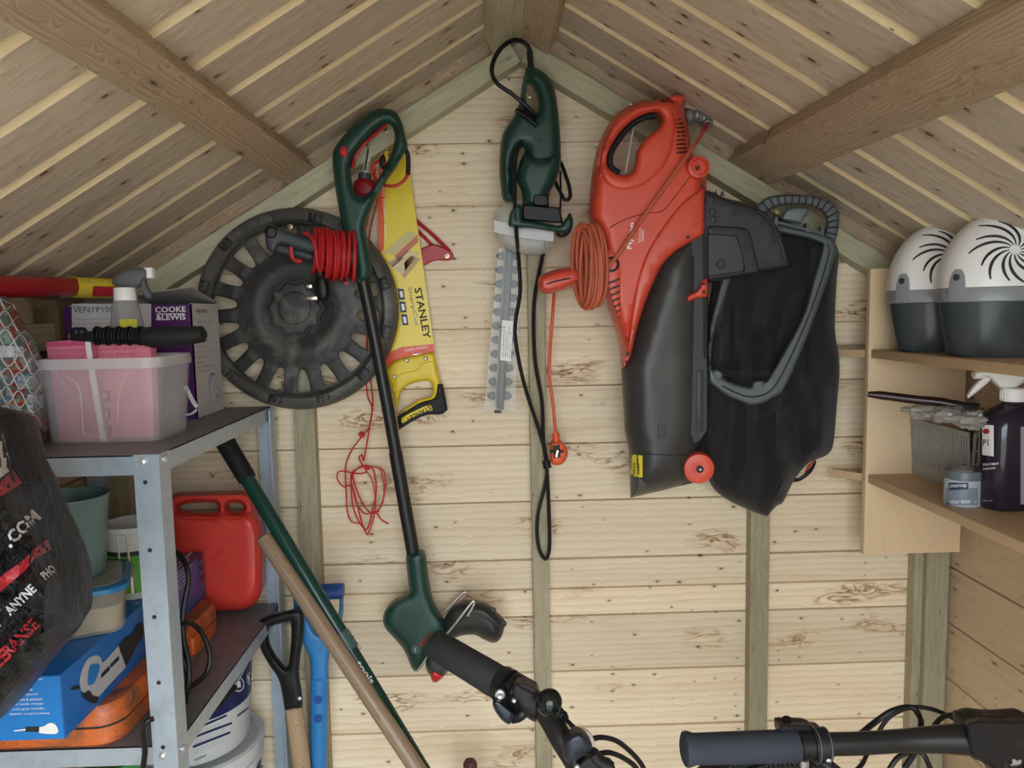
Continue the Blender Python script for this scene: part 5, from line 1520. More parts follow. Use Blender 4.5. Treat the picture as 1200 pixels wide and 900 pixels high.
# ============================================================ metal shelving and its things (along the left wall)
YS0, YS1 = -0.545, -0.036
a = PY(160, 534, YS0)
ZT = a.z
ZL = PY(170, 876, YS0).z
XSR = PY(190, 600, YS0).x          # outer side of the posts
XSL = XL_W + 0.004
galv = plastic('galvanised_steel', (0.44, 0.52, 0.60), 0.38, 0.15, 150, 0.5, (0.30, 0.36, 0.42), metal=0.35, dscale=60)
galv2 = plastic('dull_shelf_tray', (0.24, 0.25, 0.27), 0.5, 0.15, 150, 0.6, (0.15, 0.15, 0.16), metal=0.35, dscale=20)
rack = thing('metal_shelving', 'galvanised steel shelving rack with bolted angle posts along the side wall', 'shelving', (-0.62, -0.3, 0.0))
PW = 0.033
def post(x, y, sx, sy, ztop):
    """angle post whose outer corner is at (x, y), legs running in sx and sy"""
    t = 0.0022
    m = MB()
    P = [(0, 0), (sx * PW, 0), (sx * PW, sy * t), (sx * t, sy * t), (sx * t, sy * PW), (0, sy * PW)]
    m.rings([[Vector((x + p[0], y + p[1], z)) for p in P] for z in (0.0, ztop)])
    return mk('post', m, galv, rack, flat=True)
p1_ = post(XSR, YS0, -1, 1, ZT + 0.001)
p2_ = post(XSR + 0.004, YS1, -1, -1, ZT - 0.004)
p3_ = post(XSL, YS0, 1, 1, ZT + 0.001)
p4_ = post(XSL, YS1, 1, -1, ZT - 0.004)
hole_m = M['ink']
for k in range(14):
    z = ZT - 0.035 - 0.09 * k
    if z < 0.05: break
    mk('post_hole', MB().lathe([(0.0030, 0.0004), (0.0030, -0.0003), (0.0001, -0.0003)], (XSR - 0.019, YS0, z), (0, 1, 0), 12), hole_m, p1_)
    mk('post_hole', MB().lathe([(0.0028, 0.0004), (0.0028, -0.0003), (0.0001, -0.0003)], (XSR - 0.014, YS1 - PW * 0 - 0.0005, z), (0, 1, 0), 12), hole_m, p2_)
for z in (ZT - 0.008, ZL - 0.012):
    mk('bolt', MB().lathe([(0.0045, 0.0), (0.0045, -0.0022), (0.003, -0.0036), (0.0001, -0.004)], (XSR - 0.020, YS0 - 0.0002, z), (0, 1, 0), 14), M['steel'], p1_)
    mk('bolt', MB().lathe([(0.0045, 0.0), (0.0045, 0.0022), (0.003, 0.0036), (0.0001, 0.004)], (XSR + 0.0002, YS0 + 0.016, z), (1, 0, 0), 14), M['steel'], p1_)
def tray(z, nm):
    m = MB()
    x0, x1, y0, y1 = XSL + 0.001, XSR - 0.0024, YS0 + 0.0026, YS1 - 0.0026
    m.box(((x0 + x1) / 2, (y0 + y1) / 2, z - 0.0008), (x1 - x0, y1 - y0, 0.0016))
    t = mk(nm, m, galv2, rack, flat=True)
    h = 0.026
    for c_, s_ in ((((x0 + x1) / 2, y0 + 0.0005, z - h / 2), (x1 - x0, 0.001, h)), (((x0 + x1) / 2, y1 - 0.0005, z - h / 2), (x1 - x0, 0.001, h)),
                   ((x0 + 0.0005, (y0 + y1) / 2, z - h / 2), (0.001, y1 - y0, h)), ((x1 - 0.0005, (y0 + y1) / 2, z - h / 2), (0.001, y1 - y0, h))):
        q = MB().box(c_, s_)
        mk('edge_flange', q, galv, t, flat=True)
    return t
tray(ZT, 'shelf'); tray(ZL, 'shelf'); tray(ZL - 0.42, 'shelf')
def on_top(px, py): return PZ(px, py, ZT)
def on_low(px, py): return PZ(px, py, ZL)

# ---- boxed vent pack
D = -0.30
q0 = on_top(232, 491)
YBX = q0.y
x1 = q0.x; x0 = PY(79, 420, YBX).x
h = PY(228, 356, YBX).z - ZT
yb1 = min(-0.075, YBX + 0.13 * (YBX + 1.53))
box = thing('carton', 'white and purple printed cardboard box with torn open top on the upper metal shelf', 'cardboard box', ((x0 + x1) / 2, (YBX + yb1) / 2, ZT))
purp = plastic('purple_card', (0.075, 0.012, 0.115), 0.45)
wcard = plastic('white_card', (0.62, 0.60, 0.60), 0.5, 0.0, 300, 0.2, (0.45, 0.42, 0.40))
cdim = plastic('grey_card', (0.36, 0.35, 0.34), 0.6)
mk('front_face', MB().box(((x0 + x1) / 2, YBX + 0.0012, ZT + h / 2), (x1 - x0, 0.0024, h)), purp, box, 'purple printed front')
mk('side_face', MB().box((x1 - 0.0012, (YBX + yb1) / 2, ZT + h / 2 + 0.001), (0.0024, yb1 - YBX, h)), wcard, box, 'white printed side')
mk('back_face', MB().box(((x0 + x1) / 2, yb1 - 0.0012, ZT + h / 2), (x1 - x0 - .005, 0.0024, h - 0.004)), wcard, box)
mk('far_side_face', MB().box((x0 + 0.0012, (YBX + yb1) / 2, ZT + h / 2), (0.0024, yb1 - YBX - .005, h)), purp, box)
for (cx_, w_, z_, rot_) in ((x0 + (x1 - x0) * .30, (x1 - x0) * .5, .004, 8), (x0 + (x1 - x0) * .78, (x1 - x0) * .46, .010, -12)):
    mk('top_flap', MB().box((cx_, (YBX + yb1) / 2 - 0.004, ZT + h + z_), (w_, (yb1 - YBX) * .98, 0.002), Matrix.Rotation(radians(rot_), 3, 'X') @ Matrix.Rotation(radians(rot_ * .6), 3, 'Y')), cdim, box)
yl = YBX - 0.0006
lab = mk('white_label', plate([(84, 356), (134, 356), (134, 388), (84.5, 388)], yl, yl + 0.0005), wcard, box)
mk('white_label', plate([(160, 356), (177, 356), (177, 392), (160, 392)], yl, yl + 0.0005), wcard, box)
text_px('lettering', 'VENTP150', 86, 367, 0.5, 46, 6.6, yl - 0.0003, M['ink'], lab, 0.0)
text_px('lettering', 'Vent pack for ducted', 86, 376, 0, 44, 3, yl - 0.0003, M['greyink'], lab)
text_px('lettering', "Pack d'aération pour", 86, 381.5, 0, 42, 3, yl - 0.0003, M['greyink'], lab)
text_px('lettering', 'Zestaw wentylacji', 86, 387, 0, 38, 3, yl - 0.0003, M['greyink'], lab)
text_px('lettering', 'COOKE', 182, 366.5, 0.5, 35, 6.5, yl, M['whiteink'], box, 0.015)
text_px('lettering', '&LEWIS', 183, 375.5, 0.5, 34, 6.5, yl, M['whiteink'], box, 0.02)
mk('print_rule', plate([(183, 367.6), (216, 367.3), (216, 368.2), (183, 368.5)], yl, yl + .0004), M['whiteink'], box)
mk('white_swoosh', MB().tube(px_path([(217, 452, yl), (226, 470, yl), (231, 477, yl)], 3), 0.004, 6, flat=0.2), M['whiteink'], box)
mk('white_swoosh', MB().tube(px_path([(231, 480, yl), (224, 485, yl), (217, 486, yl)], 3), 0.002, 6, flat=0.2), M['whiteink'], box)
# print on the white side
def side_txt(t, px_, py_, w, hh, mt=M['greyink']):
    p = PX(px_, py_, x1 + 0.0018)
    return text_on('lettering', t, Vector((x1 + 0.0020, p.y, p.z)), (0, 1, 0), (0, 0, 1), w, hh, mt, box)
side_txt('VENTP150', 230, 367, 0.05, 0.006, M['ink'])
for k in range(11):
    side_txt(('vent connection', 'raccordement', 'wentylacyjny', 'duct hose kit')[k % 4], 231, 378 + 6 * k, 0.075 - 0.02 * (k % 3), 0.0035)
pp = [PX(a_, b_, x1 + 0.0022) for a_, b_ in ((245, 470), (244, 455), (246, 442), (250, 438), (251, 446), (251, 470))]
mk('printed_hose', MB().tube(smooth3(pp, 4), 0.0035, 6, flat=0.3), M['greyink'], box)
pp = [PX(a_, b_, x1 + 0.0022) for a_, b_ in ((252, 452), (257, 455), (257, 463), (252, 464), (251, 458))]
mk('printed_hose', MB().tube(smooth3(pp, 4), 0.0010, 6, flat=0.3), M['greyink'], box)

# ---- brown board leaning behind
cb_ = thing('cardboard_sheet', 'brown cardboard box standing behind the net bag on the upper metal shelf', 'cardboard box', (-0.74, -0.16, ZT))
kraft = plastic('dull_kraft_card', (0.16, 0.095, 0.05), 0.75, 0.1)
zt_ = PY(40, 352, -0.20).z
mk('box_body', MB().box(((XSL + x0) / 2 - 0.004, -0.14, (ZT + zt_) / 2), (x0 - XSL - 0.012, 0.12, zt_ - ZT), bevel=0.001), kraft, cb_)
mk('box_rim', MB().box(((XSL + x0) / 2 - 0.004, -0.203, zt_ - 0.006), (x0 - XSL - 0.014, 0.003, 0.012)), plastic('kraft_edge', (0.22, 0.14, 0.08), 0.7), cb_)

# ---- red and yellow telescopic pole
pole = thing('telescopic_pole', 'red tool pole with yellow and red locking grip lying across the white and purple box', 'tool handle', PY(60, 345, -0.26))
yp1, yp2 = -0.30, -0.225
mk('tube', MB().tube([PY(-60, 337, -0.50), PY(0, 336, -0.42), PY(88, 336, yp2)], 10.8 * MPP(yp2), 24), plastic('red_painted_tube', (0.36, 0.012, 0.018), 0.35), pole)
mk('grip', MB().tube(px_path([(76, 336, yp2 - .002), (84, 336, yp2), (92, 337, yp2), (120, 337.5, yp2 + .002), (139, 338.5, yp2 + .004)], 4), [0.0166, .0172, .0176, .0180, .0180, .0180, .0178, .0176, .0174, .0172, .0170, .0168, .0166, .0165, .0163, .0162, .0160][:17], 24), plastic('yellow_grip', (0.62, 0.46, 0.03), 0.4), pole, 'yellow grip')
mk('slide_lock', inflate(smooth([(109, 335, 1), (138, 336, 1), (138, 348, 1), (108, 347, 1)], 2), yp2 - 0.014, 0.008, 2, step=3), plastic('red_lock', (0.36, 0.012, 0.02), 0.4), pole, 'red slide lock')
for k in range(7):
    mk('grip_rib', MB().tube([PY(93 + 3 * k, 328.5, yp2 - .0135), PY(93 + 3 * k, 345, yp2 - .0135)], 0.0009, 6), plastic('yellow_rib', (0.5, 0.36, 0.02), 0.4), pole)
mk('studs', MB().ball(PY(124, 330, yp2 - .013), 0.0018), M['steel'], pole)

# ---- translucent tub with its packets
q1 = on_top(53, 522)
YTB = q1.y
xl_, xr_ = PY(52, 522, YTB).x, PY(184, 518, YTB).x
wt = xr_ - xl_
wtop = PY(191, 420, YTB).x - PY(38, 420, YTB).x
ht_ = PY(120, 420, YTB).z - ZT
dt = 0.125
frost = plastic('frosted_plastic', (0.78, 0.78, 0.80), 0.22, 0.05, alpha=0.20, spec=0.6)
tub = thing('storage_tub', 'clear frosted plastic tub holding pink packets on the upper metal shelf', 'tub', ((xl_ + xr_) / 2, YTB + dt / 2, ZT))
ct = ((xl_ + xr_) / 2, YTB + dt / 2, ZT)
def shell(secs, t):
    """open vessel: outer sections then inner ones"""
    ins = [(z + (t if i == 0 else 0), w - 2 * t, d - 2 * t, max(r - t, .001)) for i, (z, w, d, r) in enumerate(secs)]
    return loft(list(secs) + ins[::-1], c=ct)
secs = [(0.0005, wt * .97, dt * .9, .014), (0.004, wt, dt * .93, .018), (ht_ * .55, wt + (wtop - wt) * .45, dt * 1.0, .02), (ht_ * .90, wt + (wtop - wt) * .75, dt * 1.06, .022)]
mk('tub_wall', shell(secs, 0.0016), frost, tub)
rimm = loft([(ht_ * .88, wtop * .985, dt * 1.1, .024), (ht_ * .88, wtop * 1.0, dt * 1.13, .026), (ht_ * .93, wtop * 1.0, dt * 1.13, .026), (ht_, wtop * .985, dt * 1.10, .024),
             (ht_, wtop * .955, dt * 1.02, .022), (ht_ * .88, wtop * .945, dt * 1.0, .022)], c=ct)
rimm.f = rimm.f[:-2]
mk('rim', rimm, plastic('frosted_rim', (0.72, 0.72, 0.74), 0.3, alpha=0.45), tub)
for pts in ([(60, 432), (90, 450), (96, 480), (99, 508), (125, 512)], [(158, 428), (145, 445), (138, 475), (137, 500), (120, 502)]):
    mk('moulded_rib', MB().tube(px_path([(a_, b_, YTB - 0.001) for a_, b_ in pts], 5), 0.0011, 6), frost, tub)
pinkm = plastic('pink_packet', (0.74, 0.22, 0.29), 0.4, 0.1, 60)
pinkd = plastic('dark_pink_print', (0.50, 0.07, 0.16), 0.45)
whitep = plastic('white_paper', (0.75, 0.70, 0.72), 0.5)
ypk = YTB + 0.055
pk = thing('pink_packet', 'taller pink printed packet standing upright in the frosted tub', 'packet', PY(140, 520, ypk), 'pink packets in the frosted tub')
mk('pouch', plate([(106, 400), (176.5, 399), (181, 516), (110, 517)], ypk, ypk + 0.018), pinkm, pk)
for k, (a_, b_) in enumerate(((112, 412), (112, 418), (114, 424))):
    text_px('lettering', ('fine powder grout', 'wall and floor tile', 'mix with water')[k], a_, b_, 1, 46, 4, ypk - 0.0005, pinkd, pk)
for (x_, y_) in ((118, 458), (119, 478), (120, 498)):
    q = mk('print_square', plate([(x_, y_), (x_ + 11, y_), (x_ + 11, y_ + 13), (x_, y_ + 13)], ypk - 0.0008, ypk), pinkd, pk)
    text_px('lettering', 'P' if y_ == 458 else 'i', x_ + 3, y_ + 11, 0, 4, 8, ypk - 0.0012, whitep, q)
    for j in range(4):
        text_px('lettering', 'mix use', x_ + 13, y_ + 3.5 + 3 * j, 0, 10, 2, ypk - 0.0006, pinkd, pk)
yp0 = YTB + 0.030
pk2 = thing('pink_packet', 'leaning pink packet with a white torn edge, nearest the net bag in the frosted tub', 'packet', PY(85, 520, yp0), 'pink packets in the frosted tub')
mk('pouch', plate([(54, 401), (104, 397), (122, 517), (70, 517)], yp0, yp0 + 0.016), plastic('pink_packet_front', (0.62, 0.20, 0.28), 0.4, 0.1, 60), pk2)
mk('print_panel', plate([(57, 409), (99, 408), (113, 505), (94, 507), (92, 470), (70, 440), (58, 430)], yp0 - .0006, yp0), plastic('rose_print', (0.52, 0.13, 0.20), 0.5), pk2)
mk('top_band', plate([(54, 401), (99, 399), (100, 405), (55, 407)], yp0 - .0009, yp0), pinkd, pk2)
mk('torn_edge', plate([(99, 396), (105, 396), (110, 430), (124, 517), (118, 518), (105, 440)], yp0 - .002, yp0), whitep, pk2)
for k in range(16):
    text_px('lettering', 'instructions for use', 60 + .9 * k, 415 + 5.4 * k, -2, 34 - (k % 3) * 4, 2.4, yp0 - 0.0010, pinkm, pk2)

# ---- black garden tool lying on the tub
nzl = thing('hose_lance', 'black plastic hose lance with thick grip lying on the pink packets', 'hose lance', PY(160, 400, YTB + 0.02))
yz = YTB + 0.03
gripr = 12.5 * MPP(yz)
sp = [PY(a_, b_, yz) for a_, b_ in ((164, 393), (168, 394), (180, 395.5), (205, 394.5), (228, 392.5), (238, 391.5), (241.5, 391))]
mk('grip', MB().tube(sp, [gripr * .55, gripr * .85, gripr, gripr * .95, gripr * .82, gripr * .75, gripr * .3], 20), M['rubber'], nzl)
mk('barrel', MB().tube([PY(84, 394.5, yz), PY(112, 394.5, yz), PY(168, 394, yz)], [0.006, .0085, .0095], 14), M['black'], nzl)
for k in range(13):
    x_ = 113 + 4.2 * k
    mk('rib', MB().tube([PY(x_, 393.5, yz), PY(x_ + 2.2, 393.5, yz)], 0.0125 if k % 3 else 0.0142, 14), M['black'], nzl)
mk('nozzle_tip', MB().tube([PY(82, 394, yz), PY(88, 394, yz)], [0.004, 0.006], 10), plastic('yellowish_tip', (0.32, 0.30, 0.05), 0.5), nzl)
for x_ in (90, 96):
    mk('knob', MB().ball(PY(x_, 389, yz), 0.0075), M['black'], nzl)

# ---- trigger bottle behind
ysb = YTB + 0.11
tbp = PY(153, 440, ysb)
sb = thing('trigger_bottle', 'clear trigger spray bottle with grey head and yellow label in the frosted tub', 'spray bottle', (tbp.x, ysb, ZT + 0.004))
zz = lambda b_: PY(153, b_, ysb).z
sm_ = MPP(ysb)
c0 = Vector((tbp.x, ysb, 0))
bt_ = mk('bottle', MB().lathe([(18 * sm_, ZT + 0.004), (18.5 * sm_, zz(400)), (18 * sm_, zz(384)), (16.5 * sm_, zz(372)), (14.5 * sm_, zz(360)), (13 * sm_, zz(352))], c0, (0, 0, 1), 32), plastic('clear_bottle', (0.42, 0.43, 0.43), 0.1, alpha=0.55, spec=0.7), sb, 'clear bottle')
mk('yellow_label', plate([(140, 374), (160.5, 374), (160.5, 386), (140, 386)], ysb - 18.3 * sm_, ysb - 17.9 * sm_), plastic('yellow_label', (0.62, 0.58, 0.05), 0.4), sb)
mk('collar', MB().lathe([(12 * sm_, zz(353)), (12.3 * sm_, zz(352)), (11.8 * sm_, zz(338)), (11 * sm_, zz(337))], c0, (0, 0, 1), 28), whp, sb, 'white collar')
ghead = plastic('grey_spray_head', (0.115, 0.125, 0.13), 0.4, 0.1)
mk('spray_head', inflate(smooth([(131, 332), (134, 324), (143, 316.5), (158, 313.5), (172, 314.5, 1), (173, 325, 1), (168, 330), (164, 337, 1), (141, 337, 1)], 4), ysb, 0.030, 6, step=3), ghead, sb, 'grey spray head')
mk('trigger', inflate(smooth([(164, 328), (170, 326), (172, 334), (178.5, 347), (176, 351), (170, 348), (165, 338)], 4), ysb, 0.016, 2, step=3), ghead, sb)
mk('nozzle', MB().box(PY(175.5, 320, ysb), (0.012, 0.014, 0.016), None, 0.001), whp, sb, 'white nozzle')

# ---- net bag of oddments
nb = thing('net_bag', 'white net bag bulging with red, blue and clear plastic oddments, beside the frosted tub', 'net bag', PY(10, 525, -0.42))
ynb = -0.455
bagm, nt, b = new_mat('bag_contents')
tc = nd(nt, 'ShaderNodeTexCoord')
vo = nd(nt, 'ShaderNodeTexVoronoi'); vo.inputs['Scale'].default_value = 24
mpn = nd(nt, 'ShaderNodeVectorMath', operation='ADD')
nt.links.new(tc.outputs['Object'], mpn.inputs[0])
nz_ = nt.nodes.new('ShaderNodeTexNoise'); nz_.inputs['Scale'].default_value = 9
nt.links.new(tc.outputs['Object'], nz_.inputs['Vector']); nt.links.new(nz_.outputs['Color'], mpn.inputs[1])
nt.links.new(mpn.outputs[0], vo.inputs['Vector'])
scn = nd(nt, 'ShaderNodeSeparateColor'); nt.links.new(vo.outputs['Color'], scn.inputs[0])
cr_ = nt.nodes.new('ShaderNodeValToRGB'); cr_.color_ramp.interpolation = 'CONSTANT'
els = [(0.0, (0.10, 0.16, 0.16)), (0.30, (0.16, 0.24, 0.23)), (0.45, (0.30, 0.035, 0.035)), (0.62, (0.30, 0.33, 0.34)), (0.74, (0.08, 0.18, 0.30)), (0.85, (0.25, 0.15, 0.09))]
cr_.color_ramp.elements[0].position = 0; cr_.color_ramp.elements[0].color = (*els[0][1], 1)
cr_.color_ramp.elements[1].position = els[1][0]; cr_.color_ramp.elements[1].color = (*els[1][1], 1)
for p_, c_ in els[2:]:
    e = cr_.color_ramp.elements.new(p_); e.color = (*c_, 1)
nt.links.new(scn.outputs[0], cr_.inputs[0]); nt.links.new(cr_.outputs[0], b.inputs['Base Color'])
b.inputs['Roughness'].default_value = 0.3
bag_o = smooth([(-60, 350), (-20, 344), (0, 347), (8, 362), (20, 382), (32, 402), (42, 430), (47, 470), (49, 505), (44, 522, 1), (0, 528, 1), (-60, 528, 1)], 4)
def bump_(px, py, h):
    return 0.016 * h * mnoise.noise(Vector((px * 0.05, py * 0.05, 2.2))) + 0.006 * h * mnoise.noise(Vector((px * .15, py * .15, 5)))
nbo = mk('contents', inflate(bag_o, ynb, 0.10, 26, step=5, disp=bump_), bagm, nb)
nbv = bvh_of([nbo])
def onnet(pts, lift=0.002):
    out = []
    for a_, b_ in pts:
        h_ = seat(nbv, PY(a_, b_, ynb), lift)
        if h_ is not None: out.append(h_)
    return out
netm = plastic('white_net', (0.62, 0.62, 0.60), 0.5)
for r_ in range(9):
    for s_ in (1, -1):
        base = 350 + 22 * r_
        pts = [(x_, base + s_ * 10 * sin(x_ * 0.20 + r_ * pi + 0.3 * sin(x_ * .1 + r_)) + 0.35 * x_) for x_ in range(-24, 50, 3)]
        pts = onnet(pts)
        if len(pts) > 4:
            mk('net_cord', MB().tube(pts, 0.0008, 5), netm, nb)
for (a_, b_, w_, h_, col) in ((12, 412, 18, 12, (0.50, 0.52, 0.56)), (36, 448, 16, 14, (0.30, 0.36, 0.40)), (42, 470, 10, 14, (0.35, 0.42, 0.48))):
    patch_px('slip_of_paper', [(a_ - w_, b_ - h_ * .6), (a_ + w_ * .9, b_ - h_ * .5), (a_ + w_ * .9, b_ + h_ * .5), (a_ - w_, b_ + h_ * .6)], ynb, plastic('paper_slip', col, 0.5), nb, nbv, 4, 0.0012)
dc = thing('dark_pouch', 'dark navy pouch with a metal eyelet under the net bag', 'pouch', PY(20, 535, -0.50))
mk('pouch_body', crumple(PY(12, 514, -0.495) + Vector((0, 0, 0.003)), 0.042, 0.035, 0.0165, 3.3, .14), plastic('navy_cloth', (0.012, 0.014, 0.028), 0.6, 0.4, 200), dc)
mk('eyelet', MB().tube([PY(31 + 4 * cos(t), 523.5 + 3.5 * sin(t), -0.536) for t in [2 * pi * k / 16 for k in range(16)]], 0.0011, 6, closed=True), M['screw'], dc)

# ============================================================ lower metal shelf
# orange case
oc = thing('tool_case', 'scuffed orange plastic case lying flat under the blue box', 'tool case', PY(120, 860, -0.40))
orm, nt, b = new_mat('scuffed_orange')
tc = nd(nt, 'ShaderNodeTexCoord')
g1 = noise_tex(nt, tc.outputs['Object'], 16, 8, 0.7, 1.0)
g2 = noise_tex(nt, tc.outputs['Object'], 90, 4, 0.6)
c = mixc(nt, ramp(nt, g1, 0.45, 0.62), (0.62, 0.135, 0.025), (0.26, 0.085, 0.035))
c = mixc(nt, ramp(nt, g1, 0.60, 0.72), c, (0.055, 0.038, 0.03))
c = mixc(nt, mathn(nt, 'MULTIPLY', ramp(nt, g2, 0.62, 0.68), 0.6, clamp=True), c, (0.04, 0.03, 0.025))
nt.links.new(c, b.inputs['Base Color']); b.inputs['Roughness'].default_value = 0.45
cxl, cyl = XSL + 0.01, YS0 + 0.012
fr_ = PZ(142, 866, ZL)
cxr = PY(142, 866, YS0 + 0.02).x
bkx = PY(263, 720, -0.10).x
rotc = 0.0
cw_, cl_ = 0.235, 0.392
ccx = PY(139, 850, YS0 + 0.004).x - cw_ / 2
ccz = PY(128, 829, YS0 + .004).z - ZL
cc_ = Vector((ccx, YS0 + 0.002 + cl_ / 2, ZL + 0.0005))
hz = ccz
case_lo = loft([(0, cw_ * .97, cl_ * .98, .03), (0.004, cw_, cl_, .034), (hz * .47, cw_, cl_, .034)], c=cc_, rot=rotc)
mk('case_bottom', case_lo, orm, oc)
mk('case_seam', loft([(hz * .47, cw_ * .985, cl_ * .99, .03), (hz * .53, cw_ * .985, cl_ * .99, .03)], c=cc_, rot=rotc), M['ink'], oc)
mk('case_lid', loft([(hz * .53, cw_, cl_, .034), (hz * .88, cw_ * .99, cl_ * .995, .033), (hz, cw_ * .95, cl_ * .975, .03)], c=cc_, rot=rotc), orm, oc)
for yy_ in (0.10, 0.26):
    mk('latch', MB().box((cc_.x + cw_ / 2 + 0.008 * (1 - yy_ * 4) + 0.002, YS0 + 0.015 + yy_, ZL + hz * .5), (0.006, 0.05, hz * .5), Matrix.Rotation(rotc, 3, 'Z'), 0.001), orm, oc)
ztop_case = ZL + hz + 0.0005
# blue box
bluem = plastic('glossy_blue_card', (0.010, 0.125, 0.42), 0.32, var=0.04)
bluel = plastic('light_blue_card', (0.015, 0.21, 0.60), 0.35, var=0.03)
YC0 = PZ(75, 866, ztop_case).y
bzt = PY(71, 791, YC0).z
bxr = PY(73.5, 828, YC0).x
bl_ = -0.138 - YC0
bfar = PY(240, 668, -0.138).x
rb_ = atan2(bxr - bfar, bl_)
bw_ = 0.19
hb_b = bzt - ztop_case
dy_ = Vector((-sin(rb_), cos(rb_), 0)); dx_ = Vector((cos(rb_), sin(rb_), 0))
crn = Vector((bxr, YC0, ztop_case))
blue = thing('tool_carton', 'long blue printed power tool box lying on the orange case', 'cardboard box', crn - dx_ * bw_ / 2 + dy_ * bl_ / 2)
Rb = Matrix.Rotation(rb_, 3, 'Z')
mk('carton', MB().box(crn - dx_ * bw_ / 2 + dy_ * bl_ / 2 + Vector((0, 0, hb_b / 2)), (bw_, bl_, hb_b), Rb, 0.001), bluem, blue)
mk('end_panel', MB().box(crn - dx_ * bw_ / 2 - dy_ * 0.0006 + Vector((0, 0, hb_b / 2)), (bw_ - .002, 0.0006, hb_b - .002), Rb), bluel, blue)
# end panel print
def onend(u, w): return crn - dx_ * u - dy_ * 0.0012 + Vector((0, 0, w))
for k, (t, w_) in enumerate((('battery adaptor', .05), ('lithium ion', .038), ('for wood', .032), ('variable speed', .045), ('forward action', .046), ('quick blade change', .052), ('soft grip handle', .048), ('600W reciprocating', .060))):
    text_on('lettering', t, onend(0.060 + 0.004 * (k % 2), hb_b * .93 - 0.0062 * k), dx_, (0, 0, 1), w_ * .8, 0.0032, M['whiteink'], blue)
def flat_on(o, u, v, nrm, outl, name, mat, par, th=0.0004):
    """outline in metres laid on a plane"""
    V2 = [Vector(p) for p in outl]; n = len(V2)
    vv, _, ff, *_r = delaunay_2d_cdt(V2, [(i, (i + 1) % n) for i in range(n)], [], 0, 1e-7, False)
    arr = np.array(outl, float)
    F = [f for f in ff if len(f) == 3 and inside(np.array([np.mean([vv[i] for i in f], axis=0)]), [arr])[0]]
    return mk(name, MB().add([o + u * p[0] + v * p[1] + nrm * th for p in vv], F), mat, par, flat=True)
up = Vector((0, 0, 1))
greyt = plastic('printed_light_grey', (0.50, 0.52, 0.55), 0.4)
so = onend(0.060, 0.012)
flat_on(so, dx_, up, -dy_, smooth([(.030, -.002), (.050, -.004), (.053, .002), (.049, .009), (.043, .010), (.036, .006), (.030, .005)], 3), 'printed_tool', M['whiteink'], blue)
flat_on(so, dx_, up, -dy_, [(.014, .0), (.030, -.001), (.031, .006), (.014, .006)], 'printed_tool', M['ink'], blue, .0006)
flat_on(so, dx_, up, -dy_, [(0, .001), (.014, .002), (.014, .004), (0, .0025)], 'printed_blade', M['whiteink'], blue, .0006)
# picture along the side
sd = crn + dx_ * 0.0006
def S(a_, b_, corner=None):  # pixel on the side face -> (along, up)
    d = ray(a_, b_); nrm = dx_
    k = (sd - CAM_POS).dot(nrm) / d.dot(nrm)
    p = CAM_POS + d * k - sd
    return (p.dot(dy_), p.z, 1) if corner else (p.dot(dy_), p.z)
body_ = smooth([S(*p) for p in ((94, 806, 1), (93, 797), (97, 782), (103, 772), (112, 768), (118, 771), (121, 776), (138, 757, 1), (141, 762), (146, 777), (147, 782, 1), (130, 800), (115, 817, 1), (108, 822), (97, 815))], 3)
flat_on(sd, dy_, up, dx_, body_, 'printed_tool', greyt, blue)
flat_on(sd, dy_, up, dx_, smooth([S(*p) for p in ((104, 782), (108, 778), (115, 778), (116, 784), (110, 800), (102, 802))], 3), 'printed_gap', bluel, blue, .0008)
flat_on(sd, dy_, up, dx_, smooth([S(*p) for p in ((94, 810), (98, 812), (104, 809), (108, 815), (115, 817), (112, 824), (104, 823), (97, 817))], 3), 'printed_grip', M['ink'], blue, .0010)
flat_on(sd, dy_, up, dx_, smooth([S(*p) for p in ((139, 758), (145, 748), (155, 742), (159, 733), (166, 730), (167, 745), (160, 757), (152, 772), (147, 780), (143, 770))], 3), 'printed_grip', M['ink'], blue, .0008)
flat_on(sd, dy_, up, dx_, [S(*p) for p in ((81, 807), (90, 803), (94, 806), (90, 808), (84, 809))], 'printed_cord', M['ink'], blue, .0008)
for k, (a_, b_) in enumerate(((118, 795), (129, 783))):
    u0 = S(a_, b_); u1 = S(a_ + 10, b_ - 10)
    flat_on(sd, dy_, up, dx_, [u0, u1, (u1[0], u1[1] + .006), (u0[0], u0[1] + .006)], 'printed_mark', M['ink'], blue, .0010)
for k in range(7):
    u0 = S(206, 664 + 5.2 * k)
    text_on('lettering', ('professional quality', 'extra long life', 'max cut 115mm')[k % 3], sd + dy_ * u0[0] + up * u0[1], dy_, up, 0.07 - .012 * (k % 3), 0.0038, M['whiteink'], blue)
for (a_, b_) in ((232, 656), (233, 668), (234, 680)):
    u0 = S(a_, b_)
    q = flat_on(sd, dy_, up, dx_, [(u0[0], u0[1] - .006), (u0[0] + .022, u0[1] - .006), (u0[0] + .022, u0[1] + .006), (u0[0], u0[1] + .006)], 'printed_badge', plastic('maroon_print', (0.12, 0.02, 0.03), 0.4), blue)

ztop_blue = bzt
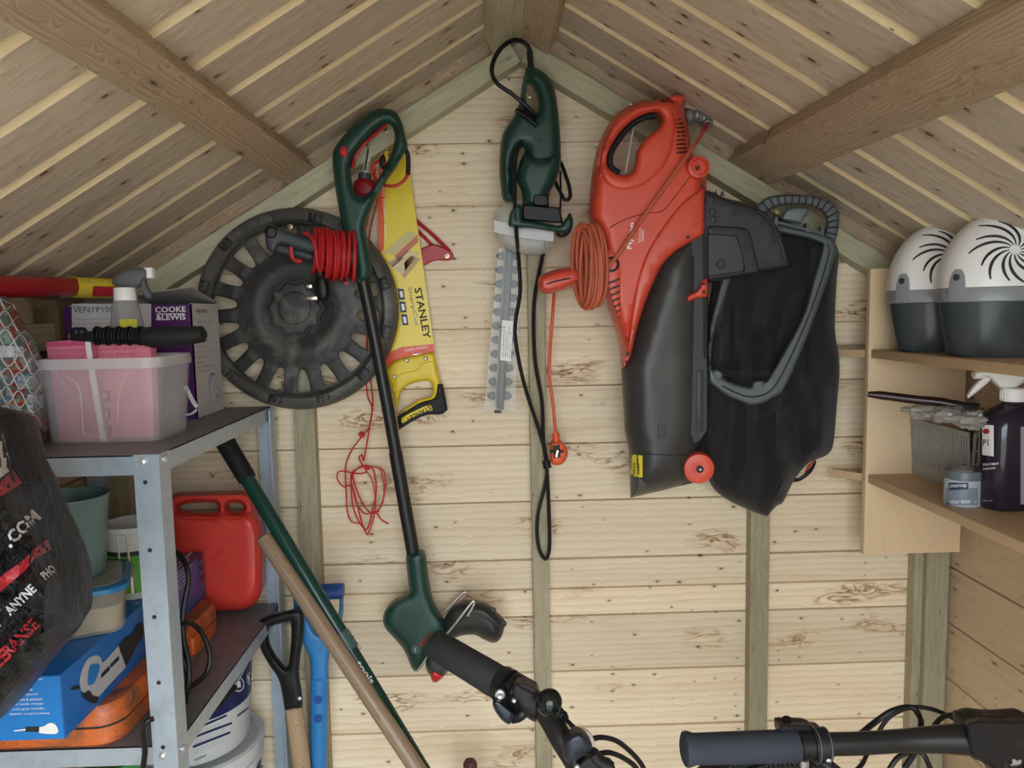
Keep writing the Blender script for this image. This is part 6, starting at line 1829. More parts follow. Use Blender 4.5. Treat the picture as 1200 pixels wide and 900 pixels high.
# food container with blue lid
fc_c = PZ(112, 738, ztop_blue)
fcy = -0.455
fcx = PY(101, 730, fcy).x
fc = thing('food_container', 'clear lidded food container half full of sand with blue lid, on the blue box', 'food container', (fcx, fcy, ztop_blue))
zt0 = PY(80, 694, fcy - 0.05).z
hf = zt0 - ztop_blue
sand = plastic('sandy_fill', (0.36, 0.28, 0.17), 0.7, 0.4, 150, 0.6, (0.55, 0.46, 0.32), dscale=120)
RC = radians(24)
cF = (fcx, fcy, ztop_blue)
mk('vessel', loft([(0.001, .098, .118, .02), (0.006, .104, .124, .024), (hf * .9, .112, .132, .026), (hf * .95, .116, .136, .028)], c=cF, rot=RC), plastic('cloudy_container', (0.52, 0.47, 0.38), 0.15, alpha=0.40, spec=0.7), fc)
mk('fill', loft([(0.004, .094, .112, .02), (hf * .60, .102, .121, .022)], c=cF, rot=RC), sand, fc)
mk('lid', loft([(hf * .93, .122, .142, .03), (hf * 1.03, .122, .142, .03), (hf * 1.07, .116, .136, .028)], c=cF, rot=RC), plastic('clear_blue_lid', (0.03, 0.20, 0.42), 0.3, alpha=0.9), fc, 'blue clip lid')
mk('lid_top', loft([(hf * 1.072, .100, .120, .022), (hf * 1.09, .098, .118, .022)], c=cF, rot=RC), plastic('cloudy_lid_top', (0.30, 0.29, 0.24), 0.3), fc)
for sgn in (1, -1):
    v = Matrix.Rotation(RC, 3, 'Z') @ Vector((0.063 * sgn, 0, 0))
    mk('clip', MB().box(Vector(cF) + v + Vector((0, 0, hf * .85)), (0.004, 0.06, 0.024), Matrix.Rotation(RC, 3, 'Z'), 0.001), plastic('cloudy_clip', (0.50, 0.46, 0.38), 0.3, alpha=0.85), fc)
ztop_fc = ztop_blue + hf * 1.09
# measuring jug / beaker
jy = -0.445
jx = PY(81, 600, jy).x
jz1 = PY(80, 580, jy).z
js = MPP(jy)
jug = thing('plastic_jug', 'grey-green plastic jug standing on the clear food container', 'jug', (jx, jy, ztop_fc))
jm = plastic('grey_green_plastic', (0.135, 0.215, 0.205), 0.35, 0.08, 300, 0.3, (0.20, 0.27, 0.25))
r1, r0 = 44 * js, 35 * js
hj = jz1 - ztop_fc
prof = [(0.0001, 0.001), (r0 * .97, 0.001), (r0, 0.006), (r0 + (r1 - r0) * .8, hj * .85), (r1 * .985, hj - 0.004), (r1 * 1.03, hj - 0.003), (r1 * 1.03, hj), (r1 * .97, hj), (r0 + (r1 - r0) * .8 - .002, hj * .8), (r0 - .002, 0.006), (0.0001, 0.006)]
jo = MB().lathe(prof, (jx, jy, ztop_fc), (0, 0, 1), 48)
mk('jug_body', jo, jm, jug)
hdir = Vector((0.0, -1.0, 0)).normalized()
hx = PY(84, 640, jy - r1).x
hpath = [Vector((hx - .002, jy - r1 * 1.00, PY(80, 606, jy - r1).z)), Vector((hx - .001, jy - r1 * 1.00 - .030, PY(80, 611, jy - r1).z)), Vector((hx, jy - r1 - .034, PY(80, 618, jy - r1).z)), Vector((hx + .004, jy - r1 - .030, PY(82, 648, jy - r1).z)), Vector((hx + .005, jy - r1 * .90, PY(82, 654, jy - r1).z))]
mk('handle', MB().tube(smooth3(hpath, 5), 0.0080, 10, flat=0.45, up=(0, 1, 0)), jm, jug, 'strap handle')
# white tub with green label behind
wt_y = -0.335
wx = PY(157, 620, wt_y).x
wz1 = PY(145, 611, wt_y).z
wtb = thing('paint_tub', 'round white tub with green label and drips behind the front steel post', 'tub', (wx, wt_y, ztop_blue))
wr = 0.0455
hh_ = wz1 - ztop_blue
mk('tub_body', MB().lathe([(0.0001, 0.001), (wr * .84, 0.001), (wr * .86, .004), (wr * .99, hh_ - 0.01), (wr * 1.04, hh_ - .008), (wr * 1.04, hh_), (wr * .96, hh_), (wr * .84, .006), (0.0001, .006)], (wx, wt_y, ztop_blue), (0, 0, 1), 40), plastic('offwhite_tub', (0.62, 0.62, 0.58), 0.4), wtb)
mk('green_label', MB().lathe([(wr * .872, hh_ * .10), (wr * .955, hh_ * .62)], (wx, wt_y, ztop_blue), (0, 0, 1), 40), plastic('green_label', (0.10, 0.36, 0.03), 0.4), wtb)
mk('label_band', MB().lathe([(wr * .957, hh_ * .62), (wr * .965, hh_ * .68)], (wx, wt_y, ztop_blue), (0, 0, 1), 40), M['ink'], wtb)
for k, dx in enumerate((-0.004, 0.010)):
    pz = [Vector((wx + dx, wt_y - sqrt(max(0, (wr * (0.99 - .12 * u)) ** 2 - dx * dx)) - .001, ztop_blue + hh_ * (1 - u))) for u in (0.08, .3, .6, .75 - .1 * k)]
    mk('paint_drip', MB().tube(pz, [0.002, .0016, .0018, .0026], 8), plastic('cream_paint', (0.62, 0.56, 0.42), 0.4), wtb)

# jerry can
jc = thing('fuel_can', 'red plastic fuel can with moulded handle at the back of the lower metal shelf', 'fuel can', on_low(275, 712))
YJ = -0.086
jo_ = smooth([(192, 640), (191.5, 600), (195, 588), (203, 579.5), (212, 577.5), (240, 576.5), (286, 576), (294, 580), (298, 590), (299.5, 603), (305, 611), (307.5, 625), (308.5, 665), (307.5, 690), (302, 706), (293, 714), (280, 718.5), (266, 719), (230, 722), (200, 723), (193, 715), (192, 690)], 4)
h1 = smooth([(208, 597), (212, 592.5), (225, 589.5), (245, 589), (253, 590), (255, 595), (252, 600), (238, 600.5), (220, 600)], 4)
h2 = smooth([(267, 592), (271, 589.5), (281, 590), (285, 595), (281, 599.5), (268, 599)], 4)
redc = plastic('red_polythene', (0.60, 0.045, 0.032), 0.36, 0.12, 250, 0.15, (0.42, 0.035, 0.03), dscale=8)
jcb = inflate(jo_, YJ, 0.086, 15, [h1, h2], step=4.5)
zmin = min(v.z for v in jcb.v)
for v in jcb.v:
    if v.z < zmin + 0.05: v.z += (ZL + 0.001 - zmin) * (1 - (v.z - zmin) / 0.05)
jbo = mk('can_body', jcb, redc, jc)
jbv = bvh_of([jbo])
def onj(pts, l=0.0004):
    o = []
    for a_, b_ in pts:
        h_ = seat(jbv, PY(a_, b_, YJ), l)
        if h_ is not None: o.append(h_)
    return o
mk('moulded_line', MB().tube(smooth3(onj([(206, 608), (225, 606), (250, 607), (275, 606), (292, 609)]), 3), 0.0022, 6), redc, jbo)
mk('moulded_oval', MB().tube(smooth3(onj([(247, 656), (256, 645), (261, 641), (262, 645), (256, 651), (249, 658)]), 3, True), 0.0012, 6, closed=True), redc, jbo)

# black cable over the case
bcable = thing('black_flex', 'black flex looped over the orange case by the steel post', 'cable', PY(215, 800, -0.40))
ybc = -0.36
mk('loop', MB().tube(px_path([(192, 641, -0.33), (205, 646, -0.35), (217, 660, -0.37), (221, 680, -0.38), (217, 702, -0.39), (214, 728, -0.40), (216, 752, -0.41), (221, 775, -0.42), (221, 800, -0.43), (212, 823, -0.43), (203, 838, -0.42), (206, 843, -0.40)], 5), 0.0042, 8), M['cable'], bcable)
mk('loop', MB().tube(px_path([(206, 745, -0.41), (208, 735, -0.41), (217, 730, -0.40), (229, 733, -0.38), (240, 748, -0.37), (246, 770, -0.37), (241, 790, -0.38), (226, 803, -0.40), (215, 808, -0.41)], 5), 0.0040, 8), M['cable'], bcable)
mk('loop', MB().tube(px_path([(206, 745, -0.41), (212, 765, -0.415), (220, 790, -0.42), (218, 815, -0.43), (206, 832, -0.43)], 5), 0.0040, 8), M['cable'], bcable)
for k in range(4):
    mk('loop', MB().tube(px_path([(203 + 3 * k, 812 - k, -0.43), (212 + 2 * k, 822, -0.43), (207, 836 + k, -0.42), (200 + k, 845, -0.42)], 4), 0.0036, 7), M['cable'], bcable)
mk('drop', MB().tube(px_path([(180, 842, YS0 - .02), (172, 846, YS0 - .025), (168, 857, YS0 - .025), (170, 880, YS0 - .025), (168, 905, YS0 - .025), (170, 960, YS0 - .02)], 5), 0.0036, 8), M['cable'], bcable)

# tin below the shelf
tinp = PY(128, 897, -0.47)
tin = thing('green_tin', 'green lidded tin under the lower metal shelf, only its top in view', 'tin', (tinp.x, -0.45, ZL - 0.42))
ztin = PY(128, 893, -0.47).z
mk('tin_body', MB().lathe([(0.040, 0.001), (0.041, 0.003), (0.041, ztin - ZL + .42 - .01), (0.0425, ztin - ZL + .42 - .008), (0.0425, ztin - ZL + .42), (0.038, ztin - ZL + .42), (0.037, ztin - ZL + .42 - .004), (0.0001, ztin - ZL + .42 - .004)], (tinp.x, -0.45, ZL - 0.42), (0, 0, 1), 36), plastic('green_tin_paint', (0.05, 0.25, 0.07), 0.35), tin)
# ============================================================ white buckets under the rack's edge
bw = plastic('white_bucket', (0.66, 0.68, 0.70), 0.35, 0.03, 200, 0.12, (0.50, 0.50, 0.48))
navy = plastic('navy_label', (0.010, 0.018, 0.10), 0.35)
blu2 = plastic('mid_blue_label', (0.05, 0.16, 0.42), 0.35)
YB2 = -0.135
def bucket(label, cx, cy, z0, r0, r1, h, style):
    t = thing('paint_bucket', label, 'bucket', (cx, cy, z0), 'white paint buckets below the metal shelving')
    c = Vector((cx, cy, z0))
    rr = lambda z: r0 + (r1 - r0) * z / h
    mk('bucket_body', MB().lathe([(0.0001, 0), (r0 * .97, 0), (r0, 0.004), (rr(h * .80), h * .80), (rr(h * .80) * 1.045, h * .81), (rr(h * .80) * 1.045, h * .86), (rr(h * .86), h * .865), (r1, h - .013)], c, (0, 0, 1), 64), bw, t)
    lid = mk('lid', MB().lathe([(r1 * 1.0, h - .012), (r1 * 1.05, h - .010), (r1 * 1.05, h + .004), (r1 * 1.0, h + .007), (r1 * .93, h + .005), (r1 * .92, h), (0.0001, h)], c, (0, 0, 1), 64), bw, t)
    if style == 'navy':
        mk('label', MB().lathe([(rr(h * .43) * 1.004, h * .43), (rr(h * .79) * 1.004, h * .79)], c, (0, 0, 1), 64), navy, t, 'navy printed label')
    else:
        mk('label', MB().lathe([(rr(h * .30) * 1.004, h * .30), (rr(h * .76) * 1.004, h * .76)], c, (0, 0, 1), 64), navy, t)
    # bail handle
    zh = h * .84
    R = r1 * 1.03
    hp = []
    for k in range(17):
        a = radians(-8 - 164 * k / 16 + 0)
        dip = 0.07 * sin(pi * k / 16)
        hp.append(c + Vector((R * cos(a) * 1.01, R * sin(a) * 1.03 - .004, zh - dip)))
    w = mk('wire_handle', MB().tube(smooth3(hp, 2), 0.0016, 8), M['steel'], t)
    def pr_(p):
        q = CAM_ROT.transposed() @ (p - CAM_POS)
        return 600 + q.x / -q.z * FPX
    k0 = min(range(2, 14), key=lambda k: abs(pr_(hp[k]) - 282))
    gp = hp[k0:k0 + 3]
    mk('handle_grip', MB().tube(smooth3(gp, 4), 0.0075, 12), M['black'], t, 'black handle grip')
    bv = bvh_of([x_ for x_ in t.children if x_.name.startswith(('bucket_body', 'label'))])
    return t, bv, rr
ztop1 = ZL - 0.030
BR = 0.116
rimx = PZ(302, 740, ztop1 - .006)
hB = ztop1 - PY(304, 846, rimx.y).z
cxB = rimx.x - BR * 1.04
YBC = max(-0.20, min(rimx.y, -BR * 1.06 - 0.004))
b1, bv1, rr1 = bucket('upper white paint bucket with navy band of icons, standing on its lidded twin', cxB, YBC, ztop1 - hB - .007, 0.104, BR, hB, 'navy')
b2, bv2_, rr2 = bucket('lower white lidded paint bucket underneath the one with icons', cxB + 0.006, YBC, ztop1 - hB - .007 - .008 - hB, 0.106, BR + .002, hB, 'lines')
b2, bv2_ = b1, bv1
for (a_, b_, r_) in ((260, 809, 8.5), (279.5, 802, 7.5), (292.5, 795, 6)):
    vs, fs = [], []
    for k in range(24):
        t = 2 * pi * k / 24
        sx = 0.9 if a_ < 285 else 0.55
        vs += [PY(a_ + r_ * sx * cos(t), b_ + r_ * 1.15 * sin(t), YB2 - .1), PY(a_ + (r_ - 1) * sx * cos(t), b_ + (r_ - 1) * 1.15 * sin(t), YB2 - .1)]
        fs.append((2 * k, 2 * k + 1, (2 * k + 3) % 48, (2 * k + 2) % 48))
    decal('icon_ring', vs, fs, M['whiteink'], b1, bv1, lift=0.0012)
    patch_px('icon', [(a_ - 3, b_ - 3), (a_ + 2, b_ - 4), (a_ + 3, b_ + 3), (a_ - 1, b_ + 4)], YB2 - .1, M['whiteink'], b1, bv1, 2, 0.0012)
for k, (y_, w_) in enumerate(((848, 40), (857, 46), (868, 44))):
    u = [(226, y_ + 6), (226 + w_, y_ - 14 + 3), (226 + w_, y_ - 11.5 + 3), (226, y_ + 9)]
    patch_px('print_line', u, YB2 - .12, navy, b2, bv2_, 4, 0.0012)
    for j in (1, 2):
        text_px('lettering', 'apply two coats of paint and allow to dry', 229, y_ + 9 + 3.2 * j, 22, w_ - 6, 1.6, YB2 - .12, M['greyink'], b2, onto=bv2_, lift=0.0012)
patch_px('print_line', [(278, 838), (294, 826), (294, 828.5), (278, 840.5)], YB2 - .12, navy, b2, bv2_, 3, 0.0012)
text_px('lettering', 'ECOPAINT', 229, 892, 22, 16, 3.0, YB2 - .12, M['ink'], b2, 0.01, bv2_, lift=0.0012)

# ============================================================ long handled tools leaning on the back wall
def lean(pt, pb, yt, floor_z=0.0):
    """line through the top point (depth yt) and along the seen direction, reaching the floor at depth yf"""
    pass
def run_to_floor(A, B):
    d = (B - A)
    k = (0.004 - A.z) / d.z
    return A + d * k
# green telescopic pole with black foam grip
gp = thing('green_pole', 'long dark green telescopic tool pole with black grip leaning beside the metal shelving', 'pole', (0.2, -0.5, 0))
A = PY(262, 515, -0.125); B = PY(496, 903, -0.285)
F_ = run_to_floor(A, B)
def along(px_):  # point on the pole at a given photo column
    d = ray(px_, 0)
    best = min((A + (B - A) * t for t in [i / 400 for i in range(-20, 900)]), key=lambda p: abs(project(p)[0] - px_))
    return best
def project(p):
    q = CAM_ROT.transposed() @ (p - CAM_POS)
    return (600 + q.x / -q.z * FPX, 450 - q.y / -q.z * FPX)
C1 = along(290)
gpm = plastic('glossy_green_tube', (0.008, 0.045, 0.035), 0.2)
mk('foam_grip', MB().tube([A, A + (B - A) * .004, C1], [0.011, 0.0175, 0.0165], 16), M['rubber'], gp, 'black foam grip')
C2 = along(399)
mk('upper_tube', MB().tube([C1, C2], 0.0135, 18), gpm, gp)
mk('lock_collar', MB().tube([C2, along(411)], 0.0155, 18), plastic('grey_green_collar', (0.05, 0.10, 0.09), 0.35), gp)
F2 = A + (F_ - A) * 0.985
mk('lower_tube', MB().tube([along(411), F2], 0.0128, 18), gpm, gp)
mk('foot', MB().tube([F2, F_ + Vector((0, 0, 0.008))], 0.015, 14), M['black'], gp)
gbv = bvh_of([c for c in gp.children])
ang_ = math.degrees(atan2(-(903 - 515), (496 - 262)))
text_px('lettering', 'tools', 417, 777, ang_ + 1, 32, 6.5, -0.15, M['whiteink'], gp, 0.02, gbv, lift=0.0008)
text_px('lettering', 'rolson', 405, 738, ang_ + 1, 30, 4.5, -0.15, plastic('pale_green_ink', (0.18, 0.28, 0.24), 0.5), gp, 0.01, gbv, lift=0.0012)
# wooden handle
wh_ = thing('wooden_handle', 'long round varnished wooden tool handle leaning in front of the dark green pole', 'tool handle', (0.1, -0.5, 0))
ash = wood('varnished_ash', (0.30, 0.215, 0.14), (0.17, 0.11, 0.065), 'x', 'y', rings=110, contrast=0.6, knots=0.0, roughsawn=0.1, rough=0.3)
A2 = PY(308, 628, -0.185); B2 = PY(490, 903, -0.320)
F3 = run_to_floor(A2, B2)
def rod(name, p0, p1, r, mat, parent, seg=18, cap_r=None):
    """round bar whose grain runs along it (own local axes)"""
    L = (p1 - p0).length
    xd = (p1 - p0).normalized()
    yd = xd.orthogonal().normalized(); zd = xd.cross(yd)
    mb = MB().tube([Vector((0, 0, 0)), Vector((0.004, 0, 0)), Vector((L, 0, 0))], [r * .7, r, r], seg)
    me = bpy.data.meshes.new(name); me.from_pydata(mb.v, [], mb.f)
    bm = bmesh.new(); bm.from_mesh(me); bmesh.ops.recalc_face_normals(bm, faces=bm.faces); bm.to_mesh(me); bm.free()
    me.polygons.foreach_set('use_smooth', [True] * len(me.polygons)); me.set_sharp_from_angle(angle=radians(40))
    me.materials.append(mat)
    o = bpy.data.objects.new(name, me); COL.objects.link(o)
    o.parent = parent
    o.matrix_local = Matrix.Translation(p0 - wloc(parent)) @ Matrix((xd, yd, zd)).transposed().to_4x4()
    return o
rod('shaft', A2, A2 + (F3 - A2) * .97, 0.0140, ash, wh_)
rod('ferrule', A2 + (F3 - A2) * .97, F3 + Vector((0, 0, .008)), 0.016, M['steel'], wh_)

# spade with black D grip
def spade(name_, label, outl, hole, px_top, y, shaft_mat, grip_mat, sock, px_bot, r):
    t = thing('garden_spade', label, 'spade', (px_bot[0], px_bot[1], 0))
    return t
ys1 = -0.120
s1 = thing('garden_spade', 'spade with black plastic D-shaped grip and ash shaft, next to the white buckets', 'spade', PY(345, 900, ys1) * 1.0)
s1.location.z = 0
do = smooth([(301, 731), (305, 726, 1), (320, 720), (345, 714, 1), (352, 716), (356, 722), (355.5, 745), (352, 768), (350, 790), (353, 812), (354.5, 830, 1), (334, 835, 1), (331, 815), (326, 795), (316, 780), (306, 762), (302, 745)], 4)
dh = smooth([(315, 739), (318, 734), (338, 729), (341, 733), (341, 750), (339, 772), (336, 783), (330, 779), (320, 765), (315, 752)], 4)
mk('grip', inflate(do, ys1, 0.034, 6, [dh], step=3.5), M['black'], s1, 'black D-shaped grip')
top_ = PY(344, 828, ys1); dirs = (PY(354, 903, ys1 + .002) - top_)
ft = run_to_floor(top_, PY(354, 903, ys1 + .004))
fz = Vector((ft.x, ft.y, 0.30)); kk = (0.30 - top_.z) / (ft.z - top_.z)
fz = top_ + (ft - top_) * kk
rod('shaft', top_ + Vector((0, 0, 0.004)), fz, 0.0165, wood('ash_shaft', (0.50, 0.36, 0.22), (0.26, 0.16, 0.09), 'x', 'y', rings=200, contrast=0.8, knots=0, roughsawn=0.2), s1, 20)
mk('rivet', MB().lathe([(0.0036, 0.0), (0.0036, -.0015), (0.0001, -.0022)], PY(351, 818.5, ys1 - .0165), (0, 1, 0), 12), M['steel'], s1)
def blade(parent, top, width, mat):
    c = top
    m = MB()
    rows = []
    for u, w, dz in ((0.0, .3, 0), (.08, .9, 0), (.12, 1, 0), (.75, .95, 0), (1.0, .75, 0)):
        rows.append([Vector((c.x + (j / 6 - .5) * width * w, c.y - 0.014 * (1 - (2 * j / 6 - 1) ** 2) + .006, c.z - 0.29 * u)) for j in range(7)] +
                    [Vector((c.x + (j / 6 - .5) * width * w, c.y - 0.014 * (1 - (2 * j / 6 - 1) ** 2) + .008, c.z - 0.29 * u)) for j in range(6, -1, -1)])
    mk('blade', m.rings(rows), mat, parent)
blade(s1, fz + Vector((0, 0, -.002)), 0.18, M['steel'])
# blue handled spade
ys2 = -0.075
s2 = thing('garden_spade', 'spade with bright blue plastic D-handle and blue shaft behind the leaning poles', 'spade', PY(372, 900, ys2))
s2.location.z = 0
blp = plastic('blue_handle_plastic', (0.035, 0.21, 0.50), 0.38, 0.08)
bld = plastic('deep_blue_plastic', (0.015, 0.07, 0.30), 0.4, 0.08)
bo_ = smooth([(344, 697), (348, 694), (355, 702), (361, 723), (370, 741), (379, 744), (388, 738), (396, 722), (398, 700, 1), (402.5, 690, 1), (402, 720), (396, 745), (388, 762), (385, 775), (385, 800, 1), (364, 800, 1), (363.5, 775), (359, 762), (351, 745), (345, 720)], 4)
mk('handle_fork', inflate(bo_, ys2, 0.032, 6, step=3.5), blp, s2, 'blue forked handle')
mk('cross_grip', MB().tube([PY(374, 693.5, ys2), PY(380, 693.5, ys2), PY(398, 692.5, ys2), PY(402.5, 692.5, ys2)], [0.0145, 0.0155, 0.0155, 0.0145], 18), bld, s2, 'deep blue cross grip')
mk('cross_grip', MB().tube([PY(346, 696.5, ys2), PY(374, 693.5, ys2)], [0.0105, 0.0125], 18), bld, s2)
t2 = PY(374.5, 796, ys2)
f2 = run_to_floor(t2, PY(373.5, 903, ys2 + .003)); fz2 = t2 + (f2 - t2) * ((0.30 - t2.z) / (f2.z - t2.z))
mk('shaft', MB().tube([t2 + Vector((0, 0, .006)), fz2], [0.0172, .0165], 20), blp, s2, 'blue shaft')
for b_ in (820, 842):
    mk('grip_mark', MB().lathe([(0.0085, 0.0), (0.0085, -.0006), (0.0001, -.0006)], PY(372.5, b_, ys2 - 0.0164), (0, 1, 0), 18), bld, s2)
blade(s2, fz2 + Vector((0, 0, -.002)), 0.16, plastic('blue_blade', (0.05, 0.2, 0.45), 0.4))
# small maroon grip poking up at the bottom
mg = thing('maroon_handle', 'short maroon handle end standing at the foot of the back wall', 'tool handle', (PY(551, 897, -0.12).x, -0.12, 0))
zt2 = PY(551, 891, -0.12).z
mx = PY(551, 897, -0.12).x
mk('grip', MB().lathe([(0.0001, 0.002), (0.012, 0.002), (0.0135, 0.01), (0.0135, zt2 - .006), (0.010, zt2), (0.0001, zt2 + .002)], (mx, -0.12, 0), (0, 0, 1), 20), plastic('maroon_rubber', (0.10, 0.025, 0.03), 0.6), mg)

# ============================================================ bin bag in front of the rack
bnb = thing('refuse_bag', 'bulging black plastic sack with white and red print in front of the metal shelving', 'plastic sack', PY(0, 860, -0.72))
YK = -0.78
sackm, nt, b = new_mat('glossy_black_film')
b.inputs['Base Color'].default_value = (0.006, 0.006, 0.008, 1)
b.inputs['Roughness'].default_value = 0.25; b.inputs['Specular IOR Level'].default_value = 0.35
tc = nd(nt, 'ShaderNodeTexCoord')
bn = nt.nodes.new('ShaderNodeBump'); bn.inputs['Strength'].default_value = 1.0; bn.inputs['Distance'].default_value = 0.007
hn = mathn(nt, 'ADD', noise_tex(nt, tc.outputs['Object'], 55, 5, 0.65, 1.6), mathn(nt, 'MULTIPLY', noise_tex(nt, tc.outputs['Object'], 260, 3), 0.35))
nt.links.new(hn, bn.inputs['Height']); nt.links.new(bn.outputs[0], b.inputs['Normal'])
def film(name, col, rough=0.35):
    m, nt, b = new_mat(name)
    tc = nd(nt, 'ShaderNodeTexCoord')
    w = noise_tex(nt, tc.outputs['Object'], 70, 5, 0.7, 1.2)
    c = mixc(nt, ramp(nt, w, 0.56, 0.70), col, tuple(x * 0.25 for x in col))
    nt.links.new(c, b.inputs['Base Color']); b.inputs['Roughness'].default_value = rough
    bn = nt.nodes.new('ShaderNodeBump'); bn.inputs['Strength'].default_value = 0.8; bn.inputs['Distance'].default_value = 0.003
    nt.links.new(w, bn.inputs['Height']); nt.links.new(bn.outputs[0], b.inputs['Normal'])
    return m
ko = smooth([(-170, 520), (-60, 480), (-10, 486), (2, 503), (16, 552), (27, 572), (37, 598), (48, 622), (60, 648), (71, 676), (76, 703), (77.5, 735), (72, 755), (58, 772), (40, 794), (20, 820), (0, 843), (-40, 870), (-120, 900), (-190, 880), (-210, 700)], 4)
def wr_(px, py, h):
    return h * (0.018 * mnoise.noise(Vector((px * .022, py * .014, 1.1))) + 0.011 * mnoise.noise(Vector((px * .07, py * .045, 2.1))) + 0.005 * mnoise.noise(Vector((px * .2, py * .12, 3.1))))
kob = mk('sack', inflate(ko, YK, 0.20, 42, step=6, disp=wr_), sackm, bnb)
kbv = bvh_of([kob])
redf = film('red_film_print', (0.40, 0.022, 0.03)); whf = film('white_film_print', (0.66, 0.67, 0.70))
patch_px('white_band', [(-40, 505), (-5, 500), (3, 508), (13, 545), (11, 552), (-6, 565), (-40, 585)], YK, whf, bnb, kbv, 5, 0.0010)
patch_px('red_band', [(-40, 590), (0, 566), (15, 550), (26, 566), (12, 575), (-2, 583), (-40, 605)], YK, redf, bnb, kbv, 5, 0.0011)
patch_px('red_band', [(-40, 698), (0, 676), (28, 656), (38, 645), (55, 631), (60.5, 644), (40, 655), (30, 668), (0, 694), (-40, 718)], YK, redf, bnb, kbv, 5, 0.0011)
tt2 = lambda t, x, y, a, w, h, m, bd=0.03: text_px('lettering', t, x, y, a, w, h, YK, m, bnb, bd, kbv, lift=0.0013)
tt2('T', -14, 658, 34, 20, 13, whf)
tt2('.', 12, 643, 34, 5, 4.5, whf)
tt2('COM', 17, 638, 42, 46, 15.5, whf)
tt2('T', -4, 738, 40, 12, 16, whf)
tt2('ANYNE', 12, 722, 42, 46, 11.5, whf)
tt2('PHO', 54, 680, 40, 18, 11, whf)
tt2('RANSE', 12, 770, 44, 54, 15, redf)
tt2('FREE', -18, 800, 42, 46, 16, redf)

# ============================================================ bicycles
gripm = plastic('charcoal_foam_grip', (0.018, 0.020, 0.022), 0.75, 0.3, 500)
barm = plastic('satin_black_bar', (0.012, 0.012, 0.013), 0.33)
ggm = plastic('slate_rubber_grip', (0.028, 0.035, 0.048), 0.75, 0.35, 600)
# nearer the middle: handlebar rising out of the frame
bk1 = thing('bicycle', 'black bicycle handlebar with foam grip, brake lever and bell, below the grass trimmer', 'bicycle', PY(690, 900, -0.9))
def P1(a_, b_, t=None):
    # depth comes nearer along the bar
    u = (a_ - 505) / 190.0 if t is None else t
    return -0.66 - 0.14 * u
g0 = PY(508, 754, P1(508, 754)); g1_ = PY(590, 803, P1(590, 803))
mk('foam_grip', MB().tube([g0, g0 + (g1_ - g0) * .02, g0 + (g1_ - g0) * .5, g0 + (g1_ - g0) * .97, g1_], [0.0155, 0.0170, 0.0175, 0.0180, 0.016], 24), gripm, bk1, 'charcoal foam grip')
mk('grip_end', MB().tube([g0 + (g0 - g1_) * .012, g0 + (g1_ - g0) * .002], 0.0130, 20), plastic('end_plug', (0.05, 0.015, 0.02), 0.5), bk1)
bpth = px_path([(588, 802, -0.72), (605, 810, -0.735), (630, 824, -0.75), (645, 843, -0.765), (658, 866, -0.78), (672, 888, -0.79), (686, 912, -0.80), (705, 950, -0.81)], 4)
mk('bar', MB().tube(bpth, 0.0120, 18), barm, bk1, 'black bar')
mk('grip_clamp', MB().tube([PY(588, 801, -0.72), PY(597, 806, -0.728)], 0.0195, 24), barm, bk1)
mk('lever_mount', MB().tube([PY(599, 807, -0.73), PY(618, 818, -0.742)], 0.0190, 20), M['black'], bk1)
mk('lever_mount_body', inflate(smooth([(602, 797), (618, 803), (632, 812), (636, 826), (632, 840), (626, 846), (612, 836), (600, 820), (596, 812)], 3), -0.745, 0.045, 7, step=4), M['black'], bk1)
mk('shift_pod', inflate(smooth([(606, 798, 1), (618, 800), (632, 808, 1), (630, 814), (616, 810), (606, 804)], 3), -0.775, 0.024, 3, step=3), M['black'], bk1)
mk('lever', inflate(smooth([(577, 824), (580, 820), (586, 821), (596, 829), (603, 836), (600, 846), (596, 849), (588, 844), (580, 833)], 4), -0.760, 0.022, 5, step=3.5), plastic('blue_black_lever', (0.012, 0.018, 0.026), 0.3), bk1, 'smooth black lever paddle')
mk('lever_arm', MB().tube(px_path([(600, 841, -0.755), (608, 839, -0.752), (616, 832, -0.75), (620, 826, -0.748)], 4), [0.0062] * 13, 12), M['black'], bk1)
mk('clamp_bolt', MB().lathe([(0.0052, 0.004), (0.0052, 0.0), (0.0035, -.001), (0.0022, 0.0), (0.0001, 0.0)], PY(586, 815, -0.756), (0, 1, 0), 18), M['steel'], bk1)
mk('clamp_ear', MB().tube([PY(586, 815, -0.752), PY(592, 806, -0.735)], 0.0078, 12), M['black'], bk1)
mk('small_bolt', MB().ball(PY(602.5, 821, -0.766), 0.0026), M['steel'], bk1)
mk('lever_strip', MB().tube([PY(549, 799, -0.70), PY(556, 797, -0.70), PY(578, 808, -0.71)], 0.0035, 8), M['black'], bk1)
# bell
bell = thing('bicycle_bell', 'round black domed bell clamped on the handlebar with the brake lever', 'bell', PY(643, 824, -0.79))
bcx = PY(644, 822, -0.795)
axb = (CAM_POS - bcx).normalized() * 0.35 + Vector((0.28, -0.55, 0.62)); axb.normalize()
Rbe = 0.0128
prof = [(Rbe * sin(a), Rbe * .95 * cos(a)) for a in [radians(90 - 6 * k) for k in range(15)]] + [(0.0001, Rbe * .95)]
mk('dome', MB().lathe([(Rbe * .98, -0.008), (Rbe, -0.007)] + prof, bcx, axb, 36), plastic('glossy_black_enamel', (0.006, 0.010, 0.009), 0.08), bell)
mk('base', MB().lathe([(0.009, -0.018), (0.010, -0.010), (0.009, -0.009)], bcx, axb, 24), M['black'], bell)
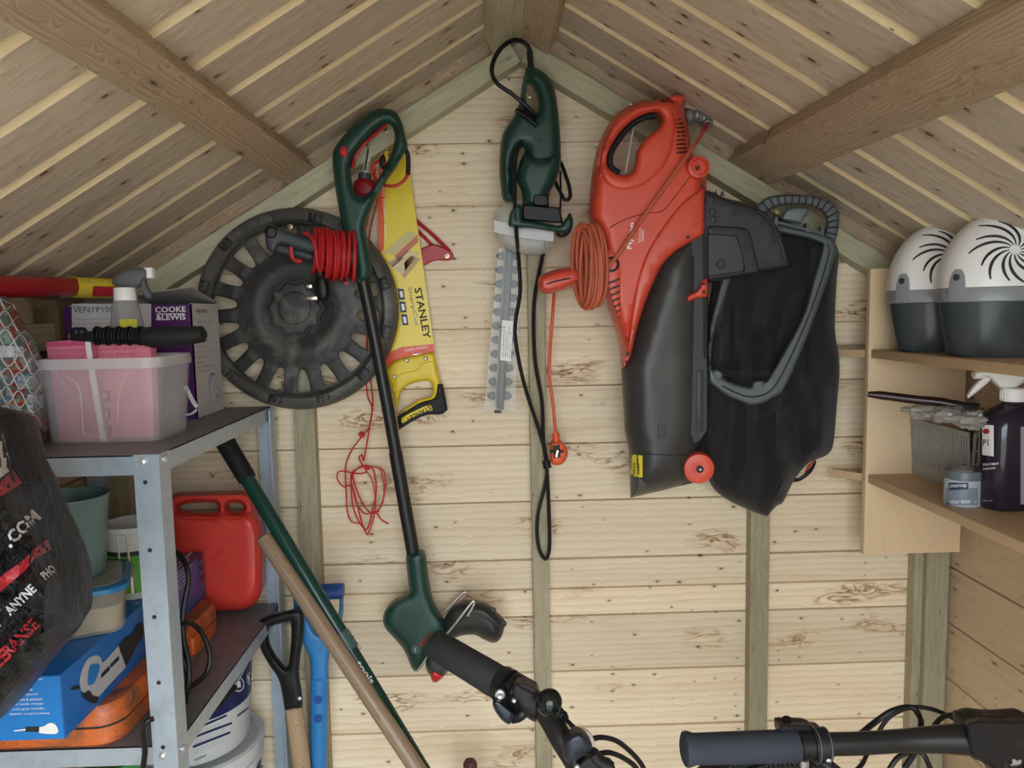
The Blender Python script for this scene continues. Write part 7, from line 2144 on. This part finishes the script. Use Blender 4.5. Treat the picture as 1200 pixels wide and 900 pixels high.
# cable adjuster, lamp and stem parts
mk('cable_adjuster', MB().tube(px_path([(651, 834, -0.77), (658, 837, -0.77), (663, 843, -0.775)], 3), [0.0062, .0066, .0062, .005, .0055, .0045, .004], 12), M['black'], bk1)
mk('brake_cable', MB().tube(px_path([(660, 840, -0.775), (668, 848, -0.785), (677, 857, -0.79)], 3), 0.0024, 8), M['cable'], bk1)
lamp = thing('front_lamp', 'rounded blue-black rubber front lamp strapped to the handlebar', 'bicycle lamp', PY(674, 895, -0.82))
mk('lamp_body', inflate(smooth([(660, 868), (668, 859), (680, 856), (690, 864), (694, 876), (686, 884), (677, 890), (668, 895), (661, 889), (659, 878)], 4), -0.825, 0.034, 11, step=3.5), plastic('blue_black_rubber', (0.018, 0.024, 0.035), 0.45, 0.25, 300), lamp)
mk('chrome_bezel', MB().tube(px_path([(676, 855, -0.815), (686, 858, -0.812), (692, 866, -0.81), (694, 874, -0.812)], 4), 0.0032, 8), M['steel'], lamp, 'chrome bezel')
mk('stem', inflate(smooth([(676, 892), (692, 880), (703, 888), (712, 897), (722, 902), (722, 930), (690, 960), (672, 930), (669, 905)], 4), -0.80, 0.05, 7, step=4), M['black'], bk1)
mk('stem_bolt', MB().ball(PY(676, 899, -0.83), 0.003), M['steel'], bk1)
mk('stem_cap', MB().tube(px_path([(694, 882, -0.82), (702, 892, -0.82), (716, 900, -0.82)], 3), 0.0065, 10), M['black'], bk1)
for pts in ([(693, 866), (705, 864), (722, 868), (738, 880), (752, 896), (760, 915)], [(702, 883), (715, 882), (730, 888), (744, 898), (752, 912)]):
    mk('brake_cable', MB().tube(px_path([(a_, b_, -0.80 + .0008 * (a_ - 700)) for a_, b_ in pts], 5), 0.0027, 8), M['cable'], bk1)
# further to the side: second bicycle's bar, almost level
bk2 = thing('bicycle', 'black bicycle handlebar with long slate rubber grip, level across below the wooden shelf unit', 'bicycle', PY(1000, 900, -0.78))
Yh = -0.800
e0, e1 = PY(800, 878, Yh), PY(935, 874, Yh + .004)
mk('rubber_grip', MB().tube([e0, e0 + (e1 - e0) * .015, e0 + (e1 - e0) * .04, e0 + (e1 - e0) * .10, e0 + (e1 - e0) * .97, e1], [0.0128, 0.0165, 0.0172, 0.0150, 0.0160, 0.0145], 28), ggm, bk2, 'slate rubber grip')
bp2 = px_path([(930, 874.5, Yh), (960, 873, Yh), (975, 872, Yh), (1010, 871, Yh), (1060, 868, Yh), (1100, 866.5, Yh - .002), (1130, 866, Yh - .004), (1160, 864, Yh - .006), (1190, 862, Yh - .008), (1240, 862, Yh - .008)], 4)
nb2 = len(bp2)
rad = [0.0112 + 0.0052 * min(1, max(0, (i / nb2 - .42) / .28)) for i in range(nb2)]
mk('bar', MB().tube(bp2, rad, 20), barm, bk2, 'black oversize bar')
mk('clamp_ring', MB().tube([PY(937, 874, Yh), PY(952, 873.5, Yh)], 0.0138, 22), M['black'], bk2)
mk('lever_clamp', MB().tube([PY(951, 873.5, Yh), PY(969, 873, Yh)], [0.0165, 0.0170], 22), M['black'], bk2)
for a_ in (954, 966.5):
    mk('clamp_edge', MB().tube([PY(a_, 873.3, Yh), PY(a_ + 1.2, 873.3, Yh)], 0.0176, 24), plastic('satin_clamp_edge', (0.10, 0.10, 0.11), 0.25), bk2)
mk('lever_body', inflate(smooth([(911, 850), (914, 847), (930, 847), (948, 848), (955, 852), (962, 853), (966, 860), (962, 866), (950, 862), (935, 862), (914, 862), (911, 856)], 3), Yh + 0.02, 0.035, 5, step=3.5), M['black'], bk2)
mk('adjuster', MB().tube([PY(922, 850, Yh + .02), PY(922, 841, Yh + .02)], 0.0042, 12), M['black'], bk2)
mk('bolt', MB().ball(PY(970, 888.5, Yh - .012), 0.0042), M['steel'], bk2)
mk('bolt', MB().lathe([(0.004, 0), (0.004, 0.012), (0.0001, 0.012)], PY(943, 891, Yh - .006), (0, 0, -1), 14), M['steel'], bk2)
mk('lever', MB().tube(px_path([(958, 886, Yh), (962, 893, Yh - .004), (970, 898, Yh - .008), (975, 906, Yh - .01), (960, 915, Yh - .02), (930, 918, Yh - .03)], 4), 0.0055, 10), M['black'], bk2)
# stem with face plate and its cap
mk('stem', inflate(smooth([(1130, 846), (1140, 842), (1150, 840), (1175, 842), (1210, 840, 1), (1230, 900), (1230, 935), (1180, 930), (1163, 905), (1150, 893), (1136, 886), (1131, 866)], 4), Yh + 0.004, 0.055, 7, step=4), M['black'], bk2)
mk('stem_face', MB().tube([PY(1152, 864, Yh), PY(1176, 863, Yh)], [0.0215, 0.0215], 24), plastic('face_plate', (0.008, 0.008, 0.009), 0.4), bk2)
for a_ in (1148, 1178):
    for b_ in (848, 878):
        mk('face_bolt', MB().ball(PY(a_, b_, Yh - .018), 0.0035), M['black'], bk2)
cap_c = PY(1188, 892, Yh - 0.02)
axc = Vector((0.1, -0.6, 0.8)).normalized()
cp = mk('steerer_cap', MB().lathe([(0.0135, -0.004), (0.0150, 0), (0.0140, 0.003), (0.0095, 0.0035), (0.009, 0.001), (0.0001, 0.001)], cap_c, axc, 28), plastic('cap_metal', (0.10, 0.10, 0.10), 0.2, metal=0.9), bk2, 'shiny steerer cap')
mk('cap_bolt', MB().lathe([(0.0048, 0.0), (0.0048, 0.004), (0.002, 0.0044), (0.0001, 0.002)], cap_c + axc * .001, axc, 18), M['steel'], cp)
def hose(pts, r=0.0026):
    return mk('brake_hose', MB().tube(px_path(pts, 6), r, 8), M['cable'], bk2)
hose([(985, 918, -0.74), (1008, 898, -0.72), (1016, 884, -0.70), (1030, 857, -0.68), (1044, 839, -0.68), (1068, 829, -0.68), (1095, 832, -0.69), (1125, 846, -0.72), (1150, 860, -0.76)], 0.0026)
hose([(1006, 862, -0.70), (1026, 846, -0.69), (1046, 833, -0.69), (1068, 829, -0.69), (1078, 841, -0.70), (1079, 852, -0.72), (1075, 875, -0.73), (1060, 900, -0.74)], 0.0034)
hose([(1095, 850, -0.74), (1106, 840, -0.73), (1130, 836, -0.72), (1160, 839, -0.73), (1180, 842, -0.75), (1200, 850, -0.77)], 0.0028)
hose([(1040, 905, -0.70), (1052, 888, -0.70), (1070, 880, -0.71), (1082, 884, -0.72), (1090, 900, -0.72)], 0.0030)
# tyre just under the grip
ty = bk2
tc_ = PY(905, 1130, -0.60)
Rw = (PY(905, 900, -0.60) - tc_).length
tyc = MB()
pts = [tc_ + Vector((sin(a) * Rw * .62, cos(a) * Rw * .10, cos(a) * Rw)) for a in [2 * pi * k / 60 for k in range(60)]]
mk('tyre', tyc.tube(pts, 0.022, 10, closed=True), M['rubber'], ty)
kb = MB()
for k in range(-14, 15):
    a = k * 0.035
    for o_ in (-0.014, 0, 0.014):
        kb.box(tc_ + Vector((sin(a) * Rw * .62 + (0.006 if o_ else 0), o_, cos(a) * Rw + 0.021 - abs(o_) * .4)), (0.010, 0.009, 0.006), Matrix.Rotation(a, 3, 'Y'), 0.001)
mk('tread_knobs', kb, M['rubber'], ty, kind='stuff')
